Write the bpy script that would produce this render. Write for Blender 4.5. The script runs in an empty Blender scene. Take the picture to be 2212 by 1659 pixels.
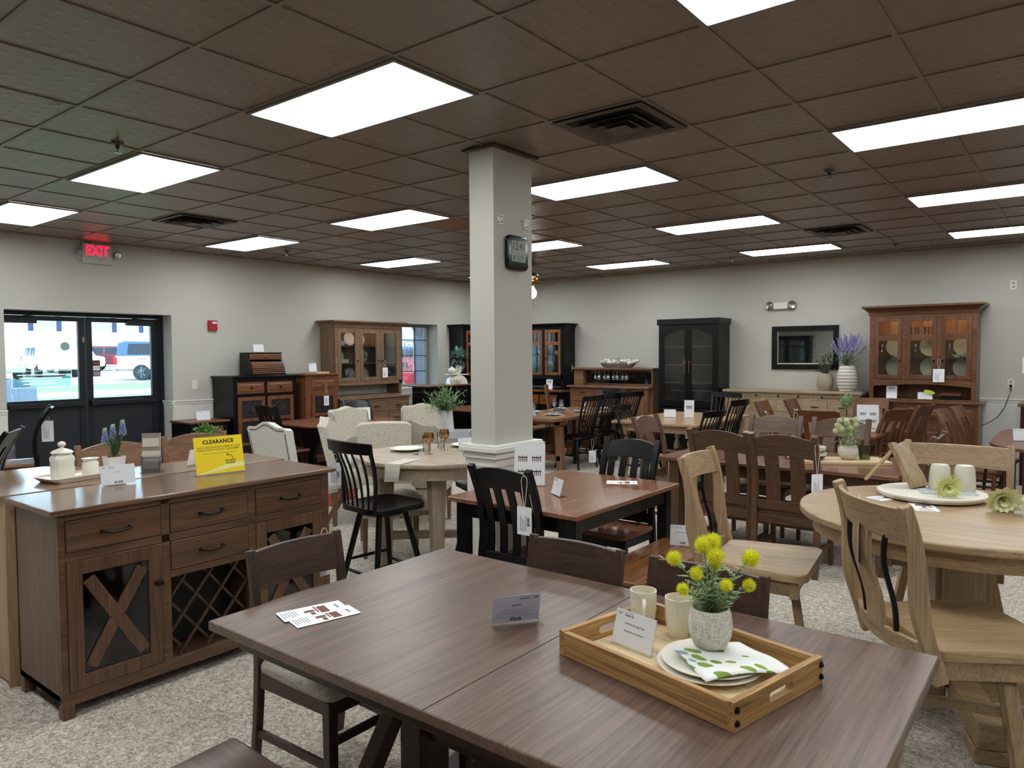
import bpy, bmesh, math, random
from math import sin, cos, pi, radians as R_, sqrt
from mathutils import Matrix, Vector
random.seed(7)
S = bpy.context.scene
COL = S.collection

# ---------------------------------------------------------------- camera, world, exposure
H = 1.65                       # eye height
CEIL = H + 1.3592
cd = bpy.data.cameras.new('camera'); cam = bpy.data.objects.new('camera', cd); COL.objects.link(cam)
cd.sensor_width = 36.0; cd.lens = 36.0 * 1574.5 / 2212.0; cd.clip_start = 0.05; cd.clip_end = 300
_yaw, _pit, _rol = -0.6654, -0.0418, -0.0064
_f = Vector((sin(_yaw) * cos(_pit), cos(_yaw) * cos(_pit), sin(_pit)))
_r = Vector((cos(_yaw), -sin(_yaw), 0)); _u = _r.cross(_f)
_r2 = _r * cos(_rol) + _u * sin(_rol); _u2 = -_r * sin(_rol) + _u * cos(_rol)
cam.matrix_world = Matrix(((_r2.x, _u2.x, -_f.x, 3.7148), (_r2.y, _u2.y, -_f.y, -2.3247), (_r2.z, _u2.z, -_f.z, H), (0, 0, 0, 1)))
S.camera = cam
S.view_settings.view_transform = 'Standard'; S.view_settings.look = 'None'
S.view_settings.gamma = 1.0; S.view_settings.use_curve_mapping = False
S.view_settings.exposure = 0.0
LAMP = 14.0                     # strength of the ceiling fixtures
wd = bpy.data.worlds.new('sky'); S.world = wd; wd.use_nodes = True
bg = wd.node_tree.nodes['Background']; bg.inputs[0].default_value = (0.58, 0.80, 1.0, 1); bg.inputs[1].default_value = 6.5
sd = bpy.data.lights.new('sun', 'SUN'); sd.energy = 2.0; sd.angle = 0.01; sd.color = (1.0, 0.96, 0.9)
sun = bpy.data.objects.new('sun', sd); COL.objects.link(sun); sun.rotation_euler = Vector((-0.70, 0.35, -0.62)).to_track_quat('-Z', 'Y').to_euler(); sun.location = (5, -5, 20)
S.cycles.max_bounces = 8; S.cycles.diffuse_bounces = 5; S.cycles.glossy_bounces = 4; S.cycles.transparent_max_bounces = 12
S.cycles.transmission_bounces = 6; S.cycles.caustics_reflective = False; S.cycles.caustics_refractive = False
S.cycles.use_denoising = True; S.cycles.sample_clamp_indirect = 6.0

# ---------------------------------------------------------------- materials
def lin(c):
    if isinstance(c, str): c = tuple(int(c[i:i + 2], 16) / 255 for i in (0, 2, 4))
    return tuple((x / 12.92 if x <= 0.04045 else ((x + 0.055) / 1.055) ** 2.4) for x in c[:3]) + (1.0,)
_mc = {}
def newmat(name):
    m = bpy.data.materials.new(name); m.use_nodes = True
    return m, m.node_tree.nodes, m.node_tree.links, m.node_tree.nodes['Principled BSDF']
def P(name, c, rough=0.5, metal=0.0, emit=0.0, spec=0.5, alpha=1.0, trans=0.0, bump=None, ior=1.45, coat=0.0):
    k = ('P', name)
    if k in _mc: return _mc[k]
    m, n, l, b = newmat(name); c = lin(c)
    b.inputs['Base Color'].default_value = c; b.inputs['Roughness'].default_value = rough; b.inputs['Metallic'].default_value = metal
    b.inputs['Specular IOR Level'].default_value = spec; b.inputs['Alpha'].default_value = alpha
    b.inputs['Transmission Weight'].default_value = trans; b.inputs['IOR'].default_value = ior; b.inputs['Coat Weight'].default_value = coat
    if emit: b.inputs['Emission Color'].default_value = c; b.inputs['Emission Strength'].default_value = emit
    if bump:
        tc = n.new('ShaderNodeTexCoord'); nz = n.new('ShaderNodeTexNoise'); nz.inputs['Scale'].default_value = bump[0]; nz.inputs['Detail'].default_value = 4
        bp = n.new('ShaderNodeBump'); bp.inputs['Strength'].default_value = bump[1]; bp.inputs['Distance'].default_value = 0.01
        l.new(tc.outputs['Object'], nz.inputs['Vector']); l.new(nz.outputs['Fac'], bp.inputs['Height']); l.new(bp.outputs[0], b.inputs['Normal'])
    _mc[k] = m
    return m
def mixc(n, l, fac, a, b_, mode='MIX'):
    x = n.new('ShaderNodeMix'); x.data_type = 'RGBA'; x.blend_type = mode
    for s, v in ((0, fac), (6, a), (7, b_)):
        if hasattr(v, 'is_output') or isinstance(v, bpy.types.NodeSocket): l.new(v, x.inputs[s])
        elif s == 0: x.inputs[0].default_value = v
        else: x.inputs[s].default_value = v
    return x.outputs[2]
def mth(n, l, op, a, b=None, c=None):
    x = n.new('ShaderNodeMath'); x.operation = op
    for i, v in enumerate((a, b, c)):
        if v is None: continue
        if isinstance(v, bpy.types.NodeSocket): l.new(v, x.inputs[i])
        else: x.inputs[i].default_value = v
    return x.outputs[0]
def wood(name, c1, c2, ax='x', rough=0.38, grain=1.0, figure=1.0, coat=0.0):
    """procedural wood: long figure along an axis, fine pores, a shift per object"""
    k = ('W', name, ax)
    if k in _mc: return _mc[k]
    m, n, l, b = newmat(name + '_' + ax); c1 = lin(c1); c2 = lin(c2)
    tc = n.new('ShaderNodeTexCoord'); oi = n.new('ShaderNodeObjectInfo')
    mp = n.new('ShaderNodeMapping'); i = 'xyz'.index(ax)
    sc = [7.0 * figure] * 3; sc[i] = 0.42 * figure; mp.inputs['Scale'].default_value = sc
    add = n.new('ShaderNodeVectorMath'); add.operation = 'ADD'; sh = n.new('ShaderNodeVectorMath'); sh.operation = 'SCALE'
    cmb = n.new('ShaderNodeCombineXYZ')
    for q in range(3): l.new(oi.outputs['Random'], cmb.inputs[q])
    l.new(cmb.outputs[0], sh.inputs[0]); sh.inputs['Scale'].default_value = 11.0
    l.new(tc.outputs['Object'], add.inputs[0]); l.new(sh.outputs[0], add.inputs[1]); l.new(add.outputs[0], mp.inputs['Vector'])
    nz = n.new('ShaderNodeTexNoise'); nz.inputs['Scale'].default_value = 1.6; nz.inputs['Detail'].default_value = 5; nz.inputs['Distortion'].default_value = 0.8; nz.inputs['Roughness'].default_value = 0.55
    l.new(mp.outputs[0], nz.inputs['Vector'])
    rings = mth(n, l, 'FRACT', mth(n, l, 'MULTIPLY', nz.outputs['Fac'], 7.0))
    tri = mth(n, l, 'ABSOLUTE', mth(n, l, 'SUBTRACT', rings, 0.5))
    mp2 = n.new('ShaderNodeMapping'); s2 = [150.0 * grain] * 3; s2[i] = 3.5 * grain; mp2.inputs['Scale'].default_value = s2
    l.new(add.outputs[0], mp2.inputs['Vector']); n2 = n.new('ShaderNodeTexNoise'); n2.inputs['Scale'].default_value = 1.0; n2.inputs['Detail'].default_value = 2
    l.new(mp2.outputs[0], n2.inputs['Vector'])
    f = mth(n, l, 'ADD', mth(n, l, 'MULTIPLY', tri, 0.55), mth(n, l, 'MULTIPLY', nz.outputs['Fac'], 0.75))
    f = mth(n, l, 'ADD', f, mth(n, l, 'MULTIPLY', mth(n, l, 'SUBTRACT', n2.outputs['Fac'], 0.5), 1.1))
    rp = n.new('ShaderNodeValToRGB'); e = rp.color_ramp.elements; e[0].position = 0.12; e[0].color = c1; e[1].position = 0.85; e[1].color = c2
    l.new(f, rp.inputs[0]); l.new(rp.outputs[0], b.inputs['Base Color'])
    b.inputs['Roughness'].default_value = rough; b.inputs['Coat Weight'].default_value = coat; b.inputs['Coat Roughness'].default_value = 0.15
    bp = n.new('ShaderNodeBump'); bp.inputs['Strength'].default_value = 0.12; bp.inputs['Distance'].default_value = 0.002
    l.new(n2.outputs['Fac'], bp.inputs['Height']); l.new(bp.outputs[0], b.inputs['Normal'])
    _mc[k] = m
    return m
def W(*a, **k): return lambda ax='x': wood(*a, ax=ax, **k)
WALNUT = W('dark_walnut', '40302a', '6e584c', rough=0.34)                 # the near table
RUSTIC = W('rustic_hickory', '3c2a1f', '6f5039', rough=0.33)              # the near sideboard
DARK = W('espresso_wood', '2e1f19', '4d372c', rough=0.4)
OAK = W('natural_oak', '7f6850', 'b0946f', rough=0.42)
MAPLE = W('grey_maple', '8d7c6a', 'b3a18b', rough=0.4)
CHERRY = W('cherry_wood', '43281b', '7d5236', rough=0.3)
MISSION = W('mission_oak', '3e2b1f', '6c4d36', rough=0.33)
TAUPE = W('taupe_maple', '5c4636', '8a6e57', rough=0.4)
FARM = W('farmhouse_wood', '5c4130', '8f6b50', rough=0.38)
BUFF = W('sand_maple', '8a745a', 'b09a7c', rough=0.4)
BARW = W('honey_oak', '5a3d2a', '8f6747', rough=0.38)
PIE = W('red_oak', '4d2c19', '865536', rough=0.34)
AMBER = W('amber_oak', '5a3519', '96602f', rough=0.26)
TRAYW = W('reclaimed_barnwood', '7a522a', 'c39a63', rough=0.55)
PALE = W('pale_board', 'b9a078', 'ddc9a3', rough=0.5)
BLK = P('black_paint', '090a0e', 0.3, spec=0.35); BLKW = lambda ax='x': BLK
MATT = P('matt_black', '0b0b0c', 0.55)
WALLM = P('wall_paint', 'b8b6ae', 0.75, bump=(160, 0.08)); WHITE = P('white_trim', 'dcdcd6', 0.45)
CER = P('white_ceramic', 'e4e0d4', 0.22); CREAM = P('cream_ceramic', 'ded8c2', 0.35, bump=(60, 0.35)); STONE = P('stone_pot', 'c8c2b4', 0.8, bump=(90, 0.4))
PAPER = P('white_paper', 'f6f6f8', 0.55); INK = P('printed_ink', '3a3b45', 0.6); GREYINK = P('grey_ink', '8d8f9c', 0.6)
STEEL = P('steel', '9a9a98', 0.3, 1.0); BRASS = P('antique_brass', '8a6a35', 0.3, 1.0); IRON = P('dark_iron', '2a2725', 0.4, 0.8)
def glassmat(name, c, a=0.15, rough=0.05, fk=0.8):
    k = ('G', name)
    if k in _mc: return _mc[k]
    m, n, l, b = newmat(name)
    gl = n.new('ShaderNodeBsdfGlossy'); gl.inputs['Roughness'].default_value = rough; gl.inputs['Color'].default_value = (1, 1, 1, 1)
    tr = n.new('ShaderNodeBsdfTransparent'); tr.inputs['Color'].default_value = lin(c)
    fr = n.new('ShaderNodeFresnel'); fr.inputs['IOR'].default_value = 1.5
    fac = mth(n, l, 'MINIMUM', mth(n, l, 'ADD', mth(n, l, 'MULTIPLY', fr.outputs[0], fk), a), 1.0)
    mx = n.new('ShaderNodeMixShader'); l.new(fac, mx.inputs[0]); l.new(tr.outputs[0], mx.inputs[1]); l.new(gl.outputs[0], mx.inputs[2])
    l.new(mx.outputs[0], n['Material Output'].inputs['Surface'])
    _mc[k] = m
    return m
PANE = glassmat('clear_pane', 'f4f8f8', 0.0); ACRY = glassmat('clear_acrylic', 'f4f6f8', 0.03); ACRS = glassmat('sign_acrylic', 'fcfdfe', 0.0, fk=0.25); GLAS = glassmat('drinking_glass', 'f4f7f7', 0.13)
SMOKE = glassmat('dark_cabinet_glass', '8a8e90', 0.03); AMB = glassmat('amber_glass', 'f0d8a4', 0.10); GRN = glassmat('green_glass', '7d8a3a', 0.06)

# ---------------------------------------------------------------- mesh building
class MB:
    def __init__(s, m=None): s.v = []; s.f = []; s.m = m
    def add(s, vs, fs):
        o = len(s.v)
        s.v += [tuple(s.m @ Vector(p)) if s.m else tuple(p) for p in vs]; s.f += [tuple(i + o for i in q) for q in fs]
        return s
    def hexa(s, p): return s.add(p, [(0, 3, 2, 1), (4, 5, 6, 7), (0, 1, 5, 4), (1, 2, 6, 5), (2, 3, 7, 6), (3, 0, 4, 7)])
    def box(s, x0, x1, y0, y1, z0, z1):
        return s.hexa([(x0, y0, z0), (x1, y0, z0), (x1, y1, z0), (x0, y1, z0), (x0, y0, z1), (x1, y0, z1), (x1, y1, z1), (x0, y1, z1)])
    def cb(s, x, y, z, a, b, c): return s.box(x - a / 2, x + a / 2, y - b / 2, y + b / 2, z - c / 2, z + c / 2)
    def loft(s, rings, cap=True, closed=False):
        k = len(rings[0]); vs = [p for r in rings for p in r]; fs = []
        n = len(rings)
        for i in range(n if closed else n - 1):
            for j in range(k):
                a, b = i * k + j, i * k + (j + 1) % k; c, d = ((i + 1) % n) * k + (j + 1) % k, ((i + 1) % n) * k + j
                fs.append((a, b, c, d))
        if cap and not closed: fs += [tuple(range(k - 1, -1, -1)), tuple((n - 1) * k + j for j in range(k))]
        return s.add(vs, fs)
    def sweep(s, path, side, w, t):
        """rectangle w wide along the vector side, t thick across, along path; w and t may be lists"""
        path = [Vector(p) for p in path]; side = Vector(side).normalized(); rings = []
        for i, p in enumerate(path):
            d = (path[min(i + 1, len(path) - 1)] - path[max(i - 1, 0)]).normalized(); nrm = side.cross(d).normalized()
            ww = w[i] if isinstance(w, (list, tuple)) else w; tt = t[i] if isinstance(t, (list, tuple)) else t
            a = side * ww / 2; b = nrm * tt / 2
            rings.append([p - a - b, p + a - b, p + a + b, p - a + b])
        return s.loft(rings)
    def bar(s, p, q, w, t=None, side=None):
        p = Vector(p); q = Vector(q); d = (q - p).normalized()
        if side is None: side = d.cross(Vector((0, 0, 1))) if abs(d.z) < 0.9 else Vector((1, 0, 0))
        return s.sweep([p, q], side, w, t or w)
    def tube(s, path, r, n=8, closed=False):
        path = [Vector(p) for p in path]; rings = []; up = Vector((0.13, 0.21, 0.97)); N = len(path)
        for i, p in enumerate(path):
            d = path[(i + 1) % N] - path[i - 1] if closed else path[min(i + 1, N - 1)] - path[max(i - 1, 0)]
            d.normalize(); a = d.cross(up)
            if a.length < 0.1: a = d.cross(Vector((1, 0, 0)))
            a.normalize(); b = d.cross(a); rr = r[i] if isinstance(r, (list, tuple)) else r
            rings.append([p + (a * cos(2 * pi * j / n) + b * sin(2 * pi * j / n)) * rr for j in range(n)])
        return s.loft(rings, closed=closed)
    def lathe(s, prof, n=24, c=(0, 0, 0), sx=1, sy=1, open=False):
        rings = [[(c[0] + r * cos(2 * pi * j / n) * sx, c[1] + r * sin(2 * pi * j / n) * sy, c[2] + z) for j in range(n)] for r, z in prof]
        return s.loft(rings, cap=not open)
    def cyl(s, x, y, z0, z1, r, n=16): return s.lathe([(r, z0), (r, z1)], n, (x, y, 0))
    def prism(s, poly, z0, z1, ax='z'):
        def f(a, b, c): return {'z': (a, b, c), 'y': (a, c, b), 'x': (c, a, b)}[ax]
        return s.loft([[f(a, b, z0) for a, b in poly], [f(a, b, z1) for a, b in poly]])
    def sphere(s, c, r, n=12, sx=1, sy=1, sz=1):
        m = max(6, n // 2)
        pr = [(max(r * sin(pi * i / m), 1e-4), -r * cos(pi * i / m)) for i in range(m + 1)]
        return s.lathe([(a, b * sz) for a, b in pr], n, c, sx, sy)
    def quad(s, *p): return s.add(p, [tuple(range(len(p)))])
def ob(name, mb, mat, parent=None, smooth=None, bevel=0.0, loc=None, rz=0.0):
    me = bpy.data.meshes.new(name); me.from_pydata(mb.v, [], mb.f); me.validate()
    b = bmesh.new(); b.from_mesh(me); bmesh.ops.recalc_face_normals(b, faces=b.faces); b.to_mesh(me); b.free()
    me.materials.append(mat)
    if smooth:
        me.shade_smooth(); me.set_sharp_from_angle(angle=R_(smooth))
    o = bpy.data.objects.new(name, me); COL.objects.link(o)
    if parent: o.parent = parent
    if loc: o.location = loc
    if rz: o.rotation_euler = (0, 0, rz)
    if bevel:
        md = o.modifiers.new('edge', 'BEVEL'); md.width = bevel; md.segments = 2; md.limit_method = 'ANGLE'; md.angle_limit = R_(40)
        me.shade_smooth(); me.set_sharp_from_angle(angle=R_(35))
    return o
def tag(o, label, cat, group=None):
    o['label'] = label; o['category'] = cat
    if group: o['group'] = group
    return o
def thing(name, label, cat, loc=(0, 0, 0), deg=0.0, group=None):
    o = bpy.data.objects.new(name, None); COL.objects.link(o); o.empty_display_size = 0.1
    o.location = loc; o.rotation_euler = (0, 0, R_(deg))
    return tag(o, label, cat, group)
def struct(name, mb, mat, parent=None, **k):
    o = ob(name, mb, mat, parent, **k)
    if not parent: o['kind'] = 'structure'
    return o
def dup(root, label, loc=None, deg=None, group=None):
    def cp(o, par):
        c = o.copy(); COL.objects.link(c); c.parent = par
        for ch in list(o.children): cp(ch, c)
        return c
    r = cp(root, None); r['label'] = label
    if loc is not None: r.location = loc
    if deg is not None: r.rotation_euler = (0, 0, R_(deg))
    if group: r['group'] = group
    return r
def stuff(o): o['kind'] = 'stuff'; return o
def text(body, size, mat, parent, loc, rot=(0, 0, 0), ext=0.0003, align='CENTER', name='lettering', font=None, sx=1.0, space=1.0, bold=0.0):
    c = bpy.data.curves.new(name, 'FONT'); c.body = body; c.size = size; c.extrude = ext; c.align_x = align; c.align_y = 'CENTER'; c.space_character = space
    c.offset = bold; c.resolution_u = 3
    t_ = bpy.data.objects.new('tmp', c); me = bpy.data.meshes.new_from_object(t_); bpy.data.objects.remove(t_); bpy.data.curves.remove(c)
    me.materials.clear(); me.materials.append(mat); me.name = name; o = bpy.data.objects.new(name, me); COL.objects.link(o)
    o.parent = parent; o.location = loc; o.rotation_euler = rot; o.scale = (sx, 1, 1)
    return o
def arc(a0, a1, n, r=1.0, c=(0, 0)): return [(c[0] + r * cos(a0 + (a1 - a0) * i / n), c[1] + r * sin(a0 + (a1 - a0) * i / n)) for i in range(n + 1)]
def rrect(x0, x1, y0, y1, r, n=4):
    return (arc(pi, 1.5 * pi, n, r, (x0 + r, y0 + r)) + arc(1.5 * pi, 2 * pi, n, r, (x1 - r, y0 + r)) + arc(0, pi / 2, n, r, (x1 - r, y1 - r)) + arc(pi / 2, pi, n, r, (x0 + r, y1 - r)))
# ---------------------------------------------------------------- room shell
XL, YB, XR, YF = -5.613, 8.943, 7.6, -5.6        # inner faces of the walls
def ceilmat():
    m, n, l, b = newmat('embossed_brown_tile'); tc = n.new('ShaderNodeTexCoord'); sp = n.new('ShaderNodeSeparateXYZ'); l.new(tc.outputs['Object'], sp.inputs[0])
    per = 0.6096 / 6
    def wv(s, p, off=0.0):
        return mth(n, l, 'ABSOLUTE', mth(n, l, 'SUBTRACT', mth(n, l, 'FRACT', mth(n, l, 'ADD', mth(n, l, 'DIVIDE', s, p), off)), 0.5))
    X, Y = sp.outputs[0], sp.outputs[1]
    star = mth(n, l, 'MULTIPLY', mth(n, l, 'MULTIPLY', wv(X, per), 2.0), mth(n, l, 'MULTIPLY', wv(Y, per), 2.0))
    star = mth(n, l, 'POWER', star, 3.0)
    bars = mth(n, l, 'GREATER_THAN', wv(X, per), 0.40)
    fine = mth(n, l, 'MULTIPLY', wv(Y, per / 6), mth(n, l, 'LESS_THAN', wv(X, per), 0.33))
    h = mth(n, l, 'ADD', mth(n, l, 'MULTIPLY', star, 1.4), mth(n, l, 'ADD', mth(n, l, 'MULTIPLY', bars, 0.5), mth(n, l, 'MULTIPLY', fine, 0.5)))
    bp = n.new('ShaderNodeBump'); bp.inputs['Strength'].default_value = 0.55; bp.inputs['Distance'].default_value = 0.006
    l.new(h, bp.inputs['Height']); l.new(bp.outputs[0], b.inputs['Normal'])
    nz = n.new('ShaderNodeTexNoise'); nz.inputs['Scale'].default_value = 0.8; nz.inputs['Detail'].default_value = 2; l.new(tc.outputs['Object'], nz.inputs['Vector'])
    l.new(mixc(n, l, nz.outputs['Fac'], lin('6e6156'), lin('776459')), b.inputs['Base Color'])
    b.inputs['Roughness'].default_value = 0.36; b.inputs['Specular IOR Level'].default_value = 0.6
    return m
def carpetmat():
    m, n, l, b = newmat('shag_carpet'); tc = n.new('ShaderNodeTexCoord')
    v = n.new('ShaderNodeTexVoronoi'); v.inputs['Scale'].default_value = 95; v.inputs['Randomness'].default_value = 1.0
    nz = n.new('ShaderNodeTexNoise'); nz.inputs['Scale'].default_value = 26; nz.inputs['Detail'].default_value = 6; nz.inputs['Roughness'].default_value = 0.75
    wp = n.new('ShaderNodeTexNoise'); wp.inputs['Scale'].default_value = 45; ad = n.new('ShaderNodeVectorMath'); ad.operation = 'MULTIPLY_ADD'
    ad.inputs[1].default_value = (0.05,) * 3
    l.new(tc.outputs['Object'], wp.inputs['Vector']); l.new(wp.outputs['Color'], ad.inputs[0]); l.new(tc.outputs['Object'], ad.inputs[2])
    l.new(ad.outputs[0], v.inputs['Vector']); l.new(tc.outputs['Object'], nz.inputs['Vector'])
    rp = n.new('ShaderNodeValToRGB'); e = rp.color_ramp.elements
    e[0].position = 0.0; e[0].color = lin('6a5f53'); e[1].position = 1.0; e[1].color = lin('eee8de')
    for p_, c_ in ((0.22, '958a7b'), (0.5, 'c2b8aa'), (0.75, 'e2dace')):
        q = e.new(p_); q.color = lin(c_)
    sp = n.new('ShaderNodeSeparateColor'); l.new(v.outputs['Color'], sp.inputs[0])
    f = mth(n, l, 'ADD', mth(n, l, 'MULTIPLY', sp.outputs[0], 0.55), mth(n, l, 'MULTIPLY', nz.outputs['Fac'], 0.5))
    l.new(f, rp.inputs[0]); l.new(rp.outputs[0], b.inputs['Base Color']); b.inputs['Roughness'].default_value = 0.95; b.inputs['Specular IOR Level'].default_value = 0.1
    hh = mth(n, l, 'ADD', mth(n, l, 'MULTIPLY', v.outputs['Distance'], -1.3), nz.outputs['Fac'])
    bp = n.new('ShaderNodeBump'); bp.inputs['Strength'].default_value = 0.6; bp.inputs['Distance'].default_value = 0.012
    l.new(hh, bp.inputs['Height']); l.new(bp.outputs[0], b.inputs['Normal'])
    return m
def beadmat():
    m, n, l, b = newmat('white_beadboard'); b.inputs['Base Color'].default_value = lin('d6d6d0'); b.inputs['Roughness'].default_value = 0.5
    tc = n.new('ShaderNodeTexCoord'); sp = n.new('ShaderNodeSeparateXYZ'); l.new(tc.outputs['Object'], sp.inputs[0])
    f = mth(n, l, 'ABSOLUTE', mth(n, l, 'SUBTRACT', mth(n, l, 'FRACT', mth(n, l, 'MULTIPLY', mth(n, l, 'ADD', sp.outputs[0], sp.outputs[1]), 24.0)), 0.5))
    g = mth(n, l, 'SMOOTH_MIN', f, 0.12, 0.05)
    bp = n.new('ShaderNodeBump'); bp.inputs['Strength'].default_value = 0.6; bp.inputs['Distance'].default_value = 0.02
    l.new(g, bp.inputs['Height']); l.new(bp.outputs[0], b.inputs['Normal'])
    return m
CARPET = carpetmat(); BEAD = beadmat(); CEILM = ceilmat()
struct('floor', MB().box(XL - .4, XR + .2, YF - .2, YB + .4, -0.1, 0), CARPET)
REDW = wood('red_laminate', '6e2b15', 'a4512f', 'x', rough=0.3, figure=0.8)
struct('floor_walkway', MB().box(XL + .02, XR, 4.62, 5.55, 0.0005, 0.006).box(-3.75, -2.72, 2.55, 4.62, 0.0005, 0.006), REDW)
c = struct('ceiling', MB().box(XL - .4, XR + .2, YF - .2, YB + .4, CEIL, CEIL + 0.12), CEILM)
T = 0.6096
g = MB()
i = -9
while i * T < XR:
    if i * T > XL: g.box(i * T - .012, i * T + .012, YF, YB, CEIL - .006, CEIL)
    i += 1
j = -9
while j * T < YB:
    if j * T > YF: g.box(XL, XR, j * T - .012, j * T + .012, CEIL - .0065, CEIL)
    j += 1
struct('trim_1', g, P('grid_bar', '766a5f', 0.4))
# walls: the door and two windows are real openings
D0, D1, DZ = 0.545, 2.41, 2.175
W0, W1, WZ0, WZ1 = 4.76, 7.36, 1.06, 2.185
TH = 0.36
m = MB()
for y0, y1, z0, z1 in ((YF - TH, D0, 0, CEIL), (D0, D1, DZ, CEIL), (D1, W0, 0, CEIL), (W0, W1, 0, WZ0), (W0, W1, WZ1, CEIL), (W1, YB + TH, 0, CEIL)):
    m.box(XL - TH, XL, y0, y1, z0, z1)
struct('wall_left', m, WALLM)
V0, V1, VZ0, VZ1 = -5.1, -3.665, 1.06, 2.16
m = MB()
for x0, x1, z0, z1 in ((XL, V0, 0, CEIL), (V0, V1, 0, VZ0), (V0, V1, VZ1, CEIL), (V1, XR + TH, 0, CEIL)):
    m.box(x0, x1, YB, YB + TH, z0, z1)
struct('wall_back', m, WALLM)
struct('wall_right', MB().box(XR, XR + .15, YF, YB, 0, CEIL), WALLM)
struct('wall_front', MB().box(XL, XR + .15, YF - .15, YF, 0, CEIL), WALLM)
# wainscot and chair rails
RZ = 1.05
def rail_prof(d): return [(0, RZ - .09), (.012, RZ - .09), (.016, RZ - .045), (.022, RZ - .035), (.022, RZ - .012), (.034, RZ - .004), (.034, RZ + .012), (0, RZ + .012)]
def rail(name, path_a, path_b, nrm):
    a, b = Vector(path_a), Vector(path_b); n_ = Vector(nrm); pr_ = rail_prof(0)
    struct(name, MB().loft([[a + n_ * d + Vector((0, 0, z)) for d, z in pr_], [b + n_ * d + Vector((0, 0, z)) for d, z in pr_]]), WHITE)
k = 2
for y0, y1 in ((YF, D0), (D1, YB)):
    struct('trim_%d' % k, MB().box(XL, XL + .012, y0, y1, .1, RZ - .05), BEAD); k += 1
    rail('trim_%d' % k, (XL, y0, 0), (XL, y1, 0), (1, 0, 0)); k += 1
    struct('baseboard_left' if y0 == YF else 'baseboard_left_far', MB().box(XL, XL + .02, y0, y1, 0, .12), WHITE)
struct('trim_%d' % k, MB().box(XL, XR, YB - .012, YB, .1, RZ - .07), BEAD); k += 1
rail('trim_%d' % k, (XL, YB, -.03), (XR, YB, -.03), (0, -1, 0)); k += 1
struct('baseboard_back', MB().box(XL, XR, YB - .02, YB, 0, .12), WHITE)
# reveal of the door below the rail
struct('trim_%d' % k, MB().box(XL - .3, XL + .001, D1 - .012, D1, 0, RZ - .05), BEAD); k += 1
rail('trim_%d' % k, (XL - .3, D1, 0), (XL + .034, D1, 0), (0, -1, 0)); k += 1
# pillar
px0, px1, py0, py1 = 0.465, 0.672, 1.368, 1.785
struct('pillar', MB().box(px0, px1, py0, py1, 0, CEIL), WALLM)
m = MB()
for d, z0, z1 in ((.035, 0, .13), (.022, .13, .90), (.03, .90, .955), (.045, .955, .985), (.04, .985, 1.0), (.062, 1.0, 1.03), (.05, 1.03, 1.045)):
    m.box(px0 - d, px1 + d, py0 - d, py1 + d, z0, z1)
for x0, x1 in ((px0 + .01, px1 - .01),):
    for a, b, c_, d in ((x0, x1, .84, .86), (x0, x1, .18, .20), (x0, x0 + .015, .2, .84), (x1 - .015, x1, .2, .84)):
        m.box(a, b, py0 - .032, py0 - .02, c_, d)
for a, b, c_, d in ((py0, py1, .84, .86), (py0, py1, .18, .20), (py0, py0 + .02, .2, .84), (py1 - .02, py1, .2, .84)):
    m.box(px1 + .02, px1 + .032, a, b, c_, d)
struct('pillar_panel', m, WHITE, bevel=.003)
struct('trim_%d' % k, MB().box(px0 - .035, px1 + .035, py0 - .035, py1 + .035, CEIL - .02, CEIL - .0067), P('brown_molding', '4a3d34', .5)); k += 1

# ---------------------------------------------------------------- door_1 : black double door
FX = -5.90                                     # plane of the door
NAVY = P('black_door_frame', '10131b', 0.4); NAVP = P('black_door_panel', '171a22', 0.55)
dr = bpy.data.objects.new('door_1', None); COL.objects.link(dr); dr['kind'] = 'structure'
fr = MB().box(FX - .06, FX + .06, D0, D0 + .045, 0, DZ).box(FX - .06, FX + .06, D1 - .045, D1, 0, DZ).box(FX - .06, FX + .06, D0 + .045, D1 - .045, DZ - .045, DZ)
ob('door_frame', fr, NAVY, dr)
mid = 1.47
for s, (a, b) in enumerate(((D0 + .05, mid - .004), (mid + .004, D1 - .05))):
    y0, y1 = ((a + .01, b - .075) if s == 0 else (a + .075, b - .09))
    z0, z1 = 1.135, 2.07
    lf = MB()
    for q in ((a, y0, 0, DZ - .05), (y1, b, 0, DZ - .05), (y0, y1, z1, DZ - .05), (y0, y1, z0 - .11, z0), (y0, y1, 0, .12)):
        lf.box(FX - .022, FX + .022, *q)
    d = ob('door_leaf', lf, NAVY, dr)
    ob('glass', MB().box(FX - .004, FX + .004, y0, y1, z0, z1), PANE, d)
    ob('panel', MB().box(FX - .012, FX + .012, y0, y1, .12, z0 - .11), NAVP, d)
    ob('push_bar', MB().box(FX + .03, FX + .075, a + .03, b - .03, z0 - .085, z0 - .035).box(FX + .02, FX + .06, a + .03, a + .1, z0 - .095, z0 - .02), NAVY, d, bevel=.004)
    cy = y0 + .16 if s == 0 else y1 - .16
    cl = MB().box(FX + .022, FX + .085, cy - .17, cy + .17, z1 - .035, z1 + .035)
    cl.bar((FX + .1, cy, z1 + .045), (FX + .06, cy + (.26 if s == 0 else -.26), DZ - .03), .02, .008)
    ob('door_closer', cl, NAVY, d, bevel=.004)
    if s == 0:
        ob('latch_bolt', MB().box(FX + .022, FX + .03, b - .03, b - .01, 1.82, 1.88), STEEL, d)
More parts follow.
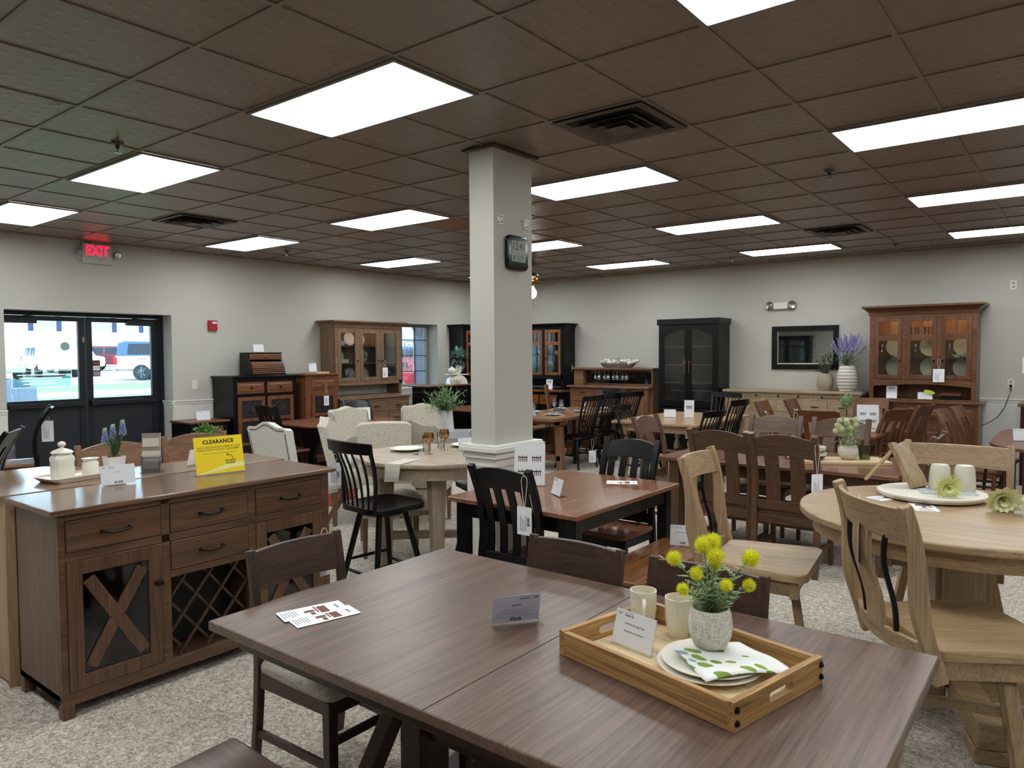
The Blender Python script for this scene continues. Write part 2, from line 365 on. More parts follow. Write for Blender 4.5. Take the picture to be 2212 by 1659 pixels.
# decals on the panes
DEC = P('white_decal', 'f4f8f8', .6, emit=.6); DCG = glassmat('frosted_decal', 'd4f0ea', .02)
dl = tag(ob('window_decal', MB().box(FX + .0046, FX + .006, .70, 1.30, 1.30, 1.47), DCG), 'frosted sign lettered backwards on left pane of black double door', 'decal')
o = MB()
for r_ in ((.69, 1.31, 1.285, 1.29), (.69, 1.31, 1.48, 1.484), (.685, .69, 1.285, 1.60), (1.31, 1.315, 1.285, 1.60), (.685, .80, 1.60, 1.604), (1.2, 1.315, 1.60, 1.604)): o.box(FX + .0046, FX + .006, *r_)
ob('border', o, DEC, dl)
for i_ in range(4): ob('print', MB().box(FX + .0062, FX + .007, .74 + .02 * i_, 1.24 - .03 * i_, 1.43 - .035 * i_, 1.44 - .035 * i_), DEC, dl)
text('Dutch  Craft', .115, DEC, dl, (FX + .007, 1.0, 1.555), (pi / 2, 0, -pi / 2), sx=.95)
o = MB().tube([(FX + .007, 1.02 + .05 * cos(a_ * pi / 8), 1.56 + .05 * sin(a_ * pi / 8)) for a_ in range(16)], .006, 5, True)
for a_ in range(4): o.bar((FX + .007, 1.02 + .05 * cos(a_ * pi / 4), 1.56 + .05 * sin(a_ * pi / 4)), (FX + .007, 1.02 - .05 * cos(a_ * pi / 4), 1.56 - .05 * sin(a_ * pi / 4)), .006, .003)
ob('wheel_emblem', o, DEC, dl)
tag(ob('round_decal', MB().lathe([(.052, 0), (.052, .003)], 24, sx=1), P('grey_decal', '8fb0b4', .6)), 'round grey sticker high on left door pane', 'decal')
o = bpy.data.objects['round_decal']; o.rotation_euler = (0, pi / 2, 0); o.location = (FX + .005, 1.25, 1.77)
cs = tag(ob('payment_sticker', MB().box(FX + .0046, FX + .006, mid + .082, mid + .17, 1.40, 1.60), P('sticker_dark', '3c2a30', .6)), 'small stack of payment card stickers on right door pane', 'sticker')
ob('print', MB().box(FX + .0062, FX + .007, mid + .087, mid + .165, 1.475, 1.53), PAPER, cs); ob('print', MB().box(FX + .0062, FX + .007, mid + .087, mid + .165, 1.41, 1.46), GREYINK, cs)
text('Deals', .05, P('orange_print', 'd06a3a', .6), cs, (FX + .0065, mid + .126, 1.565), (pi / 2, 0, pi / 2))
text('VISA', .036, P('blue_print', '222a60', .6), cs, (FX + .0075, mid + .126, 1.503), (pi / 2, 0, -pi / 2))

# ---------------------------------------------------------------- windows
def window(name, m4, w, z0, z1, cols, rows):
    """frame local: x along the wall, y = depth"""
    o_ = bpy.data.objects.new(name, None); COL.objects.link(o_); o_['kind'] = 'structure'; o_.matrix_world = m4
    f = MB().box(0, .05, -.03, .03, z0, z1).box(w - .05, w, -.03, .03, z0, z1).box(.05, w - .05, -.03, .03, z0, z0 + .05).box(.05, w - .05, -.03, .03, z1 - .05, z1)
    f.box(w / 2 - .03, w / 2 + .03, -.03, .03, z0, z1)
    ob('window_frame', f, P('tan_window_frame', '8a8478', .5), o_)
    mu = MB()
    for q in range(1, cols): mu.box(w * q / cols - .008, w * q / cols + .008, -.012, .012, z0, z1)
    for q in range(1, rows): mu.box(0, w, -.012, .012, z0 + (z1 - z0) * q / rows - .008, z0 + (z1 - z0) * q / rows + .008)
    ob('muntin', mu, P('dark_muntin', '3f4650', .5), o_)
    ob('pane', MB().box(.03, w - .03, -.003, .003, z0 + .03, z1 - .03), PANE, o_)
    return o_
window('window_1', Matrix.Translation((-5.88, W0, 0)) @ Matrix.Rotation(pi / 2, 4, 'Z'), W1 - W0, WZ0, WZ1, 8, 4)
window('window_2', Matrix.Translation((V0, YB + .27, 0)), V1 - V0, VZ0, VZ1, 5, 4)
struct('window_sill', MB().box(XL - TH, XL + .02, W0, W1, WZ0 - .03, WZ0 + .004), WHITE)
struct('window_sill_back', MB().box(V0, V1, YB - .02, YB + TH, VZ0 - .03, VZ0 + .004), WHITE)
o = thing('open_sign', 'light tube OPEN sign hung upright in the window by the grey wood hutch', 'sign', (-5.82, 6.84, 1.60))
ob('tube', MB().tube([(0, y_, z_) for y_, z_ in rrect(-.11, .11, -.28, .28, .04)], .009, 6, True), P('unlit_tube', 'e6eef2', .3), o)
for q, ch in enumerate('OPEN'): text(ch, .11, P('sign_blue', '6f9bb0', .4), o, (.004, 0, .18 - .12 * q), (pi / 2, 0, -pi / 2))
# ---------------------------------------------------------------- ceiling fixtures
DIF = None
def difmat():
    m, n, l, b = newmat('lit_diffuser'); tc = n.new('ShaderNodeTexCoord'); sp = n.new('ShaderNodeSeparateXYZ'); l.new(tc.outputs['Object'], sp.inputs[0])
    w = mth(n, l, 'ABSOLUTE', mth(n, l, 'SINE', mth(n, l, 'MULTIPLY', mth(n, l, 'ADD', sp.outputs[1], .305), pi * 3 / .61)))
    f = mth(n, l, 'ADD', mth(n, l, 'MULTIPLY', w, .5), .62)
    b.inputs['Base Color'].default_value = (.6, .6, .6, 1); b.inputs['Emission Color'].default_value = (0.96, 1.0, 1.0, 1)
    l.new(mth(n, l, 'MULTIPLY', f, LAMP), b.inputs['Emission Strength'])
    return m
DIF = difmat()
L0 = thing('ceiling_light', '', 'ceiling light', (0.61, 0.305, CEIL - .007), 0, 'recessed fluorescent ceiling lights')
f_ = MB().box(-.60, .60, -.297, -.277, -.012, 0).box(-.60, .60, .277, .297, -.012, 0).box(-.60, -.58, -.277, .277, -.012, 0).box(.58, .60, -.277, .277, -.012, 0)
ob('frame', f_, P('light_frame', '6e6a66', .4), L0)
ob('diffuser', MB().box(-.58, .58, -.277, .277, -.008, -.002), DIF, L0)
rows = {0: 'first row from the camera', 4: 'second row from the camera', 8: 'third row from the camera', 12: 'row nearest the back wall'}
cols_ = {8: 'far left end', 4: 'left of the pillar line', 0: 'just right of the pillar line', -4: 'far right end'}
names = {(8, 0): 'bright ceiling light cut by the left edge, nearest above the red EXIT sign', (4, 0): 'bright ceiling light above the black double door, second in the front row', (0, 0): 'largest bright ceiling light, fluorescent panel left of the pillar top', (-4, 0): 'bright ceiling light cut off by the top edge right of centre',
 (8, 4): 'bright ceiling light in front of the red fire alarm, farther left', (4, 4): 'bright ceiling light just left of the pillar with brown stained tile beside it', (0, 4): 'bright ceiling light immediately right of the pillar top', (-4, 4): 'long bright ceiling light cut by the right edge, nearest there',
 (8, 8): 'small bright ceiling light above the grey wood hutch', (4, 8): 'bright ceiling light partly behind the pillar beside the clock', (0, 8): 'bright ceiling light above the black bookcase, middle of the right side', (-4, 8): 'bright ceiling light at the right edge, second in depth',
 (8, 12): 'tiny sliver of ceiling light left of the pillar in the far corner', (4, 12): 'bright ceiling light beside the ceiling fan near the back wall', (0, 12): 'thin bright ceiling light above the wall mirror', (-4, 12): 'thin bright ceiling light at the right edge above the cherry hutch'}
first = True
for (ci, rj), lb in names.items():
    loc = (-(ci - 1) * T if False else (-ci + 1) * T, rj * T + T / 2, CEIL - .007)
    if first: L0.location = loc; L0['label'] = lb; first = False
    else: dup(L0, lb, loc)
for ci, rj in ((8, -4), (4, -4), (0, -4), (-4, -4), (-8, -4), (-8, 0), (-8, 4), (-8, 8)):
    dup(L0, 'bright ceiling light of the same grid outside the picture', ((-ci + 1) * T, rj * T + T / 2, CEIL - .007))
# stained tile
struct('ceiling_tile', MB().box(-4 * T + .012, -3 * T - .012, 5 * T - 2 * T + T - .6, 5 * T - .012, CEIL - .003, CEIL), P('stained_tile', '7a5636', .5))
bpy.data.objects['ceiling_tile'].location = (T, T, 0)
# vents
VM = P('vent_brown', '4d4138', .5); VD = P('vent_dark', '0c0d12', .8)
V0_ = thing('ceiling_vent', 'brown square ceiling vent right of the pillar top', 'vent', (2.5 * T, 2.5 * T, CEIL - .007), 0, 'square ceiling vents')
ob('backing', MB().box(-.285, .285, -.285, .285, -.002, 0), VD, V0_)
def ring(a, w, z0, z1):
    m = MB()
    o1 = [(-a, -a), (a, -a), (a, a), (-a, a)]; b_ = a - w; i1 = [(-b_, -b_), (b_, -b_), (b_, b_), (-b_, b_)]
    for q in range(4):
        p, p2, r, r2 = o1[q], o1[(q + 1) % 4], i1[q], i1[(q + 1) % 4]
        m.hexa([(p[0], p[1], z0), (p2[0], p2[1], z0), (r2[0], r2[1], z1), (r[0], r[1], z1), (p[0], p[1], z0 + .004), (p2[0], p2[1], z0 + .004), (r2[0], r2[1], z1 + .004), (r[0], r[1], z1 + .004)])
    return m
ob('frame', ring(.293, .055, -.012, -.006), VM, V0_)
for a_, zz in ((.2, -.03), (.13, -.034)): ob('louver', ring(a_, .05, zz, zz + .024), VM, V0_)
ob('louver', MB().loft([[(-.075, -.075, -.036), (.075, -.075, -.036), (.075, .075, -.036), (-.075, .075, -.036)], [(-.03, -.03, -.014), (.03, -.03, -.014), (.03, .03, -.014), (-.03, .03, -.014)]]), VM, V0_)
dup(V0_, 'brown square ceiling vent above the red fire alarm', (-5.5 * T, 2.5 * T, CEIL - .007)); dup(V0_, 'brown square ceiling vent above the wall mirror', (2.5 * T, 10.5 * T, CEIL - .007))
# sprinklers
SP = thing('sprinkler_head', 'sprinkler head with dark round plate above the black double door', 'sprinkler', (-1.16, -.17, CEIL - .0068), 0, 'ceiling sprinklers')
ob('escutcheon', MB().lathe([(.04, 0), (.036, -.008), (.012, -.012), (.012, -.03)], 16), P('sprinkler_plate', '55504c', .3, .6), SP, smooth=40)
ob('deflector', MB().lathe([(.004, -.03), (.004, -.055), (.022, -.056), (.022, -.06)], 12).tube([(.012, 0, -.03), (.018, 0, -.045), (.006, 0, -.056)], .0025, 5).tube([(-.012, 0, -.03), (-.018, 0, -.045), (-.006, 0, -.056)], .0025, 5), STEEL, SP)
for (x_, y_), lb in (((2.18, 3.51), 'sprinkler head on the ceiling left of the long light at right edge'), ((1.81, 7.98), 'small sprinkler head on ceiling right of the far vent'), ((-.28, 7.87), 'small sprinkler head on ceiling over the thin light beside the ceiling fan'), ((-4.48, 3.39), 'small sprinkler head on ceiling right of the light before the fire alarm')):
    dup(SP, lb, (x_, y_, CEIL - .0068))
HK = thing('ceiling_hook', 'clear ceiling hook at the upper left near the picture edge', 'hook', (-.64, -.70, CEIL - .0068), 0, 'ceiling hooks')
ob('clip', MB().cyl(0, 0, -.012, 0, .016, 10), P('clear_plastic', 'b8b4ae', .3), HK); ob('loop', MB().tube([(0, 0, -.01), (.012, 0, -.022), (.008, 0, -.04), (-.006, 0, -.042), (-.012, 0, -.03)], .003, 6), P('clear_plastic', 'b8b4ae', .3), HK)
dup(HK, 'clear ceiling hook left of the pillar below the largest light', (-.64, .91, CEIL - .0068)); dup(HK, 'pale ceiling hook at the end of the light beside the fan', (-1.31, 8.04, CEIL - .0068)); dup(HK, 'pale ceiling hook by the small light above the grey hutch', (-4.40, 5.65, CEIL - .0068)); dup(HK, 'pale ceiling hook near the back wall above the mirror', (2.1, 8.5, CEIL - .0068))
# ceiling fan
F = thing('ceiling_fan', 'brass ceiling fan with wooden blades and lit globe right of the pillar', 'ceiling fan', (-2.84, 6.5, 0), 20)
ob('canopy', MB().lathe([(.065, CEIL - .007), (.06, CEIL - .04), (.025, CEIL - .06)], 20), BRASS, F, smooth=40)
ob('rod', MB().cyl(0, 0, 2.83, CEIL - .05, .011, 10), BRASS, F)
ob('motor', MB().lathe([(.02, 2.86), (.07, 2.84), (.10, 2.82), (.115, 2.79), (.115, 2.745), (.09, 2.725), (.06, 2.715), (.05, 2.69), (.065, 2.68), (.065, 2.655), (.04, 2.645)], 24), BRASS, F, smooth=40)
for q in range(5):
    a_ = q * 2 * pi / 5; mt = Matrix.Rotation(a_, 4, 'Z') @ Matrix.Translation((0, 0, 2.745)) @ Matrix.Rotation(R_(12), 4, 'X')
    pl = [(.2, -.045), (.26, -.065), (.5, -.068), (.58, -.05), (.61, 0), (.58, .05), (.5, .068), (.26, .065), (.2, .045)]
    b_ = ob('blade', MB(mt).prism(pl, -.004, .004), FARM('x'), F)
    ob('blade_arm', MB(mt).box(.08, .25, -.018, .018, .004, .012), BRASS, b_)
ob('globe', MB().lathe([(.04, 2.65), (.055, 2.63), (.085, 2.58), (.09, 2.55), (.075, 2.50), (.04, 2.475), (.001, 2.47)], 24), P('lit_globe', 'fff6e6', .3, emit=14), F, smooth=60)
ob('pull_chain', MB().tube([(.06, .02, 2.65), (.065, .02, 2.4)], .0015, 5).sphere((.065, .02, 2.4), .012, 8), BRASS, F)
# exit sign, alarm, switch, outlets, emergency light
E_ = thing('exit_sign', 'lit red EXIT sign with two lamp heads over the black double door', 'exit sign', (XL, 1.515, 2.87))
ob('housing', MB().box(.0, .03, -.07, .07, .115, .138).box(0, .045, -.17, .17, -.12, .115), P('exit_white', 'b9b7b2', .5), E_, bevel=.004)
text('EXIT', .165, P('exit_red', 'ff1030', .5, emit=3.0), E_, (.0465, 0, .03), (pi / 2, 0, pi / 2), ext=.001, sx=.78, bold=.004)
for s in (-1, 1):
    ob('lamp_head', MB().lathe([(.012, .02), (.035, .03), (.04, .07), (.03, .075)], 16).m and MB() or MB(Matrix.Translation((0.02, s * .215, .0)) @ Matrix.Rotation(pi / 2, 4, 'Y')).lathe([(.012, -.01), (.035, .02), (.042, .055), (.034, .058), (.004, .05)], 16), STEEL, E_, smooth=40)
    ob('bracket', MB().box(.0, .03, min(s * .17, s * .2), max(s * .17, s * .2), -.07, .07), P('exit_white', 'b9b7b2', .5), E_, bevel=.004)
A_ = thing('fire_alarm', 'red fire alarm strobe on the wall right of the double door', 'alarm', (XL, 2.965, 2.055))
ob('body', MB().box(0, .045, -.062, .062, -.068, .068), P('alarm_red', 'a01623', .4), A_, bevel=.006); ob('strobe', MB().box(.045, .06, -.02, .045, .02, .05), P('strobe_clear', 'd8d0d0', .2), A_, bevel=.004)
s_ = thing('light_switch', 'white double light switch on the wall right of the double door', 'switch', (XL, 2.70, 1.26))
ob('plate', MB().box(0, .006, -.036, .036, -.06, .06), P('switch_ivory', 'dcd8cc', .4), s_, bevel=.002); ob('toggle', MB().box(.006, .016, -.006, .006, .0, .018).box(.006, .012, -.006, .006, -.03, -.016), P('switch_ivory', 'dcd8cc', .4), s_)
def outlet(lb, x, z):
    o_ = thing('wall_outlet', lb, 'outlet', (x, YB, z)); ob('plate', MB().box(-.037, .037, -.006, 0, -.06, .06), P('switch_ivory', 'dcd8cc', .4), o_, bevel=.002)
    for q in (-.024, .024): ob('socket', MB().cb(0, -.0075, q, .03, .003, .028), P('socket_grey', '9a968c', .5), o_)
    return o_
outlet('white wall outlet high on the wall at the right edge', 2.99, 2.48); outlet('white wall outlet with a black plug and cord right of the cherry hutch', 2.985, 1.22)
pc = thing('power_cord', 'black power cord hanging from the outlet beside the cherry hutch', 'cord', (2.985, YB - .012, 1.195))
ob('cable', MB().tube([(0, -.03, 0), (.005, -.05, -.05), (-.02, -.05, -.15), (-.06, -.06, -.28), (-.13, -.07, -.40), (-.2, -.08, -.46), (-.3, -.1, -.52), (-.36, -.1, -.62)], .005, 6), BLK, pc, smooth=60); ob('plug', MB().box(-.014, .014, -.035, 0, -.014, .018), BLK, pc, bevel=.003)
e_ = thing('emergency_light', 'white emergency light with two lamp heads above the wall mirror', 'emergency light', (.085, YB, 2.35))
ob('housing', MB().box(-.11, .11, -.06, 0, -.055, .05), P('emergency_white', 'dcdad4', .4), e_, bevel=.008)
for s in (-1, 1): ob('lamp_head', MB(Matrix.Translation((s * .155, -.03, -.0)) @ Matrix.Rotation(pi / 2, 4, 'X') @ Matrix.Rotation(s * .5, 4, 'Y')).lathe([(.02, -.02), (.06, .0), (.062, .04), (.05, .05), (.01, .04)], 16), STEEL, e_, smooth=40)
# clock and brackets on the pillar
k_ = thing('wall_clock', 'black square digital clock reading 12:41 on the pillar', 'clock', (px1, 1.592, 2.325))
ob('case', MB().prism(rrect(-.115, .115, -.115, .115, .04, 6), .0, .032, 'x'), P('gloss_black', '090a0d', .12), k_, bevel=.01)
ob('display', MB().box(.0325, .034, -.075, .075, .0, .078).box(.0325, .034, -.075, .075, -.06, -.012), P('lcd_grey', '7f877f', .25), k_)
text('12:41', .072, P('lcd_ink', '1b1f1e', .5), k_, (.0345, 0, .04), (pi / 2, 0, pi / 2), sx=.9); text('8  5 27', .04, P('lcd_ink', '1b1f1e', .5), k_, (.0345, 0, -.036), (pi / 2, 0, pi / 2))
for y_, lb in ((1.43, 'small white metal bracket on the pillar, left one above the clock'), (1.715, 'small white metal bracket on the pillar, right one above the clock')):
    b_ = thing('wall_bracket', lb, 'bracket', (px1, y_, 2.53), 0, 'brackets on the pillar'); ob('plate', MB().box(0, .006, -.028, .028, -.03, .022), STEEL if False else P('zinc', 'c9c9c6', .4, .3), b_); ob('lip', MB().box(0, .014, -.028, .028, .022, .034), P('zinc', 'c9c9c6', .4, .3), b_)
    for q in (-.015, .015): ob('screw', MB().cb(.007, q, -.015 + q * .2, .003, .009, .009), BLK, b_)
# wall mirror
m_ = thing('wall_mirror', 'rectangular wall mirror in a wide black frame above the long sideboard', 'mirror', (.43, YB, 1.71))
w_, h_ = .48, .325
ob('frame', MB().box(-w_, w_, -.03, 0, h_ - .075, h_).box(-w_, w_, -.03, 0, -h_, -h_ + .075).box(-w_, -w_ + .075, -.03, 0, -h_ + .075, h_ - .075).box(w_ - .075, w_, -.03, 0, -h_ + .075, h_ - .075), BLK, m_, bevel=.003)
ob('mirror_glass', MB().box(-w_ + .075, w_ - .075, -.012, -.008, -h_ + .075, h_ - .075), P('mirror_silver', 'd8e0e0', .02, 1.0), m_)
bv = MB(); i_, o2 = .02, .0
x0, x1, z0, z1 = -w_ + .075, w_ - .075, -h_ + .075, h_ - .075
for p, q, r, s in (((x0, z1), (x1, z1), (x1 - .02, z1 - .02), (x0 + .02, z1 - .02)), ((x1, z1), (x1, z0), (x1 - .02, z0 + .02), (x1 - .02, z1 - .02)), ((x0, z0), (x1, z0), (x1 - .02, z0 + .02), (x0 + .02, z0 + .02)), ((x0, z0), (x0, z1), (x0 + .02, z1 - .02), (x0 + .02, z0 + .02))):
    bv.quad((p[0], -.0125, p[1]), (q[0], -.0125, q[1]), (r[0], -.015, r[1]), (s[0], -.015, s[1]))
ob('bevel_edge', bv, P('mirror_silver', 'd8e0e0', .02, 1.0), m_)
wp = thing('wall_notice', 'white paper notice on the wall at right edge above the cord outlet', 'paper', (3.15, YB, 1.46)); ob('sheet', MB().box(-.05, .05, -.002, 0, -.1, .1), PAPER, wp)
# ---------------------------------------------------------------- chairs
def lerp(a, b, t): return a + (b - a) * t
def seat_mesh(w, d, z, th, front=0.0, wf=None, dish=.012, r=.04, m=None, pad=False, n=14):
    """seat slab seen from above as a rounded outline, dished (wood) or domed (pad)"""
    wf = wf or w; out = []
    for q in rrect(-.5, .5, -.5, .5, r / max(w, d), 5):
        k = q[1] + .5; ww = lerp(w, wf, k); y = q[1] * d + (front * (1 - (2 * q[0]) ** 2) if q[1] > .2 else 0)
        out.append((q[0] * ww, y))
    mb = MB(m); rings = []
    prof = ((1.0, -th), (1.0, -.006), (.985, 0), (.9, 0), (.7, 0), (.4, 0), (.1, 0)) if not pad else ((.97, -th), (1.0, -th * .75), (1.0, -th * .35), (.97, -th * .1), (.85, th * .12), (.5, th * .25), (.1, th * .28))
    for s, dz in prof:
        rings.append([(x * s, y * s, z + dz - (dish * (1 - s) ** .5 * (1 if y > -.35 * d else .7) if not pad and s < .95 else 0)) for x, y in out])
    return mb.loft(rings)
def chair(name, label, group, loc, deg, w=.46, d=.44, sh=.455, bh=1.0, post=.042, postd=.032, lean=.10, curve=.035, fm=MISSION, sm=None, n=3, sw=.06, crest=.13, arch=.025, bow=.02, ears=.012,
          rail=True, seat='wood', arms=False, legw=.04, stretch=True, black_sp=False, gap=.10, cw=None, lowrail=.07, category='chair'):
    t = thing(name, label, category, loc, deg, group); sm = sm or fm
    yr = -d / 2 + .02; hx = w / 2 - post / 2
    def prof(z):
        k = max(0.0, (z - sh) / (bh - sh)); return yr - lean * k + curve * sin(pi * k)
    zs = [0, sh * .45, sh * .85, sh + .02] + [lerp(sh + .02, bh, i / 8) for i in range(1, 9)]
    def py(z): return (yr - .05 * (1 - z / sh) ** 1.5 if z < sh else prof(z))
    for s in (-1, 1):
        ob('leg', MB().sweep([(s * hx, py(z), z) for z in zs], (1, 0, 0), post, [postd * (1.15 if .5 * sh < z < sh + .15 else .95) for z in zs]), fm('z'), t, bevel=.004)
    fw = (cw or w) / 2 - legw / 2 - .01; yf = d / 2 - legw / 2 - .015
    for s in (-1, 1):
        top = sh - .035 if not arms else sh + .2
        ob('leg', MB().sweep([(s * fw, yf, top), (s * fw, yf, sh * .5), (s * fw, yf + .004, 0)], (1, 0, 0), [legw, legw * .95, legw * .75], [legw, legw * .95, legw * .75]), fm('z'), t, bevel=.004)
    ap = MB().box(-fw + .015, fw - .015, yf - .01, yf + .012, sh - .095, sh - .03).box(-hx, hx, yr - .008, yr + .012, sh - .095, sh - .03)
    for s in (-1, 1): ap.bar((s * hx, yr, sh - .0625), (s * fw, yf, sh - .0625), .022, .065)
    ob('apron', ap, fm('x'), t, bevel=.002)
    if seat == 'pad': ob('seat', seat_mesh(w - .01, d - .03, sh + .012, .05, .0, cw, r=.03, m=Matrix.Translation((0, .01, 0)), pad=True), sm('x'), t, smooth=50)
    else: ob('seat', seat_mesh(w + .005 - 2 * (post * .0), d - .02, sh, .03, .018, (cw or w) + .01, r=.035, m=Matrix.Translation((0, .022, 0))), sm('y'), t, smooth=35)
    zb = bh - crest - arch; iw = hx - post / 2 + .004
    rg = []
    for i in range(13):
        u = i / 12 * 2 - 1; x = u * iw; y0 = prof(bh - crest * .5) - bow * (1 - u * u); zt = bh - arch - ears + arch * (1 - u * u); zl = zb - .3 * arch * 0 + (arch * .5 * (1 - u * u))
        lo = prof(zl) - prof(bh - crest * .5); hi = prof(zt) - prof(bh - crest * .5)
        rg.append([(x, y0 + lo - .011, zl), (x, y0 + lo + .011, zl), (x, y0 + hi + .011, zt), (x, y0 + hi - .011, zt)])
    ob('crest_rail', MB().loft(rg), fm('x'), t, bevel=.003)
    lr = sh + gap * .4
    if rail and n: ob('lower_rail', MB().box(-hx + post / 2 - .004, hx - post / 2 + .004, prof(lr) - .011, prof(lr) + .011, lr - lowrail / 2, lr + lowrail / 2), fm('x'), t, bevel=.002)
    z0 = (lr + lowrail / 2 - .01) if rail else sh - .01
    for i in range(n):
        x = (i - (n - 1) / 2) * (2 * iw) / (n + (0 if n > 2 else .3)) if n > 1 else 0; u = x / iw
        zt = zb + .012 + arch * .5 * (1 - u * u) * 1
        pts = [(x, prof(lerp(z0, zt, q / 8)) - bow * (1 - u * u) * q / 8, lerp(z0, zt, q / 8)) for q in range(9)]
        dark = black_sp and i in (0, n - 1)
        ob('slat', MB().sweep(pts, (1, 0, 0), sw if not dark else .014, .014 if not dark else .014), BLK if dark else fm('z'), t, bevel=.002)
    if stretch:
        for s in (-1, 1): ob('stretcher', MB().bar((s * hx, py(.17) + .01, .17), (s * fw, yf, .17), .018, .03), fm('y'), t, bevel=.002)
        ob('stretcher', MB().bar((-fw + .015, yf, .26), (fw - .015, yf, .26), .018, .03), fm('x'), t, bevel=.002)
    if arms:
        for s in (-1, 1):
            za = sh + .215
            pts = [(s * (hx + .0), prof(za + .02) + .01, za + .02), (s * (hx + .02), -.05, za + .01), (s * (fw + .02), yf - .03, za), (s * (fw + .03), yf + .05, za - .01)]
            ob('armrest', MB().sweep(pts, (0, 0, 1), .024, [.035, .045, .055, .04]), fm('y'), t, bevel=.005)
    return t
def windsor(name, label, group, loc, deg, w=.46, d=.43, sh=.455, bh=1.05, n=6, fm=BLKW, lean=.16, crest=.075, curve=.03, hoop=.05, stool=False, category='chair'):
    """comb-back chair on turned, splayed legs; as a stool the seat turns on a plate"""
    t = thing(name, label, category, loc, deg, group); yr = -d / 2 + .035
    ob('seat', seat_mesh(w - .04, d, sh, .034, .012, w, dish=.016, r=.11), fm('y'), t, smooth=35)
    def prof(z): k = (z - sh) / (bh - sh); return yr - lean * k + curve * sin(pi * k)
    hw = w / 2 - .035
    for i in range(n + 2):
        u = (i / (n + 1)) * 2 - 1; x0 = u * (hw - .03); x1 = u * (hw + .012); b0 = hoop * .8 * (1 - u * u); end = i in (0, n + 1)
        pts = []
        for q in range(7):
            k = q / 6; z = lerp(sh - .008, bh - crest * .6, k); pts.append((lerp(x0, x1, k), prof(z) - lerp(.01, hoop, k) * (1 - u * u), z))
        ob('spindle', MB().sweep(pts, (1, 0, 0), .026 if end else .013, [.02] * 7 if end else [.011, .013, .015, .015, .014, .012, .010]), fm('z'), t, bevel=.002)
    rg = []
    for i in range(13):
        u = i / 12 * 2 - 1; x = u * (hw + .045); y = prof(bh - crest / 2) - hoop * (1 - u * u) + .0; zt = bh + .008 * (1 - u * u); zl = bh - crest
        rg.append([(x, y - .009, zl), (x, y + .011, zl), (x, y + .001, zt), (x, y - .019, zt)])
    ob('crest_rail', MB().loft(rg), fm('x'), t, bevel=.004)
    top = sh - .034 if not stool else sh - .075
    if stool: ob('swivel_plate', MB().lathe([(.10, -.034), (.16, -.04), (.165, -.06), (.15, -.075), (.12, -.08)], 24, (0, 0, sh)), fm('z'), t, smooth=40)
    ft = []
    for sx_ in (-1, 1):
        for sy_ in (-1, 1):
            a = Vector((sx_ * (.11 if stool else w * .33), sy_ * (.11 if stool else d * .33), top + .004)); b = Vector((sx_ * (.215 if stool else w * .47), sy_ * (.215 if stool else d * .5), 0)); ft.append((a, b))
            ob('leg', MB().tube([a.lerp(b, k) for k in (0, .15, .4, .6, .8, 1)], [.014, .018, .021, .019, .016, .012] if not stool else [.021, .021, .021, .02, .019, .017], 10), fm('z'), t, smooth=50)
    at = lambda q, k: ft[q][0].lerp(ft[q][1], k)
    for a, b, k in (((0, 1, .6), (2, 3, .6), (0, 2, .72), (1, 3, .72)) if stool else ((0, 1, .55), (2, 3, .55))):
        ob('stretcher', MB().tube([at(a, k), at(a, k).lerp(at(b, k), .5), at(b, k)], [.010, .013, .010], 8), fm('y'), t, smooth=50)
    if not stool: ob('stretcher', MB().tube([at(0, .55).lerp(at(1, .55), .5), at(2, .55).lerp(at(3, .55), .5)], .011, 8), fm('x'), t, smooth=50)
    return t
NAIL = P('nailhead', '3a332c', .3, .8)
LINEN = None
def linen(name, c1, c2):
    m, n, l, b = newmat(name); tc = n.new('ShaderNodeTexCoord')
    cs = []
    for sc in ((320, 40, 120), (40, 320, 320)):
        mp = n.new('ShaderNodeMapping'); mp.inputs['Scale'].default_value = sc; nz = n.new('ShaderNodeTexNoise'); nz.inputs['Scale'].default_value = 1; nz.inputs['Detail'].default_value = 2
        l.new(tc.outputs['Object'], mp.inputs['Vector']); l.new(mp.outputs[0], nz.inputs['Vector']); cs.append(nz.outputs['Fac'])
    f = mth(n, l, 'ADD', mth(n, l, 'MULTIPLY', cs[0], .5), mth(n, l, 'MULTIPLY', cs[1], .5))
    rp = n.new('ShaderNodeValToRGB'); e = rp.color_ramp.elements; e[0].position = .36; e[0].color = lin(c1); e[1].position = .6; e[1].color = lin(c2); l.new(f, rp.inputs[0]); l.new(rp.outputs[0], b.inputs['Base Color'])
    b.inputs['Roughness'].default_value = .9; b.inputs['Specular IOR Level'].default_value = .15
    bp = n.new('ShaderNodeBump'); bp.inputs['Strength'].default_value = .25; bp.inputs['Distance'].default_value = .003; l.new(f, bp.inputs['Height']); l.new(bp.outputs[0], b.inputs['Normal'])
    return m
LINEN = linen('oatmeal_linen', '9b9484', 'cfc9ba'); LINW = linen('ivory_linen', 'c6c4bb', 'dddbd3'); CUSH = linen('grey_cushion_fabric', '9c948a', 'c9c2b6')
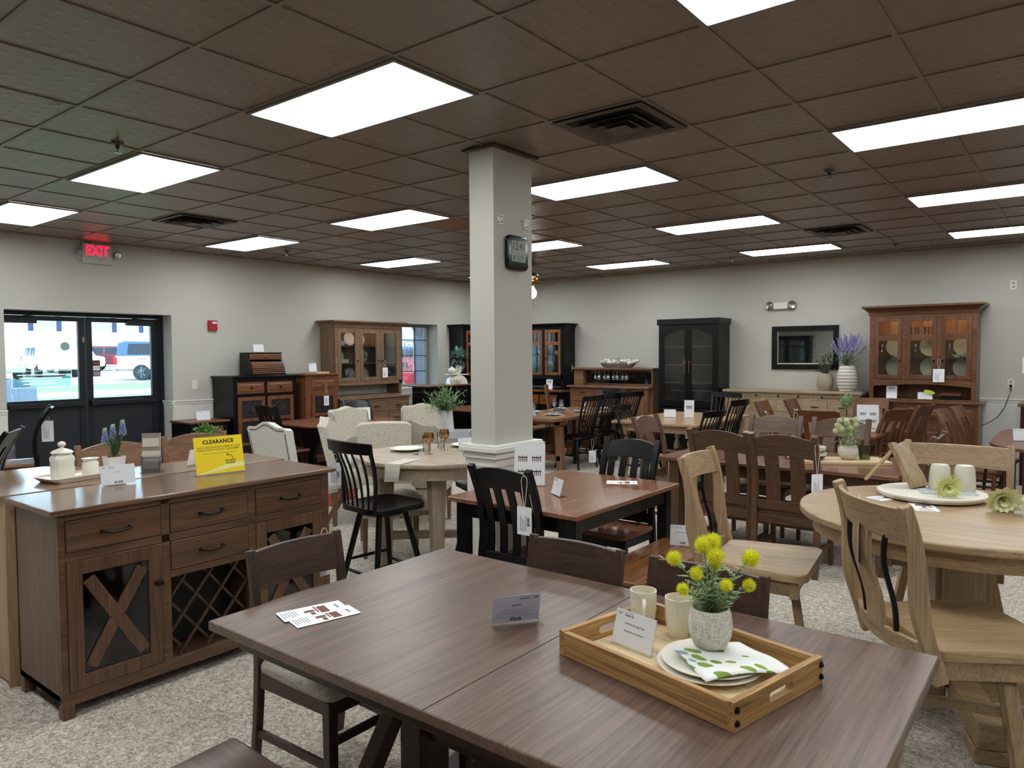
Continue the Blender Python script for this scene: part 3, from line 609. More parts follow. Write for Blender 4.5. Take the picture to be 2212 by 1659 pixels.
def parsons(name, label, group, loc, deg, w=.50, d=.52, sh=.50, bh=1.03, camel=.05, fab=LINEN, nails='front', lean=.12, th=.085, wing=0.0):
    t = thing(name, label, 'chair', loc, deg, group)
    N = 18; outline = []
    for i in range(N + 1):
        u = i / N * 2 - 1; a = abs(u)
        if camel > .001: z = bh - camel + (camel * .5 * (1 + cos(pi * min(1, a / .62))) if a < .62 else 0)
        else: z = bh - .012 * u * u
        if a > .9: z -= .02 * ((a - .9) / .1) ** 2
        outline.append((u * w / 2 * (1.0), z))
    yb = -d / 2
    def back(x, z, f):
        k = (z - sh) / (bh - sh); y = yb - lean * k + (th if f else 0); u = 2 * x / w
        return (x * (1 - .06 * (1 - max(k, 0))), y + (wing * u * u if wing else 0), z)
    rings = []
    levels = [(sh - .09, None)] + [(None, k) for k in (.0, .25, .5, .75, .92, 1.0)]
    mb = MB(); vs = []; cols = N + 1
    zlow = sh - .1
    rows_ = (0, .2, .4, .6, .8, .95, 1.0)
    def grid(f, inset=0.0):
        for k in rows_:
            for (x, zt) in outline:
                z = lerp(zlow, zt - inset, k); p = back(x * (1 - inset * 1.0), z, f); bulge = (.02 * (1 - (2 * x / w) ** 2) * sin(pi * min(k * 1.0, 1))) if f else 0
                vs.append((p[0], p[1] + bulge, p[2]))
    grid(False, .0); grid(True, .012)
    nr = len(rows_); fs = []
    for s in range(2):
        o_ = s * nr * cols
        for r in range(nr - 1):
            for c_ in range(cols - 1): fs.append((o_ + r * cols + c_, o_ + r * cols + c_ + 1, o_ + (r + 1) * cols + c_ + 1, o_ + (r + 1) * cols + c_))
    o2 = nr * cols
    for c_ in range(cols - 1): fs.append(((nr - 1) * cols + c_, (nr - 1) * cols + c_ + 1, o2 + (nr - 1) * cols + c_ + 1, o2 + (nr - 1) * cols + c_)); fs.append((c_, c_ + 1, o2 + c_ + 1, o2 + c_))
    for r in range(nr - 1):
        for c_ in (0, cols - 1): fs.append((r * cols + c_, (r + 1) * cols + c_, o2 + (r + 1) * cols + c_, o2 + r * cols + c_))
    ob('backrest', mb.add(vs, fs), fab, t, smooth=55)
    ob('seat', seat_mesh(w + .01, d - .02, sh, .13, .0, w + .03, r=.05, m=Matrix.Translation((0, .06, 0)), pad=True), fab, t, smooth=60)
    ob('seat_frame', MB().box(-w / 2 + .01, w / 2 - .01, -d / 2 + .04, d / 2 + .03, sh - .17, sh - .11), fab, t, bevel=.01)
    for sx_ in (-1, 1):
        ob('leg', MB().sweep([(sx_ * (w / 2 - .035), d / 2 + .0, sh - .165), (sx_ * (w / 2 - .035), d / 2 + .0, 0)], (1, 0, 0), [.05, .032], [.05, .032]), TAUPE('z'), t, bevel=.003)
        ob('leg', MB().sweep([(sx_ * (w / 2 - .035), -d / 2 + .07, sh - .165), (sx_ * (w / 2 - .035), -d / 2 + .05, sh * .3), (sx_ * (w / 2 - .035), -d / 2 - .03, 0)], (1, 0, 0), [.05, .042, .03], [.05, .042, .032]), TAUPE('z'), t, bevel=.003)
    if nails:
        f = nails == 'front'; nb = MB(); pts = []
        for k in range(22):
            z = lerp(sh + .06, outline[0][1] - .045, k / 21); pts += [back(-w / 2 * .93, z, f), back(w / 2 * .93, z, f)]
        for k in range(1, 24 if camel > .04 else 1):
            u = (k / 24 * 2 - 1) * .93; i = (u + 1) / 2 * N; i0 = int(i); z = lerp(outline[i0][1], outline[min(i0 + 1, N)][1], i - i0) - .03; pts.append(back(u * w / 2, z, f))
        for p in pts: nb.sphere((p[0], p[1] + (.004 if f else -.002), p[2]), .006, 6)
        ob('nailhead_trim', nb, NAIL, t, smooth=60)
    return t
def oakstool(name, label, loc, deg, base=0.0, sh=.62, bh=1.13):
    """swivel counter chair: concave crest, broad curved splat, black side spindles, saddle seat"""
    t = thing(name, label, 'counter chair', loc, deg, 'natural oak swivel chairs'); w, d = .51, .47; yr = -d / 2
    def prof(z): k = (z - sh) / (bh - sh); return yr - .02 - .10 * k - .012 * sin(2 * pi * k)
    zs = [sh - .10, sh - .03] + [lerp(sh, bh, i / 10) for i in range(11)]
    for s in (-1, 1):
        ob('back_post', MB().sweep([(s * (w / 2 - .005), prof(z) + .02, z) for z in zs], (1, 0, 0), .034, [.05] * 4 + [.055, .06, .06, .055, .05, .046, .044, .042, .04]), OAK('z'), t, bevel=.004)
    def board(z0, z1, bow, th=.02, x=w / 2 - .015, yo=0.0):
        rg = []
        for i in range(15):
            u = i / 14 * 2 - 1; zz0 = z0; zz1 = z1
            y0 = prof(max(z0, sh)) + .02 - bow * (1 - u * u) + yo; y1 = prof(max(z1, sh)) + .02 - bow * (1 - u * u) + yo
            rg.append([(u * x, y0 - th / 2, zz0), (u * x, y0 + th / 2, zz0), (u * x, y1 + th / 2, zz1), (u * x, y1 - th / 2, zz1)])
        return MB().loft(rg)
    ob('crest_rail', board(bh - .135, bh - .015, .055), OAK('x'), t, bevel=.003)
    ob('lower_rail', board(sh - .035, sh + .03, .05), OAK('x'), t, bevel=.003)
    n_ = 10
    def col(x, wd, th, m, nm, bow):
        pts = [(x * lerp(.8, 1, q / n_), prof(lerp(sh + .02, bh - .12, q / n_)) + .02 - bow + .016 * sin(2 * pi * (q / n_ - .02)), lerp(sh + .02, bh - .12, q / n_)) for q in range(n_ + 1)]
        ob(nm, MB().sweep(pts, (1, 0, 0), wd, th), m, t, bevel=.002)
    col(0, .115, .018, OAK('z'), 'splat', .052)
    for s in (-1, 1): col(s * .135, .016, .016, BLK, 'spindle', .036)
    mb = seat_mesh(w - .03, d - .01, sh + .012, .038, .03, w + .06, dish=.02, r=.05, m=Matrix.Translation((0, .015, 0)))
    ob('seat', mb, OAK('y'), t, smooth=35)
    ap = MB().box(-w / 2 + .03, w / 2 - .03, d / 2 - .06, d / 2 - .03, sh - .10, sh - .027).box(-w / 2 + .04, w / 2 - .04, -d / 2 + .03, -d / 2 + .06, sh - .10, sh - .027)
    for s in (-1, 1): ap.bar((s * (w / 2 - .045), -d / 2 + .03, sh - .064), (s * (w / 2 - .015), d / 2 - .03, sh - .064), .026, .073)
    for s in (-1, 1): ap.cb(s * (w / 2 - .01), d / 2 - .035, sh - .068, .04, .04, .08)
    ob('apron', ap, OAK('x'), t, bevel=.003)
    mt = Matrix.Rotation(R_(base), 4, 'Z')
    ob('swivel_plate', MB(mt).box(-.17, .17, -.17, .17, sh - .125, sh - .10), TAUPE('x'), t)
    ft = []
    for sx_ in (-1, 1):
        for sy_ in (-1, 1):
            a = Vector((sx_ * .15, sy_ * .15, sh - .12)); b = Vector((sx_ * .225, sy_ * .225, 0)); ft.append((a, b)); ob('leg', MB(mt).sweep([a, b], (1, 0, 0), .045, .04), OAK('z'), t, bevel=.004)
    for a, b, k in ((0, 1, .62), (2, 3, .62), (0, 2, .78), (1, 3, .5)):
        p, q = ft[a][0].lerp(ft[a][1], k), ft[b][0].lerp(ft[b][1], k); ob('stretcher', MB(mt).bar(p, q, .03, .03), OAK('x'), t, bevel=.003)
    return t
# ---------------------------------------------------------------- tables
def slab(mb_poly, z0, z1): return MB().prism(mb_poly, z0, z1)
def ellipse(a, b, n=64): return [(a * cos(2 * pi * i / n), b * sin(2 * pi * i / n)) for i in range(n)]
def table(name, label, loc, deg, L, Wd, h=.76, th=.03, tm=WALNUT, bm=None, legs='square', ga='x', legw=.085, apron=.09, inset=.06, poly=None, seam=None, over=None, cat='table', group=None):
    """L along local x, Wd along local y"""
    t = thing(name, label, cat, loc, deg, group); bm = bm or tm
    poly = poly or rrect(-L / 2, L / 2, -Wd / 2, Wd / 2, .008, 3)
    ob('tabletop', slab(poly, h - th, h), tm(ga), t, bevel=.005)
    if seam is not None: ob('seam', MB().box(seam - .0015, seam + .0015, -Wd / 2 + .002, Wd / 2 - .002, h - .0005, h + .0006), P('seam_shadow', '1b1310', .8), t)
    if apron:
        x, y = L / 2 - inset, Wd / 2 - inset
        a = MB().box(-x, x, -y, -y + .022, h - th - apron, h - th).box(-x, x, y - .022, y, h - th - apron, h - th).box(-x, -x + .022, -y, y, h - th - apron, h - th).box(x - .022, x, -y, y, h - th - apron, h - th)
        ob('apron', a, bm('x'), t, bevel=.003)
    if legs in ('square', 'turned'):
        x, y = L / 2 - inset - legw / 2 + .01, Wd / 2 - inset - legw / 2 + .01
        for sx_ in (-1, 1):
            for sy_ in (-1, 1):
                if legs == 'square': ob('leg', MB().sweep([(sx_ * x, sy_ * y, h - th), (sx_ * x, sy_ * y, h * .5), (sx_ * x, sy_ * y, 0)], (1, 0, 0), [legw, legw, legw * .8], [legw, legw, legw * .8]), bm('z'), t, bevel=.005)
                else:
                    r = legw / 2; m = MB().cb(sx_ * x, sy_ * y, h - th - .075, legw, legw, .15)
                    m.lathe([(r * a, b * (h - th - .15)) for a, b in ((.55, 0), (.75, .03), (.5, .08), (.6, .14), (.95, .3), (1.0, .42), (.7, .56), (.45, .64), (.8, .68), (.8, .71), (.45, .74), (.9, .84), (.95, .9), (.6, .96), (.75, 1))], 20, (sx_ * x, sy_ * y, 0))
                    ob('leg', m, bm('z'), t, smooth=40)
    elif legs == 'trestle':
        for s in (-1, 1):
            x = s * (L / 2 - (over or .32)); m = MB().box(x - .05, x + .05, -Wd * .36, Wd * .36, 0, .075).box(x - .05, x + .05, -Wd * .36, Wd * .36, h - th - .08, h - th)
            ob('trestle_foot', m, bm('y'), t, bevel=.008)
            for sy_ in (-1, 1): ob('leg', MB().bar((x, sy_ * .12, .075), (x, sy_ * .12, h - th - .08), .08, .08), bm('z'), t, bevel=.004)
        x = L / 2 - (over or .32)
        ob('stretcher', MB().box(-x, x, -.03, .03, .26, .36), bm('x'), t, bevel=.004)
    return t
# ---------------------------------------------------------------- cabinets (front faces local -y)
SEAM_SHADE = P('seam_shadow', '1b1310', .8)
def handle(t, kind, x, z, yf, m=None):
    m = m or IRON
    if kind == 'knob': ob('knob', MB(Matrix.Translation((x, yf, z)) @ Matrix.Rotation(pi / 2, 4, 'X')).lathe([(.006, 0), (.006, .012), (.015, .016), (.016, .024), (.008, .029), (.001, .03)], 14), m, t, smooth=50)
    elif kind == 'bar':
        w = .062
        ob('handle', MB().tube([(x - w, yf + .002, z), (x - w, yf - .024, z + .002), (x - w * .5, yf - .032, z - .006), (x, yf - .034, z - .008), (x + w * .5, yf - .032, z - .006), (x + w, yf - .024, z + .002), (x + w, yf + .002, z)], [.008, .007, .006, .006, .006, .007, .008], 8), m, t, smooth=60)
    elif kind == 'square': ob('handle', MB().cb(x, yf - .02, z, .10, .012, .014).cb(x - .042, yf - .008, z, .012, .018, .012).cb(x + .042, yf - .008, z, .012, .018, .012), m, t, bevel=.002)
    elif kind == 'pull': ob('handle', MB().tube([(x, yf, z - .085), (x, yf - .03, z - .075), (x, yf - .035, z), (x, yf - .03, z + .075), (x, yf, z + .085)], [.012, .008, .006, .008, .012], 8), m, t, smooth=60)
    elif kind == 'latch': ob('handle', MB().cb(x, yf - .015, z, .034, .03, .022), m, t, bevel=.003)
def drawer(t, x0, x1, z0, z1, yf, m, h='bar', n=1, hm=None, raised=False):
    d = ob('drawer', MB().box(x0 + .003, x1 - .003, yf - .004, yf + .02, z0 + .003, z1 - .003), m('x'), t, bevel=.003)
    ob('gap_shade', MB().box(x0, x1, yf - .0015, yf + .001, z0, z1), SEAM_SHADE, d)  # dark sheet behind the drawer front, painting the shade of its gap
    if raised: ob('raised_panel', MB().loft([[(x0 + .025, yf - .004, z0 + .025), (x1 - .025, yf - .004, z0 + .025), (x1 - .025, yf - .004, z1 - .025), (x0 + .025, yf - .004, z1 - .025)], [(x0 + .045, yf - .012, z0 + .045), (x1 - .045, yf - .012, z0 + .045), (x1 - .045, yf - .012, z1 - .045), (x0 + .045, yf - .012, z1 - .045)]]), m('x'), d)
    if h:
        for i in range(n): handle(d, h, lerp(x0, x1, (i + .5) / n) if n > 1 else (x0 + x1) / 2, (z0 + z1) / 2, yf - .004, hm)
    return d
def framebars(x0, x1, z0, z1, yf, r, th=.02, arch=0.0, mids=(), ac=None):
    m = MB().box(x0, x0 + r, yf - .004, yf + th, z0, z1).box(x1 - r, x1, yf - .004, yf + th, z0, z1).box(x0 + r, x1 - r, yf - .004, yf + th, z0, z0 + r)
    if not arch: m.box(x0 + r, x1 - r, yf - .004, yf + th, z1 - r, z1)
    else:
        c = (x0 + x1) / 2; hw = (x1 - x0) / 2 - r; N = 12; c2, h2 = (c, hw) if ac is None else (ac, max(abs(x0 + r - ac), abs(x1 - r - ac)))
        for i in range(N):
            a = x0 + r + 2 * hw * i / N; b = x0 + r + 2 * hw * (i + 1) / N
            za = z1 - r - arch * (((a - c2) / h2) ** 2); zb = z1 - r - arch * (((b - c2) / h2) ** 2)
            m.hexa([(a, yf - .004, za), (b, yf - .004, zb), (b, yf + th, zb), (a, yf + th, za), (a, yf - .004, z1), (b, yf - .004, z1), (b, yf + th, z1), (a, yf + th, z1)])
    for q in mids: m.box(*q)
    return m
def door(t, x0, x1, z0, z1, yf, m, kind='panel', h='knob', hx=None, hz=None, r=.055, arch=0.0, inner=None, hm=None, split=None, extra=None, nm='door', ac=None):
    x0 += .002; x1 -= .002; z0 += .002; z1 -= .002
    if kind in ('panel', 'raised', 'none'): yf -= .017
    mids = []
    if split: mids = [(x0 + r, x1 - r, yf - .004, yf + .02, s - .02, s + .02) for s in split]
    d = ob(nm, framebars(x0, x1, z0, z1, yf, r, arch=arch, mids=mids, ac=ac), m('z'), t, bevel=.002)
    ob('gap_shade', MB().box(x0 - .003, x0, yf, yf + .002, z0 - .003, z1 + .003).box(x1, x1 + .003, yf, yf + .002, z0 - .003, z1 + .003).box(x0, x1, yf, yf + .002, z0 - .003, z0).box(x0, x1, yf, yf + .002, z1, z1 + .003), SEAM_SHADE, d)  # dark strips stand in for the shade in the gap round the door
    X0, X1, Z0, Z1 = x0 + r, x1 - r, z0 + r, z1 - r
    if kind == 'panel':
        ob('panel', MB().box(X0, X1, yf + .006, yf + .012, Z0, Z1), (inner or m)('z'), d)
    elif kind == 'raised': ob('panel', MB().loft([[(X0, yf + .008, Z0), (X1, yf + .008, Z0), (X1, yf + .008, Z1), (X0, yf + .008, Z1)], [(X0 + .03, yf - .002, Z0 + .03), (X1 - .03, yf - .002, Z0 + .03), (X1 - .03, yf - .002, Z1 - .03), (X0 + .03, yf - .002, Z1 - .03)]]), (inner or m)('z'), d)
    elif kind == 'glass': ob('pane', MB().box(X0 - .005, X1 + .005, yf + .006, yf + .010, Z0 - .005, Z1 + .005), inner or PANE, d)
    if extra: extra(d, X0, X1, Z0, Z1)
    if h: handle(d, h, hx if hx is not None else x1 - .03, hz if hz is not None else (z0 + z1) / 2, yf - .004, hm)
    return d
def crown(x0, x1, yf, yb, z0, z1, ov=.06):
    m = MB(); pr_ = [(0, z0), (.012, z0), (.018, z0 + (z1 - z0) * .35), (ov * .55, z0 + (z1 - z0) * .62), (ov * .92, z0 + (z1 - z0) * .78), (ov, z0 + (z1 - z0) * .8), (ov, z1)]
    return m.loft([[(x0 - d, yf - d, z), (x1 + d, yf - d, z), (x1 + d, yb, z), (x0 - d, yb, z)] for d, z in pr_])
def carcass(x0, x1, yf, yb, z0, z1, th=.02, back=True, shelves=(), open_front=True, divs=()):
    m = MB().box(x0, x0 + th, yf, yb, z0, z1).box(x1 - th, x1, yf, yb, z0, z1).box(x0 + th, x1 - th, yf, yb, z1 - th, z1).box(x0 + th, x1 - th, yf, yb, z0, z0 + th)
    for d in divs: m.box(d - th / 2, d + th / 2, yf + .02, yb, z0 + th, z1 - th)
    return m
def tin(m_, yf):
    """punched tin panel with a raised fern motif"""
    def f(d, X0, X1, Z0, Z1):
        zs = [Z0] + m_ + [Z1]
        for a, b in zip(zs, zs[1:]):
            a2, b2 = a + (.02 if a != Z0 else 0), b - (.02 if b != Z1 else 0)
            p = ob('tin_panel', MB().box(X0, X1, yf - .009, yf - .002, a2, b2), P('aged_tin', '3f3a3c', .42, .7), d)
            mb = MB(); cx, cz = (X0 + X1) / 2, (a2 + b2) / 2; k = min(X1 - X0, b2 - a2) * .36
            for q in range(7):
                an = R_(15 + 25 * q); mb.tube([(cx, yf - .009, cz - k * .8), (cx + cos(an) * k * .5, yf - .012, cz - k * .3 + sin(an) * k * .3), (cx + cos(an) * k, yf - .009, cz - k * .5 + sin(an) * k)], [.003, .008, .002], 6)
            mb.tube([(cx + k * 1.15 * cos(i * pi / 10), yf - .009, cz + k * 1.1 * sin(i * pi / 10)) for i in range(20)], .003, 5, True)
            ob('motif', mb, P('aged_tin', '3f3a3c', .42, .7), p, smooth=60)
    return f

# --- the near sideboard
def near_sideboard():
    t = thing('sideboard', 'dark hickory sideboard with X-front glass doors and lattice wine rack, left foreground', 'sideboard', (-.1425, -.3025, 0), 90)
    # local x = world Y + .3025 ; local -y = world +X ; front at world X .125
    yf, yb = -.2675, .2475; hw = .7425
    ob('top', MB().box(-.78, .78, yf - .03, yb + .03, .94, .965), W('rustic_top', '4a3427', '7f5f48', rough=.17)('x'), t, bevel=.006)
    lg = .052
    for x in (-hw, hw - lg):
        for y in (yf, yb - lg): ob('leg', MB().box(x, x + lg, y, y + lg, 0, .08 if y > 0 else .06), RUSTIC('z'), t, bevel=.003)
    m = MB()
    m.box(-hw, -hw + .03, yf + .03, yb, .08, .94).box(hw - .03, hw, yf + .03, yb, .08, .94).box(-hw, hw, yb - .015, yb, .08, .94).box(-hw, hw, yf + .01, yb, .08, .11)
    ob('carcass', m, RUSTIC('z'), t, bevel=.002)
    c1, c2 = -.257, .222          # stiles between the three bays
    ff = MB().box(-hw, -hw + .03, yf, yf + .03, .06, .94).box(hw - .055, hw, yf, yf + .03, .06, .94).box(c1 - .022, c1 + .022, yf, yf + .03, .12, .94).box(c2 - .024, c2 + .024, yf, yf + .03, .12, .94)
    for z0, z1 in ((.91, .94), (.72, .76), (.06, .12)): ff.box(-hw + .03, hw - .055, yf, yf + .03, z0, z1)
    ff.box(c1 + .022, c2 - .024, yf, yf + .03, .535, .57).box(-hw + .03, hw - .05, yf + .03, yb, .73, .75).box(c1 - .01, c1 + .01, yf + .03, yb, .1, .73).box(c2 - .01, c2 + .01, yf + .03, yb, .1, .73)
    ob('face_frame', ff, RUSTIC('x'), t, bevel=.002)
    drawer(t, -hw + .03, c1 - .022, .76, .91, yf, RUSTIC); drawer(t, c1 + .022, c2 - .024, .76, .91, yf, RUSTIC); drawer(t, c2 + .024, hw - .055, .76, .91, yf, RUSTIC); drawer(t, c1 + .022, c2 - .024, .57, .72, yf, RUSTIC)
    def xbars(d, X0, X1, Z0, Z1):
        e = .028
        b = MB().sweep([(X0 + e, yf + .003, Z1 - e), (X1 - e, yf + .003, Z0 + e)], (0, 1, 0), .014, .056)
        ob('cross_bar', b, RUSTIC('z'), d, bevel=.002)
        for s in (0, 1):
            p, q = Vector((X1 - e, yf + .003, Z1 - e)), Vector((X0 + e, yf + .003, Z0 + e)); a, b_ = (p, p.lerp(q, .455)) if s == 0 else (p.lerp(q, .545), q)
            ob('cross_bar', MB().sweep([a, b_], (0, 1, 0), .012, .056), RUSTIC('z'), d, bevel=.002)
    door(t, -hw + .03, c1 - .022, .12, .72, yf, RUSTIC, 'glass', 'latch', c1 - .045, .53, .065, inner=SMOKE, extra=xbars)
    door(t, c2 + .024, hw - .055, .12, .72, yf, RUSTIC, 'glass', 'latch', c2 + .05, .53, .065, inner=SMOKE, extra=xbars)
    wr = MB(); X0, X1, Z0, Z1 = c1 + .022, c2 - .024, .12, .535
    step = .145
    def clip(x, z, dx, dz):
        t0, t1 = -9, 9
        for p, d, lo, hi in ((x, dx, X0, X1), (z, dz, Z0, Z1)):
            a, b = (lo - p) / d, (hi - p) / d; t0 = max(t0, min(a, b)); t1 = min(t1, max(a, b))
        return (t0, t1) if t1 - t0 > .02 else None
    for i in range(-5, 6):
        for dz, y in ((1, yf + .03), (-1, yf + .045)):
            c = clip((X0 + X1) / 2 + i * step, (Z0 + Z1) / 2, .82, dz)
            if c: wr.sweep([((X0 + X1) / 2 + i * step + .82 * c[0], y, (Z0 + Z1) / 2 + dz * c[0]), ((X0 + X1) / 2 + i * step + .82 * c[1], y, (Z0 + Z1) / 2 + dz * c[1])], (0, 1, 0), .014, .012)
    ob('wine_lattice', wr, DARK('z'), t)
    ob('wine_back', MB().box(X0, X1, yf + .2, yf + .21, Z0, Z1), MATT, t)
    return t
near_sideboard()
# --- the counter-height table set back to back with it
bt = thing('bar_table', 'lighter walnut counter table standing back to back with the near sideboard', 'table', (0, 0, 0))
ob('tabletop', slab([(-.452, -1.085), (-.452, .53), (-.90, .53), (-.90, -.23), (-1.16, -.43), (-1.38, -.57), (-1.42, -1.085)], .938, .965), W('walnut_top', '6e5443', '99806b', rough=.15)('y'), bt, bevel=.004)
ob('end_panel', MB().box(-.455, -.475, -1.07, -1.01, 0, .938).box(-.475, -.98, -1.065, -1.035, .02, .938), W('pale_hickory', '8f6f50', 'b8987a')('z'), bt, bevel=.003)
ob('end_panel', MB().box(-.46, -.86, .44, .48, 0, .938), W('pale_hickory', '8f6f50', 'b8987a')('z'), bt, bevel=.003)
ob('apron', MB().box(-.46, -.485, -1.03, .44, .84, .938).box(-.83, -.855, -1.03, .44, .84, .938), RUSTIC('y'), bt)

# --- hutches on the left wall (rotated 90: local x = world Y - centre, local -y = world +X)
def hutch_grey():
    t = thing('china_hutch', 'grey brown maple hutch with three glass doors in front of the window', 'hutch', (-5.345, 5.42, 0), 90); m = TAUPE
    hw, yf, yb = .71, -.245, .255
    ob('base_cabinet', MB().box(-hw, hw, yf, yb, .09, .955).box(-hw, -hw + .07, yf, yb, 0, .09).box(hw - .07, hw, yf, yb, 0, .09), m('x'), t, bevel=.003)
    ob('countertop', MB().box(-hw - .03, hw + .03, yf - .03, yb, .955, .985), m('x'), t, bevel=.004)
    for a, b in ((-.66, -.26), (-.22, .22), (.26, .66)):
        drawer(t, a, b, .74, .91, yf, m, 'square'); door(t, a, b, .12, .70, yf, m, 'panel', 'knob', b - .03, .6, .06)
    uf = -.095; uw = .68
    ob('hutch_case', carcass(-uw, uw, uf, yb, .985, 2.1), m('z'), t, bevel=.002)
    ob('beadboard_back', MB().box(-uw + .02, uw - .02, yb - .02, yb - .01, 1.0, 1.20), BEAD, t); ob('case_back', MB().box(-uw + .02, uw - .02, yb - .02, yb - .01, 1.20, 2.08), m('z'), t)
    ff = MB().box(-uw, uw, uf - .01, uf + .01, 1.17, 1.23).box(-uw, uw, uf - .01, uf + .01, 2.05, 2.1).box(-uw, -uw + .05, uf - .01, uf + .01, .985, 2.05).box(uw - .05, uw, uf - .01, uf + .01, .985, 2.05)
    for x in (-.215, .215): ff.box(x - .02, x + .02, uf - .01, uf + .01, 1.23, 2.05)
    ob('face_frame', ff, m('x'), t, bevel=.002); ob('crown', crown(-uw, uw, uf - .01, yb, 2.07, 2.175, .08), m('x'), t)
    for k, z in enumerate((1.23, 1.52, 1.79)): ob('shelf', MB().box(-uw + .02, uw - .02, uf + .03, yb - .02, z - .018, z), m('x'), t)
    for (a, b), hx in zip(((-.63, -.235), (-.195, .195), (.235, .63)), (-.26, .17, .26)): door(t, a, b, 1.23, 2.05, uf - .01, m, 'glass', 'knob', hx, 1.55, .06)
    for x in (-.44, 0, .44): ob('cabinet_lamp', MB().cyl(x, .02, 2.065, 2.08, .03, 12), P('warm_lamp', 'ffe0c8', .3, emit=80), t)
    return t
hutch_grey()
def pie_safe():
    t = thing('pie_safe', 'black pie safe with oak drawers and punched tin doors on left wall', 'cabinet', (-5.345, 3.44, 0), 90); hw, yf, yb = .49, -.245, .255
    ob('body', MB().box(-hw, hw, yf, yb, .08, 1.345).box(-hw, -hw + .06, yf, yb, 0, .08).box(hw - .06, hw, yf, yb, 0, .08), BLK, t, bevel=.003); ob('top', MB().box(-hw - .03, hw + .03, yf - .03, yb, 1.345, 1.372), BLK, t, bevel=.005)
    for a, b in ((-.43, -.02), (.02, .43)):
        drawer(t, a, b, 1.13, 1.29, yf, PIE, 'knob', raised=True); door(t, a, b, .14, 1.09, yf, PIE, 'none', 'knob', b - .03 if a < 0 else a + .03, .62, .05, extra=tin([.46, .78], yf), split=(.46, .78))
pie_safe()
def jelly():
    t = thing('jelly_cupboard', 'narrow oak cupboard with tin door beside the black pie safe', 'cabinet', (-5.32, 4.34, 0), 90); hw, yf, yb = .285, -.27, .28
    ob('body', MB().box(-hw, hw, yf, yb, .08, 1.35).box(-hw, -hw + .05, yf, yb, 0, .08).box(hw - .05, hw, yf, yb, 0, .08), PIE('z'), t, bevel=.003); ob('top', MB().box(-hw - .03, hw + .03, yf - .03, yb, 1.35, 1.376), PIE('x'), t, bevel=.005)
    drawer(t, -.19, .24, 1.14, 1.30, yf, PIE, 'knob', raised=True, hm=BRASS); door(t, -.19, .24, .14, 1.10, yf, PIE, 'none', 'knob', .21, .7, .05, extra=tin([.44, .78], yf), split=(.44, .78))
jelly()
def end_cab():
    t = thing('end_table', 'small black end table with wooden top left of the pie safe', 'end table', (-5.35, 2.62, 0), 90); hw, yf, yb = .25, -.24, .25
    ob('body', MB().box(-hw, hw, yf, yb, .08, .785).box(-hw, -hw + .05, yf, yf + .05, 0, .08).box(hw - .05, hw, yf, yf + .05, 0, .08).box(-hw, -hw + .05, yb - .05, yb, 0, .08).box(hw - .05, hw, yb - .05, yb, 0, .08), BLK, t, bevel=.003); ob('top', MB().box(-hw - .025, hw + .025, yf - .025, yb, .785, .81), PIE('x'), t, bevel=.004)
    drawer(t, -.19, .19, .60, .74, yf, PIE, 'knob'); door(t, -.19, .19, .12, .57, yf, PIE, 'panel', 'knob', .15, .4, .05)
end_cab()
def black_hutch(lb, loc, deg, w=1.32, dn=3, AMBER=AMBER):
    t = thing('black_hutch', lb, 'hutch', loc, deg, None); hw = w / 2; yf, yb = -.27, .23
    ob('base_cabinet', MB().box(-hw - .03, hw + .03, yf, yb, .08, .95).box(-hw, -hw + .07, yf, yb, 0, .08).box(hw - .07, hw, yf, yb, 0, .08), BLK, t, bevel=.003); ob('countertop', MB().box(-hw - .06, hw + .06, yf - .03, yb, .95, .985), AMBER('x'), t, bevel=.004)
    uf = -.11; ob('hutch_case', carcass(-hw, hw, uf, yb, .985, 2.12), BLK, t, bevel=.002); ob('case_back', MB().box(-hw + .02, hw - .02, yb - .02, yb - .01, 1.0, 2.1), BLK, t); ob('crown', crown(-hw, hw, uf - .01, yb, 2.1, 2.19, .07), BLK, t)
    ff = MB().box(-hw, hw, uf - .01, uf + .01, 1.18, 1.25).box(-hw, hw, uf - .01, uf + .01, 2.08, 2.12); dw = (2 * hw - .10) / dn
    for i in range(dn + 1): x = -hw + .05 + i * dw; ff.box(x - .03, x + .03, uf - .01, uf + .01, 1.0 if i in (0, dn) else 1.25, 2.08)
    ob('face_frame', ff, BLK, t, bevel=.002)
    for z in (1.25, 1.62): ob('shelf', MB().box(-hw + .02, hw - .02, uf + .03, yb - .02, z - .018, z), BLK, t)
    for i in range(dn):
        a, b = -hw + .05 + i * dw + .03, -hw + .05 + (i + 1) * dw - .03
        def mull(d, X0, X1, Z0, Z1):
            q = MB().box(X0, X1, uf - .014, uf + .01, 1.80, 1.86)
            for k in (1, 2): q.box(X0 + (X1 - X0) * k / 3 - .01, X0 + (X1 - X0) * k / 3 + .01, uf - .014, uf + .01, 1.86, Z1)
            ob('muntin', q, AMBER('x'), d)
        door(t, a, b, 1.25, 2.08, uf - .01, AMBER, 'glass', 'knob', a + .03, 1.55, .05, extra=mull)
        drawer(t, a - .02, b + .02, .72, .90, yf, AMBER, 'square'); door(t, a - .02, b + .02, .12, .68, yf, BLKW, 'panel', 'knob', b, .5, .06)
    return t
black_hutch('black hutch with amber wood doors on back wall right of the pillar', (-4.31, YB - .235, 0), 0)
black_hutch('black hutch with amber wood doors mostly hidden left of the pillar', (XL + .235, 8.22, 0), 90, 1.1, 2)
black_hutch('black hutch by the front wall seen only in the wall mirror', (-4.3, YF + .235, 0), 180, 1.5, 2, BLKW)
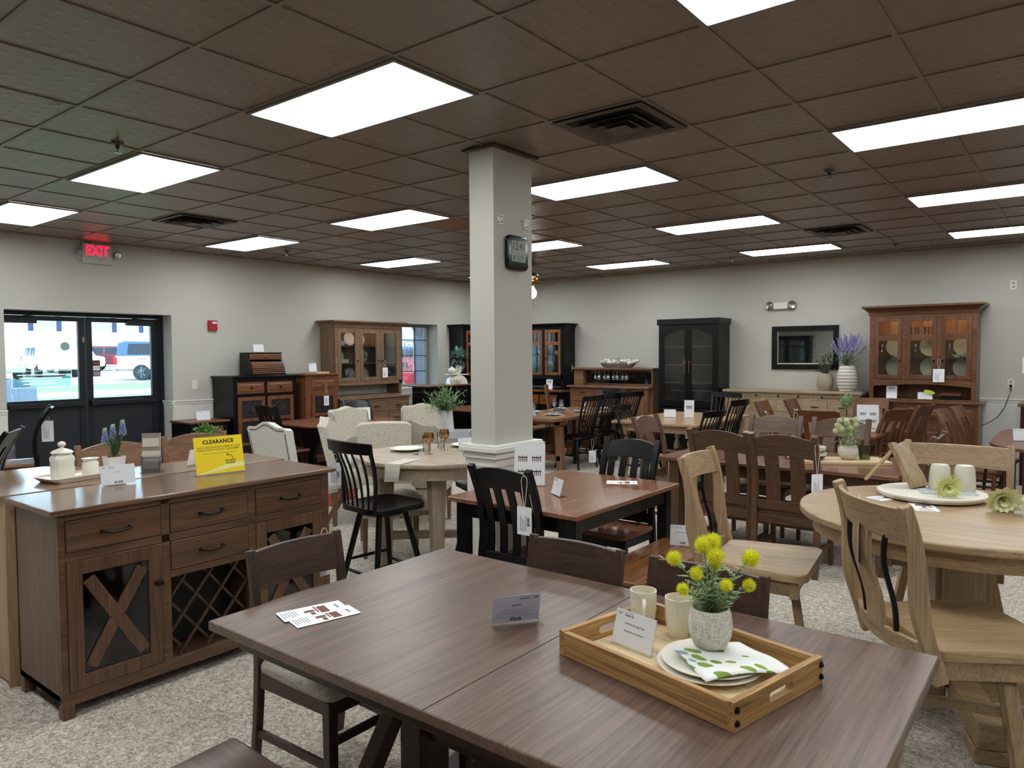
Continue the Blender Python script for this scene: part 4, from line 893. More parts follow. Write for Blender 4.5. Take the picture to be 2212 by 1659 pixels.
def console():
    t = thing('console_table', 'tall black console with reddish top under the far end of the window', 'console', (-5.02, 7.05, 0), 90)
    ob('top', MB().box(-.78, .60, -.23, .25, 1.095, 1.12), PIE('x'), t, bevel=.004); ob('body', MB().box(-.70, .55, -.19, .23, .0, 1.095), BLK, t, bevel=.003)
    for i in range(2): door(t, -.66 + .6 * i, -.08 + .6 * i, .1, 1.05, -.19, BLKW, 'panel', 'knob', r=.06)
console()
# --- back wall (front faces -Y; local x = world X - centre)
def bar_cabinet():
    t = thing('bar_cabinet', 'honey oak bar cabinet with mirrored back and hanging stemware on back wall', 'bar cabinet', (-2.66, YB - .25, 0)); m = BARW; hw = .80; yf, yb = -.24, .235
    ob('base_cabinet', MB().box(-hw + .02, hw - .06, yf, yb, .08, 1.05).box(-hw + .02, -hw + .09, yf, yb, 0, .08).box(hw - .13, hw - .06, yf, yb, 0, .08), m('x'), t, bevel=.003); ob('countertop', MB().box(-hw - .02, hw - .02, yf - .05, yb, 1.05, 1.085), m('x'), t, bevel=.006)
    for a, b in ((-.74, -.27), (-.25, .22), (.24, .70)): drawer(t, a, b, .92, 1.02, yf, m, 'square'); door(t, a, b, .12, .89, yf, m, 'panel', 'knob', b - .03, .6, .06, split=(.5,))
    m2 = MB().box(-hw, hw, -.16, yb, 1.365, 1.395).box(-hw + .03, -hw + .22, -.12, yb, 1.085, 1.365).box(hw - .05, hw - .02, -.12, yb, 1.085, 1.365).box(-hw + .2, hw - .05, yb - .02, yb, 1.085, 1.365).box(-hw + .2, hw - .05, .0, .02, 1.085, 1.12).box(-hw + .2, hw - .05, -.12, -.10, 1.345, 1.365)
    ob('gallery', m2, m('x'), t, bevel=.003); ob('mirror_back', MB().box(-hw + .22, hw - .05, .015, .02, 1.12, 1.345), P('bar_mirror', '60666a', .04, 1.0), t)
    ob('side_panel', MB().loft([[(hw - .06, -.235, 0), (hw + .02, -.235, 0), (hw + .02, yb, 0), (hw - .06, yb, 0)], [(hw - .06, -.12, 1.05), (hw - .02, -.12, 1.05), (hw - .02, yb, 1.05), (hw - .06, yb, 1.05)]]), m('z'), t, bevel=.003)
bar_cabinet()
t = thing('wood_bench_panel', 'plain brown wood chair back standing left of the honey oak bar cabinet', 'chair', (-3.62, 8.12, 0), -60)
ob('backrest', MB().loft([[(-.22, -.02, .5), (.22, -.02, .5), (.22, .02, .5), (-.22, .02, .5)], [(-.24, -.10, 1.1), (.24, -.10, 1.1), (.24, -.07, 1.1), (-.24, -.07, 1.1)]]), BARW('z'), t, bevel=.004); ob('seat', MB().box(-.22, .22, -.02, .4, .44, .475), BARW('y'), t, bevel=.004)
for a in (-.2, .2):
    for b in (.0, .37): ob('leg', MB().cb(a, b, .22, .04, .04, .44), BARW('z'), t)
def bookcase():
    t = thing('bookcase', 'tall black bookcase with two arched glass doors on the back wall', 'bookcase', (-1.225, YB - .23, 0)); hw, yf, yb = .505, -.22, .22; m = BLKW
    ob('case', carcass(-hw, hw, yf, yb, .0, 2.1), BLK, t, bevel=.003); ob('back', MB().box(-hw + .02, hw - .02, yb - .02, yb - .01, .02, 2.08), P('driftwood_back', '5b5148', .6), t)
    ob('crown', MB().box(-hw - .025, hw + .025, yf - .03, yb, 2.09, 2.185), BLK, t, bevel=.006)
    ff = MB().box(-hw, -hw + .045, yf - .01, yf + .012, 0, 2.1).box(hw - .045, hw, yf - .01, yf + .012, 0, 2.1).box(-hw + .045, hw - .045, yf - .01, yf + .012, .78, .84).box(-hw + .045, hw - .045, yf - .01, yf + .012, 0, .1)
    ob('face_frame', ff, BLK, t, bevel=.002)
    for z in (1.17, 1.46, 1.75): ob('shelf', MB().box(-hw + .02, hw - .02, yf + .04, yb - .02, z - .02, z), BUFF('x'), t)
    ob('shelf', MB().box(-hw + .02, hw - .02, yf + .04, yb - .02, .8, .82), BLK, t)
    for a, b, hx in ((-hw + .045, -.004, -.035), (.004, hw - .045, .035)): door(t, a, b, .84, 2.08, yf - .01, m, 'glass', 'pull', hx, 1.42, .05, arch=.13, ac=0, inner=glassmat('seeded_glass', 'd8dcdc', .03, .12), hm=P('gold_pull', 'b08a4a', .3, 1.0))
    drawer(t, -hw + .05, -.004, .12, .76, yf - .01, m, None); drawer(t, .004, hw - .05, .12, .76, yf - .01, m, None)
bookcase()
def buffet():
    t = thing('buffet', 'long sandy maple buffet with many drawers under the wall mirror', 'sideboard', (.355, YB - .255, 0)); m = BUFF; hw, yf, yb = .955, -.235, .24
    ob('body', MB().box(-hw, hw, yf, yb, .07, 1.05).box(-hw, -hw + .07, yf, yb, 0, .07).box(hw - .07, hw, yf, yb, 0, .07), m('x'), t, bevel=.003); ob('top', MB().box(-hw - .03, hw + .03, yf - .03, yb, 1.05, 1.085), m('x'), t, bevel=.005)
    n = 5; ww = (2 * hw - .08) / n
    for i in range(3): a = -hw + .04 + i * (2 * hw - .08) / 3; drawer(t, a + .02, a + (2 * hw - .08) / 3 - .02, .985, 1.03, yf, m, 'knob', 2)
    for i in range(n):
        a = -hw + .04 + i * ww; drawer(t, a + .015, a + ww - .015, .77, .955, yf, m, 'square'); door(t, a + .015, a + ww - .015, .12, .74, yf, m, 'panel', 'square', a + ww / 2, .65, .06)
buffet()
def cherry_hutch():
    t = thing('china_hutch', 'reddish cherry hutch with lit shelves of cream dishes on back wall', 'hutch', (2.03, YB - .255, 0)); m = CHERRY; hw, yf, yb = .64, -.255, .24
    ob('base_cabinet', MB().box(-hw - .02, hw + .02, yf, yb, .08, .965).box(-hw, -hw + .07, yf, yb, 0, .08).box(hw - .07, hw, yf, yb, 0, .08), m('x'), t, bevel=.003); ob('countertop', MB().box(-hw - .06, hw + .06, yf - .03, yb, .965, .995), m('x'), t, bevel=.006)
    for a, b in ((-.62, -.33), (-.31, -.01), (.01, .31), (.33, .62)): drawer(t, a, b, .72, .92, yf, m, 'knob', raised=True, hm=BRASS); door(t, a, b, .12, .68, yf, m, 'raised', 'knob', b - .03, .5, .06, hm=BRASS, arch=.03)
    uf = -.16; uw = .62
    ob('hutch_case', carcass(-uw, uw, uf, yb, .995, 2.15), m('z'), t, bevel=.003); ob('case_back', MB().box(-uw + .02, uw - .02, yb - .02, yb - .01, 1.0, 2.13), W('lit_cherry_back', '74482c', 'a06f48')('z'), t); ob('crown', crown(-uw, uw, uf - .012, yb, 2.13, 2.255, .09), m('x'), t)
    ff = MB().box(-uw, -uw + .055, uf - .012, uf + .01, .995, 2.15).box(uw - .055, uw, uf - .012, uf + .01, .995, 2.15).box(-uw + .055, uw - .055, uf - .012, uf + .01, 2.10, 2.15)
    for x in (-.2, .2): ff.box(x - .02, x + .02, uf - .012, uf + .01, 1.27, 2.10)
    N = 12
    for i in range(N):
        a, b = -uw + .055 + (2 * uw - .11) * i / N, -uw + .055 + (2 * uw - .11) * (i + 1) / N; f = lambda x: 1.21 - .04 * (x / uw) ** 2
        ff.hexa([(a, uf - .012, f(a)), (b, uf - .012, f(b)), (b, uf + .01, f(b)), (a, uf + .01, f(a)), (a, uf - .012, 1.27), (b, uf - .012, 1.27), (b, uf + .01, 1.27), (a, uf + .01, 1.27)])
    ob('face_frame', ff, m('x'), t, bevel=.002)
    for z in (1.275, 1.555, 1.86): ob('shelf', MB().box(-uw + .02, uw - .02, uf + .03, yb - .02, z - .012, z), PANE if z != 1.275 else m('x'), t)
    def mull(d, X0, X1, Z0, Z1): ob('muntin', MB().box(X0, X1, uf - .016, uf + .008, 1.79, 1.865).box((X0 + X1) / 2 - .012, (X0 + X1) / 2 + .012, uf - .016, uf + .008, 1.865, Z1), m('x'), d)
    for a, b, hx in ((-.565, -.22, -.25), (-.18, .18, .15), (.22, .565, .25)): door(t, a, b, 1.275, 2.10, uf - .012, m, 'glass', 'knob', hx, 1.52, .055, extra=mull)
    for x in (-.39, 0, .39): ob('cabinet_lamp', MB().cyl(x, .0, 2.115, 2.13, .035, 12), P('amber_lamp', 'ffd8a4', .3, emit=75), t)
cherry_hutch()
t = thing('dark_cabinet', 'dark cherry cabinet at the right edge below the cord outlet', 'cabinet', (3.62, YB - .26, 0)); 
ob('body', MB().box(-.5, .5, -.24, .245, .0, .965), P('dark_cherry_solid', '34160f', .35), t, bevel=.003); ob('top', MB().box(-.53, .53, -.27, .245, .965, 1.0), CHERRY('x'), t, bevel=.005)
for a, b in ((-.46, -.01), (.01, .46)): drawer(t, a, b, .75, .92, -.24, CHERRY, 'knob', raised=True); door(t, a, b, .08, .71, -.24, CHERRY, 'raised', 'knob')
# bread box
t = thing('bread_box', 'small black roll-top bread box with oak drawer on the pie safe', 'bread box', (-5.36, 3.57, 1.372), 90)
ob('case', MB().prism([(-.14, 0), (.14, 0), (.14, .30), (-.05, .30), (-.07, .21), (-.10, .17), (-.13, .10), (-.145, .02)], -.27, -.25, 'x').prism([(-.14, 0), (.14, 0), (.14, .30), (-.05, .30), (-.07, .21), (-.10, .17), (-.13, .10), (-.145, .02)], .25, .27, 'x').box(-.25, .25, .12, .14, 0, .3).box(-.27, .27, -.07, .14, .30, .315).box(-.28, .28, -.155, .14, 0, .015), BLK, t, bevel=.002)
rl = MB()
for i in range(9):
    k = i / 8; a_ = lerp(0.05, 1.35, k); y, z = -.145 + .075 * (1 - cos(a_)), .02 + .16 * sin(a_); rl.tube([(-.25, y, z), (.25, y, z)], .011, 8)
ob('roll_top', rl, PIE('x'), t, smooth=50)
d = ob('drawer', MB().box(-.245, .245, -.075, .1, .215, .295), PIE('x'), t, bevel=.003); handle(d, 'knob', 0, .255, -.075, BRASS)
# ---------------------------------------------------------------- furniture in place
# near table and its seats
table('trestle_table', 'large dark walnut trestle dining table across the foreground', (2.41, -.487, 0), 0, 1.985, 1.15, .76, .032, W('walnut_boards', '43332c', '71594c', rough=0.34, figure=.8), None, 'none', apron=0, seam=.02, ga='y')
nt = bpy.data.objects['trestle_table']
ob('apron', MB().box(-.93, .93, -.50, -.478, .655, .728).box(-.93, .93, .478, .50, .655, .728).box(-.93, -.908, -.478, .478, .655, .728).box(.908, .93, -.478, .478, .655, .728), DARK('x'), nt, bevel=.003)
for s in (-1, 1):
    x = s * .55
    ob('trestle_foot', MB().prism([(-.46, 0), (.46, 0), (.46, .05), (.38, .09), (-.38, .09), (-.46, .05)], x - .055, x + .055, 'x'), DARK('y'), nt, bevel=.006)
    ob('top_brace', MB().box(x - .05, x + .05, -.44, .44, .64, .727), DARK('y'), nt, bevel=.005)
    ob('post', MB().box(x - .05, x + .05, -.075, .075, .09, .64), DARK('z'), nt, bevel=.005)
    for k in (-1, 1): ob('brace', MB().sweep([(x, k * .34, .08), (x, k * .30, .2), (x, k * .12, .45), (x, k * .09, .63)], (1, 0, 0), .06, .06), DARK('z'), nt, bevel=.005)
ob('stretcher', MB().box(-.50, .50, -.03, .03, .28, .38), DARK('x'), nt, bevel=.004)
def ladder(name, label, loc, deg, seat='pad', sm=None):
    g_ = 'espresso ladder back chairs at the near table'
    t = chair(name, label, g_, loc, deg, w=.45, d=.47, sh=.455, bh=.885, post=.034, postd=.03, lean=.05, curve=.01, fm=DARK, sm=sm or (lambda a: CUSH), n=0, crest=.155, arch=.004, bow=.025, ears=.004, seat='pad', stretch=True, legw=.042)
    hw = .45 / 2 - .034 + .004; yb = -.47 / 2 + .02
    for z0, z1 in ((.50, .665),):
        rg = [[(u * hw, yb - .02 - .02 * (1 - u * u) + d_, z) for d_, z in ((-.011, z0), (.011, z0), (.011, z1), (-.011, z1))] for u in [i / 6 - 1 for i in range(13)]]
        ob('back_slat', MB().loft(rg), DARK('x'), t, bevel=.003)
    return t
ch = ladder('dining_chair', 'dark ladder back chair with grey cushion at left end of near table', (1.425, -.53, 0), -90)
dup(ch, 'dark ladder back chair behind near table, left of the wooden bench', (2.105, -.125, 0), 180)
dup(ch, 'dark ladder back chair behind near table, directly behind the yellow flowers', (2.665, -.125, 0), 180)
t = thing('bench', 'dark walnut bench with dished seat cut by the bottom edge of the picture', 'bench', (2.35, -1.33, 0))
ob('seat', MB().loft([[(x, -.19 , .43), (x, .22 , .43), (x, .225, .455 + z), (x, .0, .448 + z), (x, -.19, .455 + z)] for x, z in ((-.72, -.004), (-.70, .002), (-.6, .002), (-.5, -.004), (-.4, -.004), (-.3, .003), (0, .003), (.3, .003), (.70, .002), (.72, -.004))]), WALNUT('x'), t, bevel=.01)
for x in (-.6, .6):
    for y in (-.14, .17): ob('leg', MB().cb(x, y, .215, .06, .06, .43), DARK('z'), t, bevel=.004)
# cafe table with black legs
CAFE = W('cafe_top', '5e3a28', '8f6148', rough=.2)
table('cafe_table', 'square walnut topped table with black legs right of the pillar base', (1.18, 1.47, 0), 90, 1.225, .935, .795, .028, CAFE, BLKW, 'square', legw=.07, inset=.05)
MIS = dict(w=.44, d=.43, sh=.455, bh=1.03, n=4, sw=.05, crest=.11, arch=.03, bow=.015, lean=.09, curve=.055, ears=0, post=.04, postd=.034)
ca = chair('dining_chair', 'black slat back chair with price tag, nearest side of the cafe table', 'black slat back chairs', (1.215, 1.02, 0), 0, fm=BLKW, sm=CAFE, **MIS)
dup(ca, 'black slat back chair with brown seat on far side of the cafe table', (1.17, 2.04, 0), 180)
t = thing('bench', 'amber wood topped bench with black legs right of the cafe table', 'bench', (1.775, 1.46, 0))
ob('seat', slab(rrect(-.17, .17, -.475, .475, .03), .43, .46), AMBER('y'), t, bevel=.006)
ob('apron', MB().box(-.135, .135, -.44, -.42, .34, .43).box(-.135, .135, .42, .44, .34, .43).box(-.135, -.115, -.42, .42, .34, .43).box(.115, .135, -.42, .42, .34, .43), BLK, t)
for a in (-.11, .11):
    for b in (-.41, .41): ob('leg', MB().cb(a, b, .215, .06, .06, .43), BLK, t, bevel=.004)
# counter table, pub table, stools
t = thing('pub_table', 'round grey maple counter table on chunky legs left of the pillar', 'table', (-.25, 1.765, 0))
ob('tabletop', slab(ellipse(.615, .615), .845, .875), MAPLE('x'), t, bevel=.006); ob('apron', MB().lathe([(.55, 0), (.575, 0), (.575, .088), (.55, .088)], 64, (0, 0, .757), open=True), MAPLE('x'), t, smooth=40)
for q in range(4):
    a_ = R_(-46 + 90 * q); c_, s_ = cos(a_), sin(a_); mt = Matrix.Rotation(a_, 4, 'Z'); sec = lambda k, z: [(.40 - k, -k, z), (.40 + k * .55, -k, z), (.40 + k, -k * .5, z), (.40 + k, k * .5, z), (.40 + k * .55, k, z), (.40 - k, k, z)]
    ob('leg', MB(mt).loft([sec(.048, 0), sec(.055, .35), sec(.078, .845)]), MAPLE('z'), t, bevel=.003)
ob('stretcher', MB().bar((.36 * cos(R_(-46)), .36 * sin(R_(-46)), .24), (.36 * cos(R_(134)), .36 * sin(R_(134)), .24), .045, .06), MAPLE('x'), t, bevel=.003)
for s in (0, 1): p = [R_(44), R_(224)][s]; ob('stretcher', MB().bar((.36 * cos(p), .36 * sin(p), .24), (.03 * cos(p), .03 * sin(p), .24), .045, .06), MAPLE('x'), t, bevel=.003)
st = windsor('bar_stool', 'black spindle back swivel stool facing the round counter table, beside the sideboard', 'black swivel stools', (-.12, 1.09, 0), -6, w=.49, d=.46, sh=.62, bh=1.07, n=5, stool=True, lean=.08, hoop=.06, crest=.075, category='bar stool')
dup(st, 'black swivel stool half hidden behind the round counter table by the pillar', (-.02, 2.13, 0), 150)
# round oak counter table and stools
t = thing('round_table', 'round natural oak counter table at the right edge', 'table', (3.285, 1.56, 0), 0)
ob('tabletop', slab(ellipse(.69, .69, 80), .875, .91), OAK('x'), t, bevel=.008); ob('apron', MB().lathe([(.60, 0), (.63, 0), (.63, .075), (.60, .075)], 64, (0, 0, .80), open=True), OAK('x'), t, smooth=40)
ob('core', MB().box(-.06, .06, -.06, .06, .1, .82), BLK, t)
for q in range(4):
    mt = Matrix.Rotation(R_(20 + 90 * q), 4, 'Z')
    ob('post', MB(mt).box(.065, .12, -.10, .10, .17, .84), OAK('z'), t, bevel=.004); ob('foot', MB(mt).box(.06, .52, -.055, .055, .06, .17).box(.34, .52, -.065, .065, 0, .06), OAK('x'), t, bevel=.006); ob('top_brace', MB(mt).box(.12, .5, -.04, .04, .80, .87), OAK('x'), t)
oakstool('swivel_chair', 'natural oak swivel chair left of the round oak table, seat turned to right', (2.46, 1.30, 0), -83, 12)
o2 = oakstool('swivel_chair', 'natural oak swivel chair in right foreground with black spindles, nearest the camera', (3.36, .80, 0), -52, 62)
o3 = oakstool('swivel_chair', 'natural oak swivel chair on far side of round oak table', (3.165, 2.12, 0), 180, 25)
# mission table
table('dining_table', 'long dark mission oak table carrying the pale cutting board', (1.77, 3.90, 0), 0, 1.86, 1.06, .76, .03, W('mission_top', '54382a', '8a6450', rough=.2), MISSION, 'square', legw=.09, inset=.08, apron=.1)
mp = dict(w=.50, d=.45, sh=.455, bh=1.045, n=2, sw=.105, crest=.14, arch=.045, bow=.02, lean=.10, curve=.045, ears=0, post=.042, postd=.042, gap=.10)
g_ = 'mission oak chairs around the long mission table'
mc = chair('dining_chair', 'dark mission oak chair with price tag, nearest on the long table near side', g_, (1.985, 3.38, 0), 0, fm=MISSION, **mp)
dup(mc, 'dark mission oak chair left of the tagged one on long table near side', (1.475, 3.42, 0), 0)
dup(mc, 'dark mission oak chair on far side of long table, left one', (1.42, 4.38, 0), 180)
dup(mc, 'dark mission oak chair on far side of long table behind the pale flowers', (2.0, 4.38, 0), 180)
dup(mc, 'dark mission oak chair at right end of long table behind the oak chair', (2.60, 3.75, 0), 90)
mp2 = dict(mp); mp2['n'] = 1; mp2['sw'] = .14
chair('arm_chair', 'mission oak armchair at left end of the long mission table', None, (.70, 3.97, 0), -90, fm=MISSION, arms=True, **mp2)
# cherry table
table('dining_table', 'cherry dining table with a four photo sign in front of the lit cherry hutch', (1.52, 6.95, 0), 90, 2.0, 1.0, .76, .03, CHERRY, CHERRY, 'trestle')
cp = dict(w=.46, d=.45, sh=.455, bh=1.02, n=3, sw=.055, crest=.13, arch=.0, bow=.03, lean=.14, curve=.05, ears=.0, post=.036, postd=.036, rail=False)
g_ = 'cherry dining chairs'
cc = chair('dining_chair', 'cherry chair at near end of cherry table, its wide curved back with a tag', g_, (1.48, 6.15, 0), 0, fm=CHERRY, **cp)
for lb, lo, dg in (('cherry chair at left of cherry table, with white string on its post', (.80, 7.0, 0), -90), ('cherry chair at left of cherry table, second one deeper, right of the stringed one', (.97, 7.62, 0), -90), ('cherry chair at far end of cherry table behind the topiary', (1.47, 8.0, 0), 180),
                   ('cherry chair seen sideways right of the four photo sign, nearer one', (1.84, 6.62, 0), 66), ('cherry chair seen sideways right of the four photo sign, farther one', (1.95, 7.4, 0), 78)): dup(cc, lb, lo, dg)
for lb, lo, dg in (('dark cherry chair left of the table at right edge, nearest of that pair', (2.86, 6.55, 0), -95), ('dark cherry chair left of the table at right edge, farther of that pair', (2.92, 7.22, 0), -95)): dup(cc, lb, lo, dg)
t = table('dining_table', 'dark cherry oval table cut by the right edge of the picture', (3.95, 6.75, 0), 90, 2.5, 1.9, .76, .03, CHERRY, W('dark_cherry', '2f150e', '54261a', rough=.35), 'square', legw=.11, inset=.3, poly=rrect(-1.25, 1.25, -.95, .95, .7, 10))
# farmhouse table
t = thing('farmhouse_table', 'brown farmhouse trestle table set with plates right of the pillar', 'table', (-2.45, 6.85, 0))
ob('tabletop', slab(rrect(-.53, .53, -1.08, 1.08, .015, 3), .71, .76), FARM('y'), t, bevel=.008)
for y in (-.72, .72):
    ob('trestle_foot', MB().box(-.42, .42, y - .05, y + .05, .13, .21), FARM('x'), t, bevel=.006); ob('bracket_plate', MB().box(.1, .16, y - .055, y - .05, .14, .2), IRON, t)
    for s in (-1, 1): ob('leg', MB().sweep([(s * .36, y, .71), (s * .40, y, 0)], (0, 1, 0), .10, .10), FARM('z'), t, bevel=.006)
    ob('top_brace', MB().box(-.45, .45, y - .05, y + .05, .64, .71), FARM('x'), t)
    for s in (-1, 1): ob('iron_brace', MB().tube([(s * .05, y + (.0), .2), (s * .02, y - .30 * (1 if y > 0 else -1), .66)], .009, 6), IRON, t)
ob('stretcher', MB().box(-.04, .04, -.72, .72, .22, .30), FARM('y'), t)
t = thing('bench', 'brown farmhouse bench on the left side of the farmhouse table', 'bench', (-3.25, 7.0, 0)); ob('seat', slab(rrect(-.18, .18, -.85, .85, .01, 2), .42, .46), FARM('y'), t, bevel=.005)
for y in (-.6, .6): ob('leg', MB().box(-.15, .15, y - .04, y + .04, 0, .42), FARM('z'), t, bevel=.005)
wg = 'black spindle back chairs'
wc = windsor('dining_chair', 'black spindle back chair with hanging tag, nearest on right side of farmhouse table', wg, (-2.04, 6.5, 0), 84, bh=1.05, n=6)
dup(wc, 'black spindle back chair second on right side of farmhouse table', (-2.1, 7.1, 0), 92)
dup(wc, 'black spindle back chair third on right side of farmhouse table, nearest the bar cabinet', (-2.05, 7.72, 0), 70)
dup(wc, 'black spindle back chair at far end of farmhouse table below the bar counter', (-2.5, 8.05, 0), 178)
# maple table with turned legs
table('dining_table', 'pale maple table on turned legs in front of the black bookcase', (-.58, 6.95, 0), 90, 1.85, 1.2, .76, .032, W('pale_maple_top', '94785a', 'b89b78', rough=.3), BUFF, 'turned', legw=.11, inset=.09, apron=.1)
wl = windsor('dining_chair', 'low black spindle back chair on right side of pale maple table, nearest', wg, (-.03, 6.05, 0), 80, bh=.95, n=6, lean=.12)
dup(wl, 'low black spindle back chair with string at left end of pale maple table', (-.83, 6.2, 0), -90)
dup(wc, 'black spindle back chair on right side of pale maple table, taller farther one', (-.02, 6.72, 0), 84)
dup(wc, 'black spindle back chair at far end of pale maple table before the bookcase', (-.47, 7.82, 0), 178)
# round dark table with upholstered chairs
t = thing('round_table', 'round dark taupe table among the linen chairs left of the pillar', 'table', (-1.85, 3.05, 0)); ob('tabletop', slab(ellipse(.68, .68), .73, .76), W('taupe_top', '4d443d', '6c6157', rough=.3)('x'), t, bevel=.006)
ob('pedestal', MB().lathe([(.30, 0), (.30, .05), (.12, .10), (.09, .3), (.12, .5), (.10, .66), (.3, .73)], 24), TAUPE('z'), t, smooth=40)
ug = 'linen upholstered chairs'
p2 = parsons('upholstered_chair', 'linen chair seen sideways with blue lit edge, left of the black stool', ug, (-2.05, 2.50, 0), -48, nails=None, camel=.06)
p3 = parsons('upholstered_chair', 'linen chair facing right with nailhead edge behind the sideways one', ug, (-2.68, 3.12, 0), -95, camel=.03, bh=1.05)
dup(p3, 'linen chair with nailhead edge in front of the grey hutch base by the vase', (-2.42, 3.72, 0), -140)
p5 = parsons('upholstered_chair', 'grey linen chair with arched back facing away, behind the wine goblets', ug, (-1.32, 2.62, 0), 32, w=.56, nails=None, camel=.055, bh=1.05)
p6 = parsons('upholstered_chair', 'wide plain linen host chair with deep seat behind the round counter table', ug, (-.92, 1.86, 0), -128, w=.48, d=.56, nails=None, camel=0, bh=1.05, wing=.02)
parsons('upholstered_chair', 'ivory chair with dark nailhead trim on its back, behind the clearance sign', None, (-2.10, 1.80, 0), 8, w=.50, fab=LINW, nails='back', camel=.05, bh=1.055)
# left back: black table and chairs
t = thing('dining_table', 'red brown topped table with black base in front of the pie safe', 'table', (-4.25, 3.95, 0)); c_ = .16
ob('tabletop', slab([(-.55 + c_, -.72), (.55 - c_, -.72), (.55, -.72 + c_), (.55, .72 - c_), (.55 - c_, .72), (-.55 + c_, .72), (-.55, .72 - c_), (-.55, -.72 + c_)], .735, .76), PIE('y'), t, bevel=.005); ob('apron', MB().box(-.45, .45, -.6, .6, .65, .735), BLK, t)
for y in (-.4, .4): ob('trestle', MB().sweep([(0, y, .65), (.0, y, .3), (.0, y, .0)], (1, 0, 0), [.5, .12, .55], [.06, .06, .06]), BLK, t, bevel=.004)
ms2 = dict(MIS); ms2['bh'] = 1.0
cb = dup(ca, 'black slat back chair at near end of the black based table by the pie safe', (-4.27, 3.16, 0), 0); dup(ca, 'black slat back chair in front of the grey hutch drawers', (-3.85, 4.15, 0), -98)
table('dining_table', 'reddish topped table with black base just left of the pillar, far back', (-4.08, 6.85, 0), 90, 1.2, 1.15, .76, .028, PIE, BLKW, 'square', inset=.05)
dup(wc, 'black spindle back chair under the window beside the grey hutch', (-4.45, 6.1, 0), 20)
# bar chairs on the far side of the back to back counter table
lg = dict(w=.50, d=.42, sh=.62, bh=1.07, n=0, crest=.20, arch=.035, bow=.015, lean=.06, curve=.01, ears=.0, post=.036, postd=.03, stretch=True)
lc = chair('counter_chair', 'light brown counter chair with arched back behind the hyacinth pot', 'arched counter chairs', (-1.17, -.13, 0), -90, fm=W('mid_brown_maple', '6b4a33', '9a7252'), category='counter chair', **lg)
dup(lc, 'light brown counter chair with arched back behind the clearance sign', (-1.24, .47, 0), -90)
fc = chair('counter_chair', 'tall black curved back chair before the double door, seen sideways', 'black curved chairs by the door', (-4.2, .13, 0), 161, w=.45, d=.45, sh=.66, bh=1.17, n=3, sw=.06, crest=.1, arch=.015, curve=.07, lean=.12, fm=BLKW, sm=CAFE, category='counter chair', ears=0)
dup(fc, 'tall black chair cut off by the left edge of the picture', (-2.02, -.85, 0), 150)
t = thing('pedestal_table', 'small black pedestal plant stand behind the arched counter chairs', 'plant stand', (-2.02, .86, 0)); ob('top', slab(ellipse(.2, .2, 32), .86, .885), BLK, t); ob('column', MB().lathe([(.16, 0), (.15, .03), (.04, .08), (.03, .5), (.05, .8), (.1, .86)], 16), BLK, t, smooth=40)
t = thing('trash_can', 'dark grey domed waste bin by the wall at far left', 'bin', (-5.2, .30, 0)); ob('body', MB().cyl(0, 0, 0, .66, .17, 24), P('bin_grey', '5d5f62', .4), t, smooth=40); ob('dome_lid', MB().lathe([(.175, 0), (.17, .06), (.13, .13), (.06, .165), (.01, .17)], 24, (0, 0, .66)), P('bin_grey', '5d5f62', .4), t, smooth=50)
# ---------------------------------------------------------------- signs, tags, table settings, plants
def lines_mesh(w, n, z0, dz, th=.004, seed=1):
    r = random.Random(seed); m = MB()
    for i in range(n):
        k = w * r.uniform(.5, .95) / 2; m.box(-k, k, -.0006, .0002, z0 - i * dz - th / 2, z0 - i * dz + th / 2)
    return m
def pics(d, w, rects, seed=3, y=-.0006):
    """a little printed photograph: tables and chairs as dark shapes on a pale ground"""
    r = random.Random(seed)
    for (x0, x1, z0, z1) in rects:
        p = ob('photo', MB().box(x0, x1, y, 0, z0, z1), P('photo_ground', 'cfc6ba', .6), d); b = MB(); W_, H_ = x1 - x0, z1 - z0
        b.box(x0 + .12 * W_, x1 - .12 * W_, y - .0004, y, z0 + .5 * H_, z0 + .62 * H_)
        for k in range(5): xx = x0 + W_ * (.15 + .16 * k); b.box(xx, xx + .05 * W_, y - .0004, y, z0 + .15 * H_, z0 + (.55 if k % 2 else .75) * H_); b.box(xx, xx + .12 * W_, y - .0005, y, z0 + .3 * H_, z0 + .36 * H_)
        ob('print', b, P(('photo_dark', 'photo_brown')[r.random() > .5], ('38343a', '7a4632')[0 if ('photo_dark') and r.random() > .5 else 1] if False else '4a3630', .6), p)
LOGO = P('logo_ink', '333a48', .6)
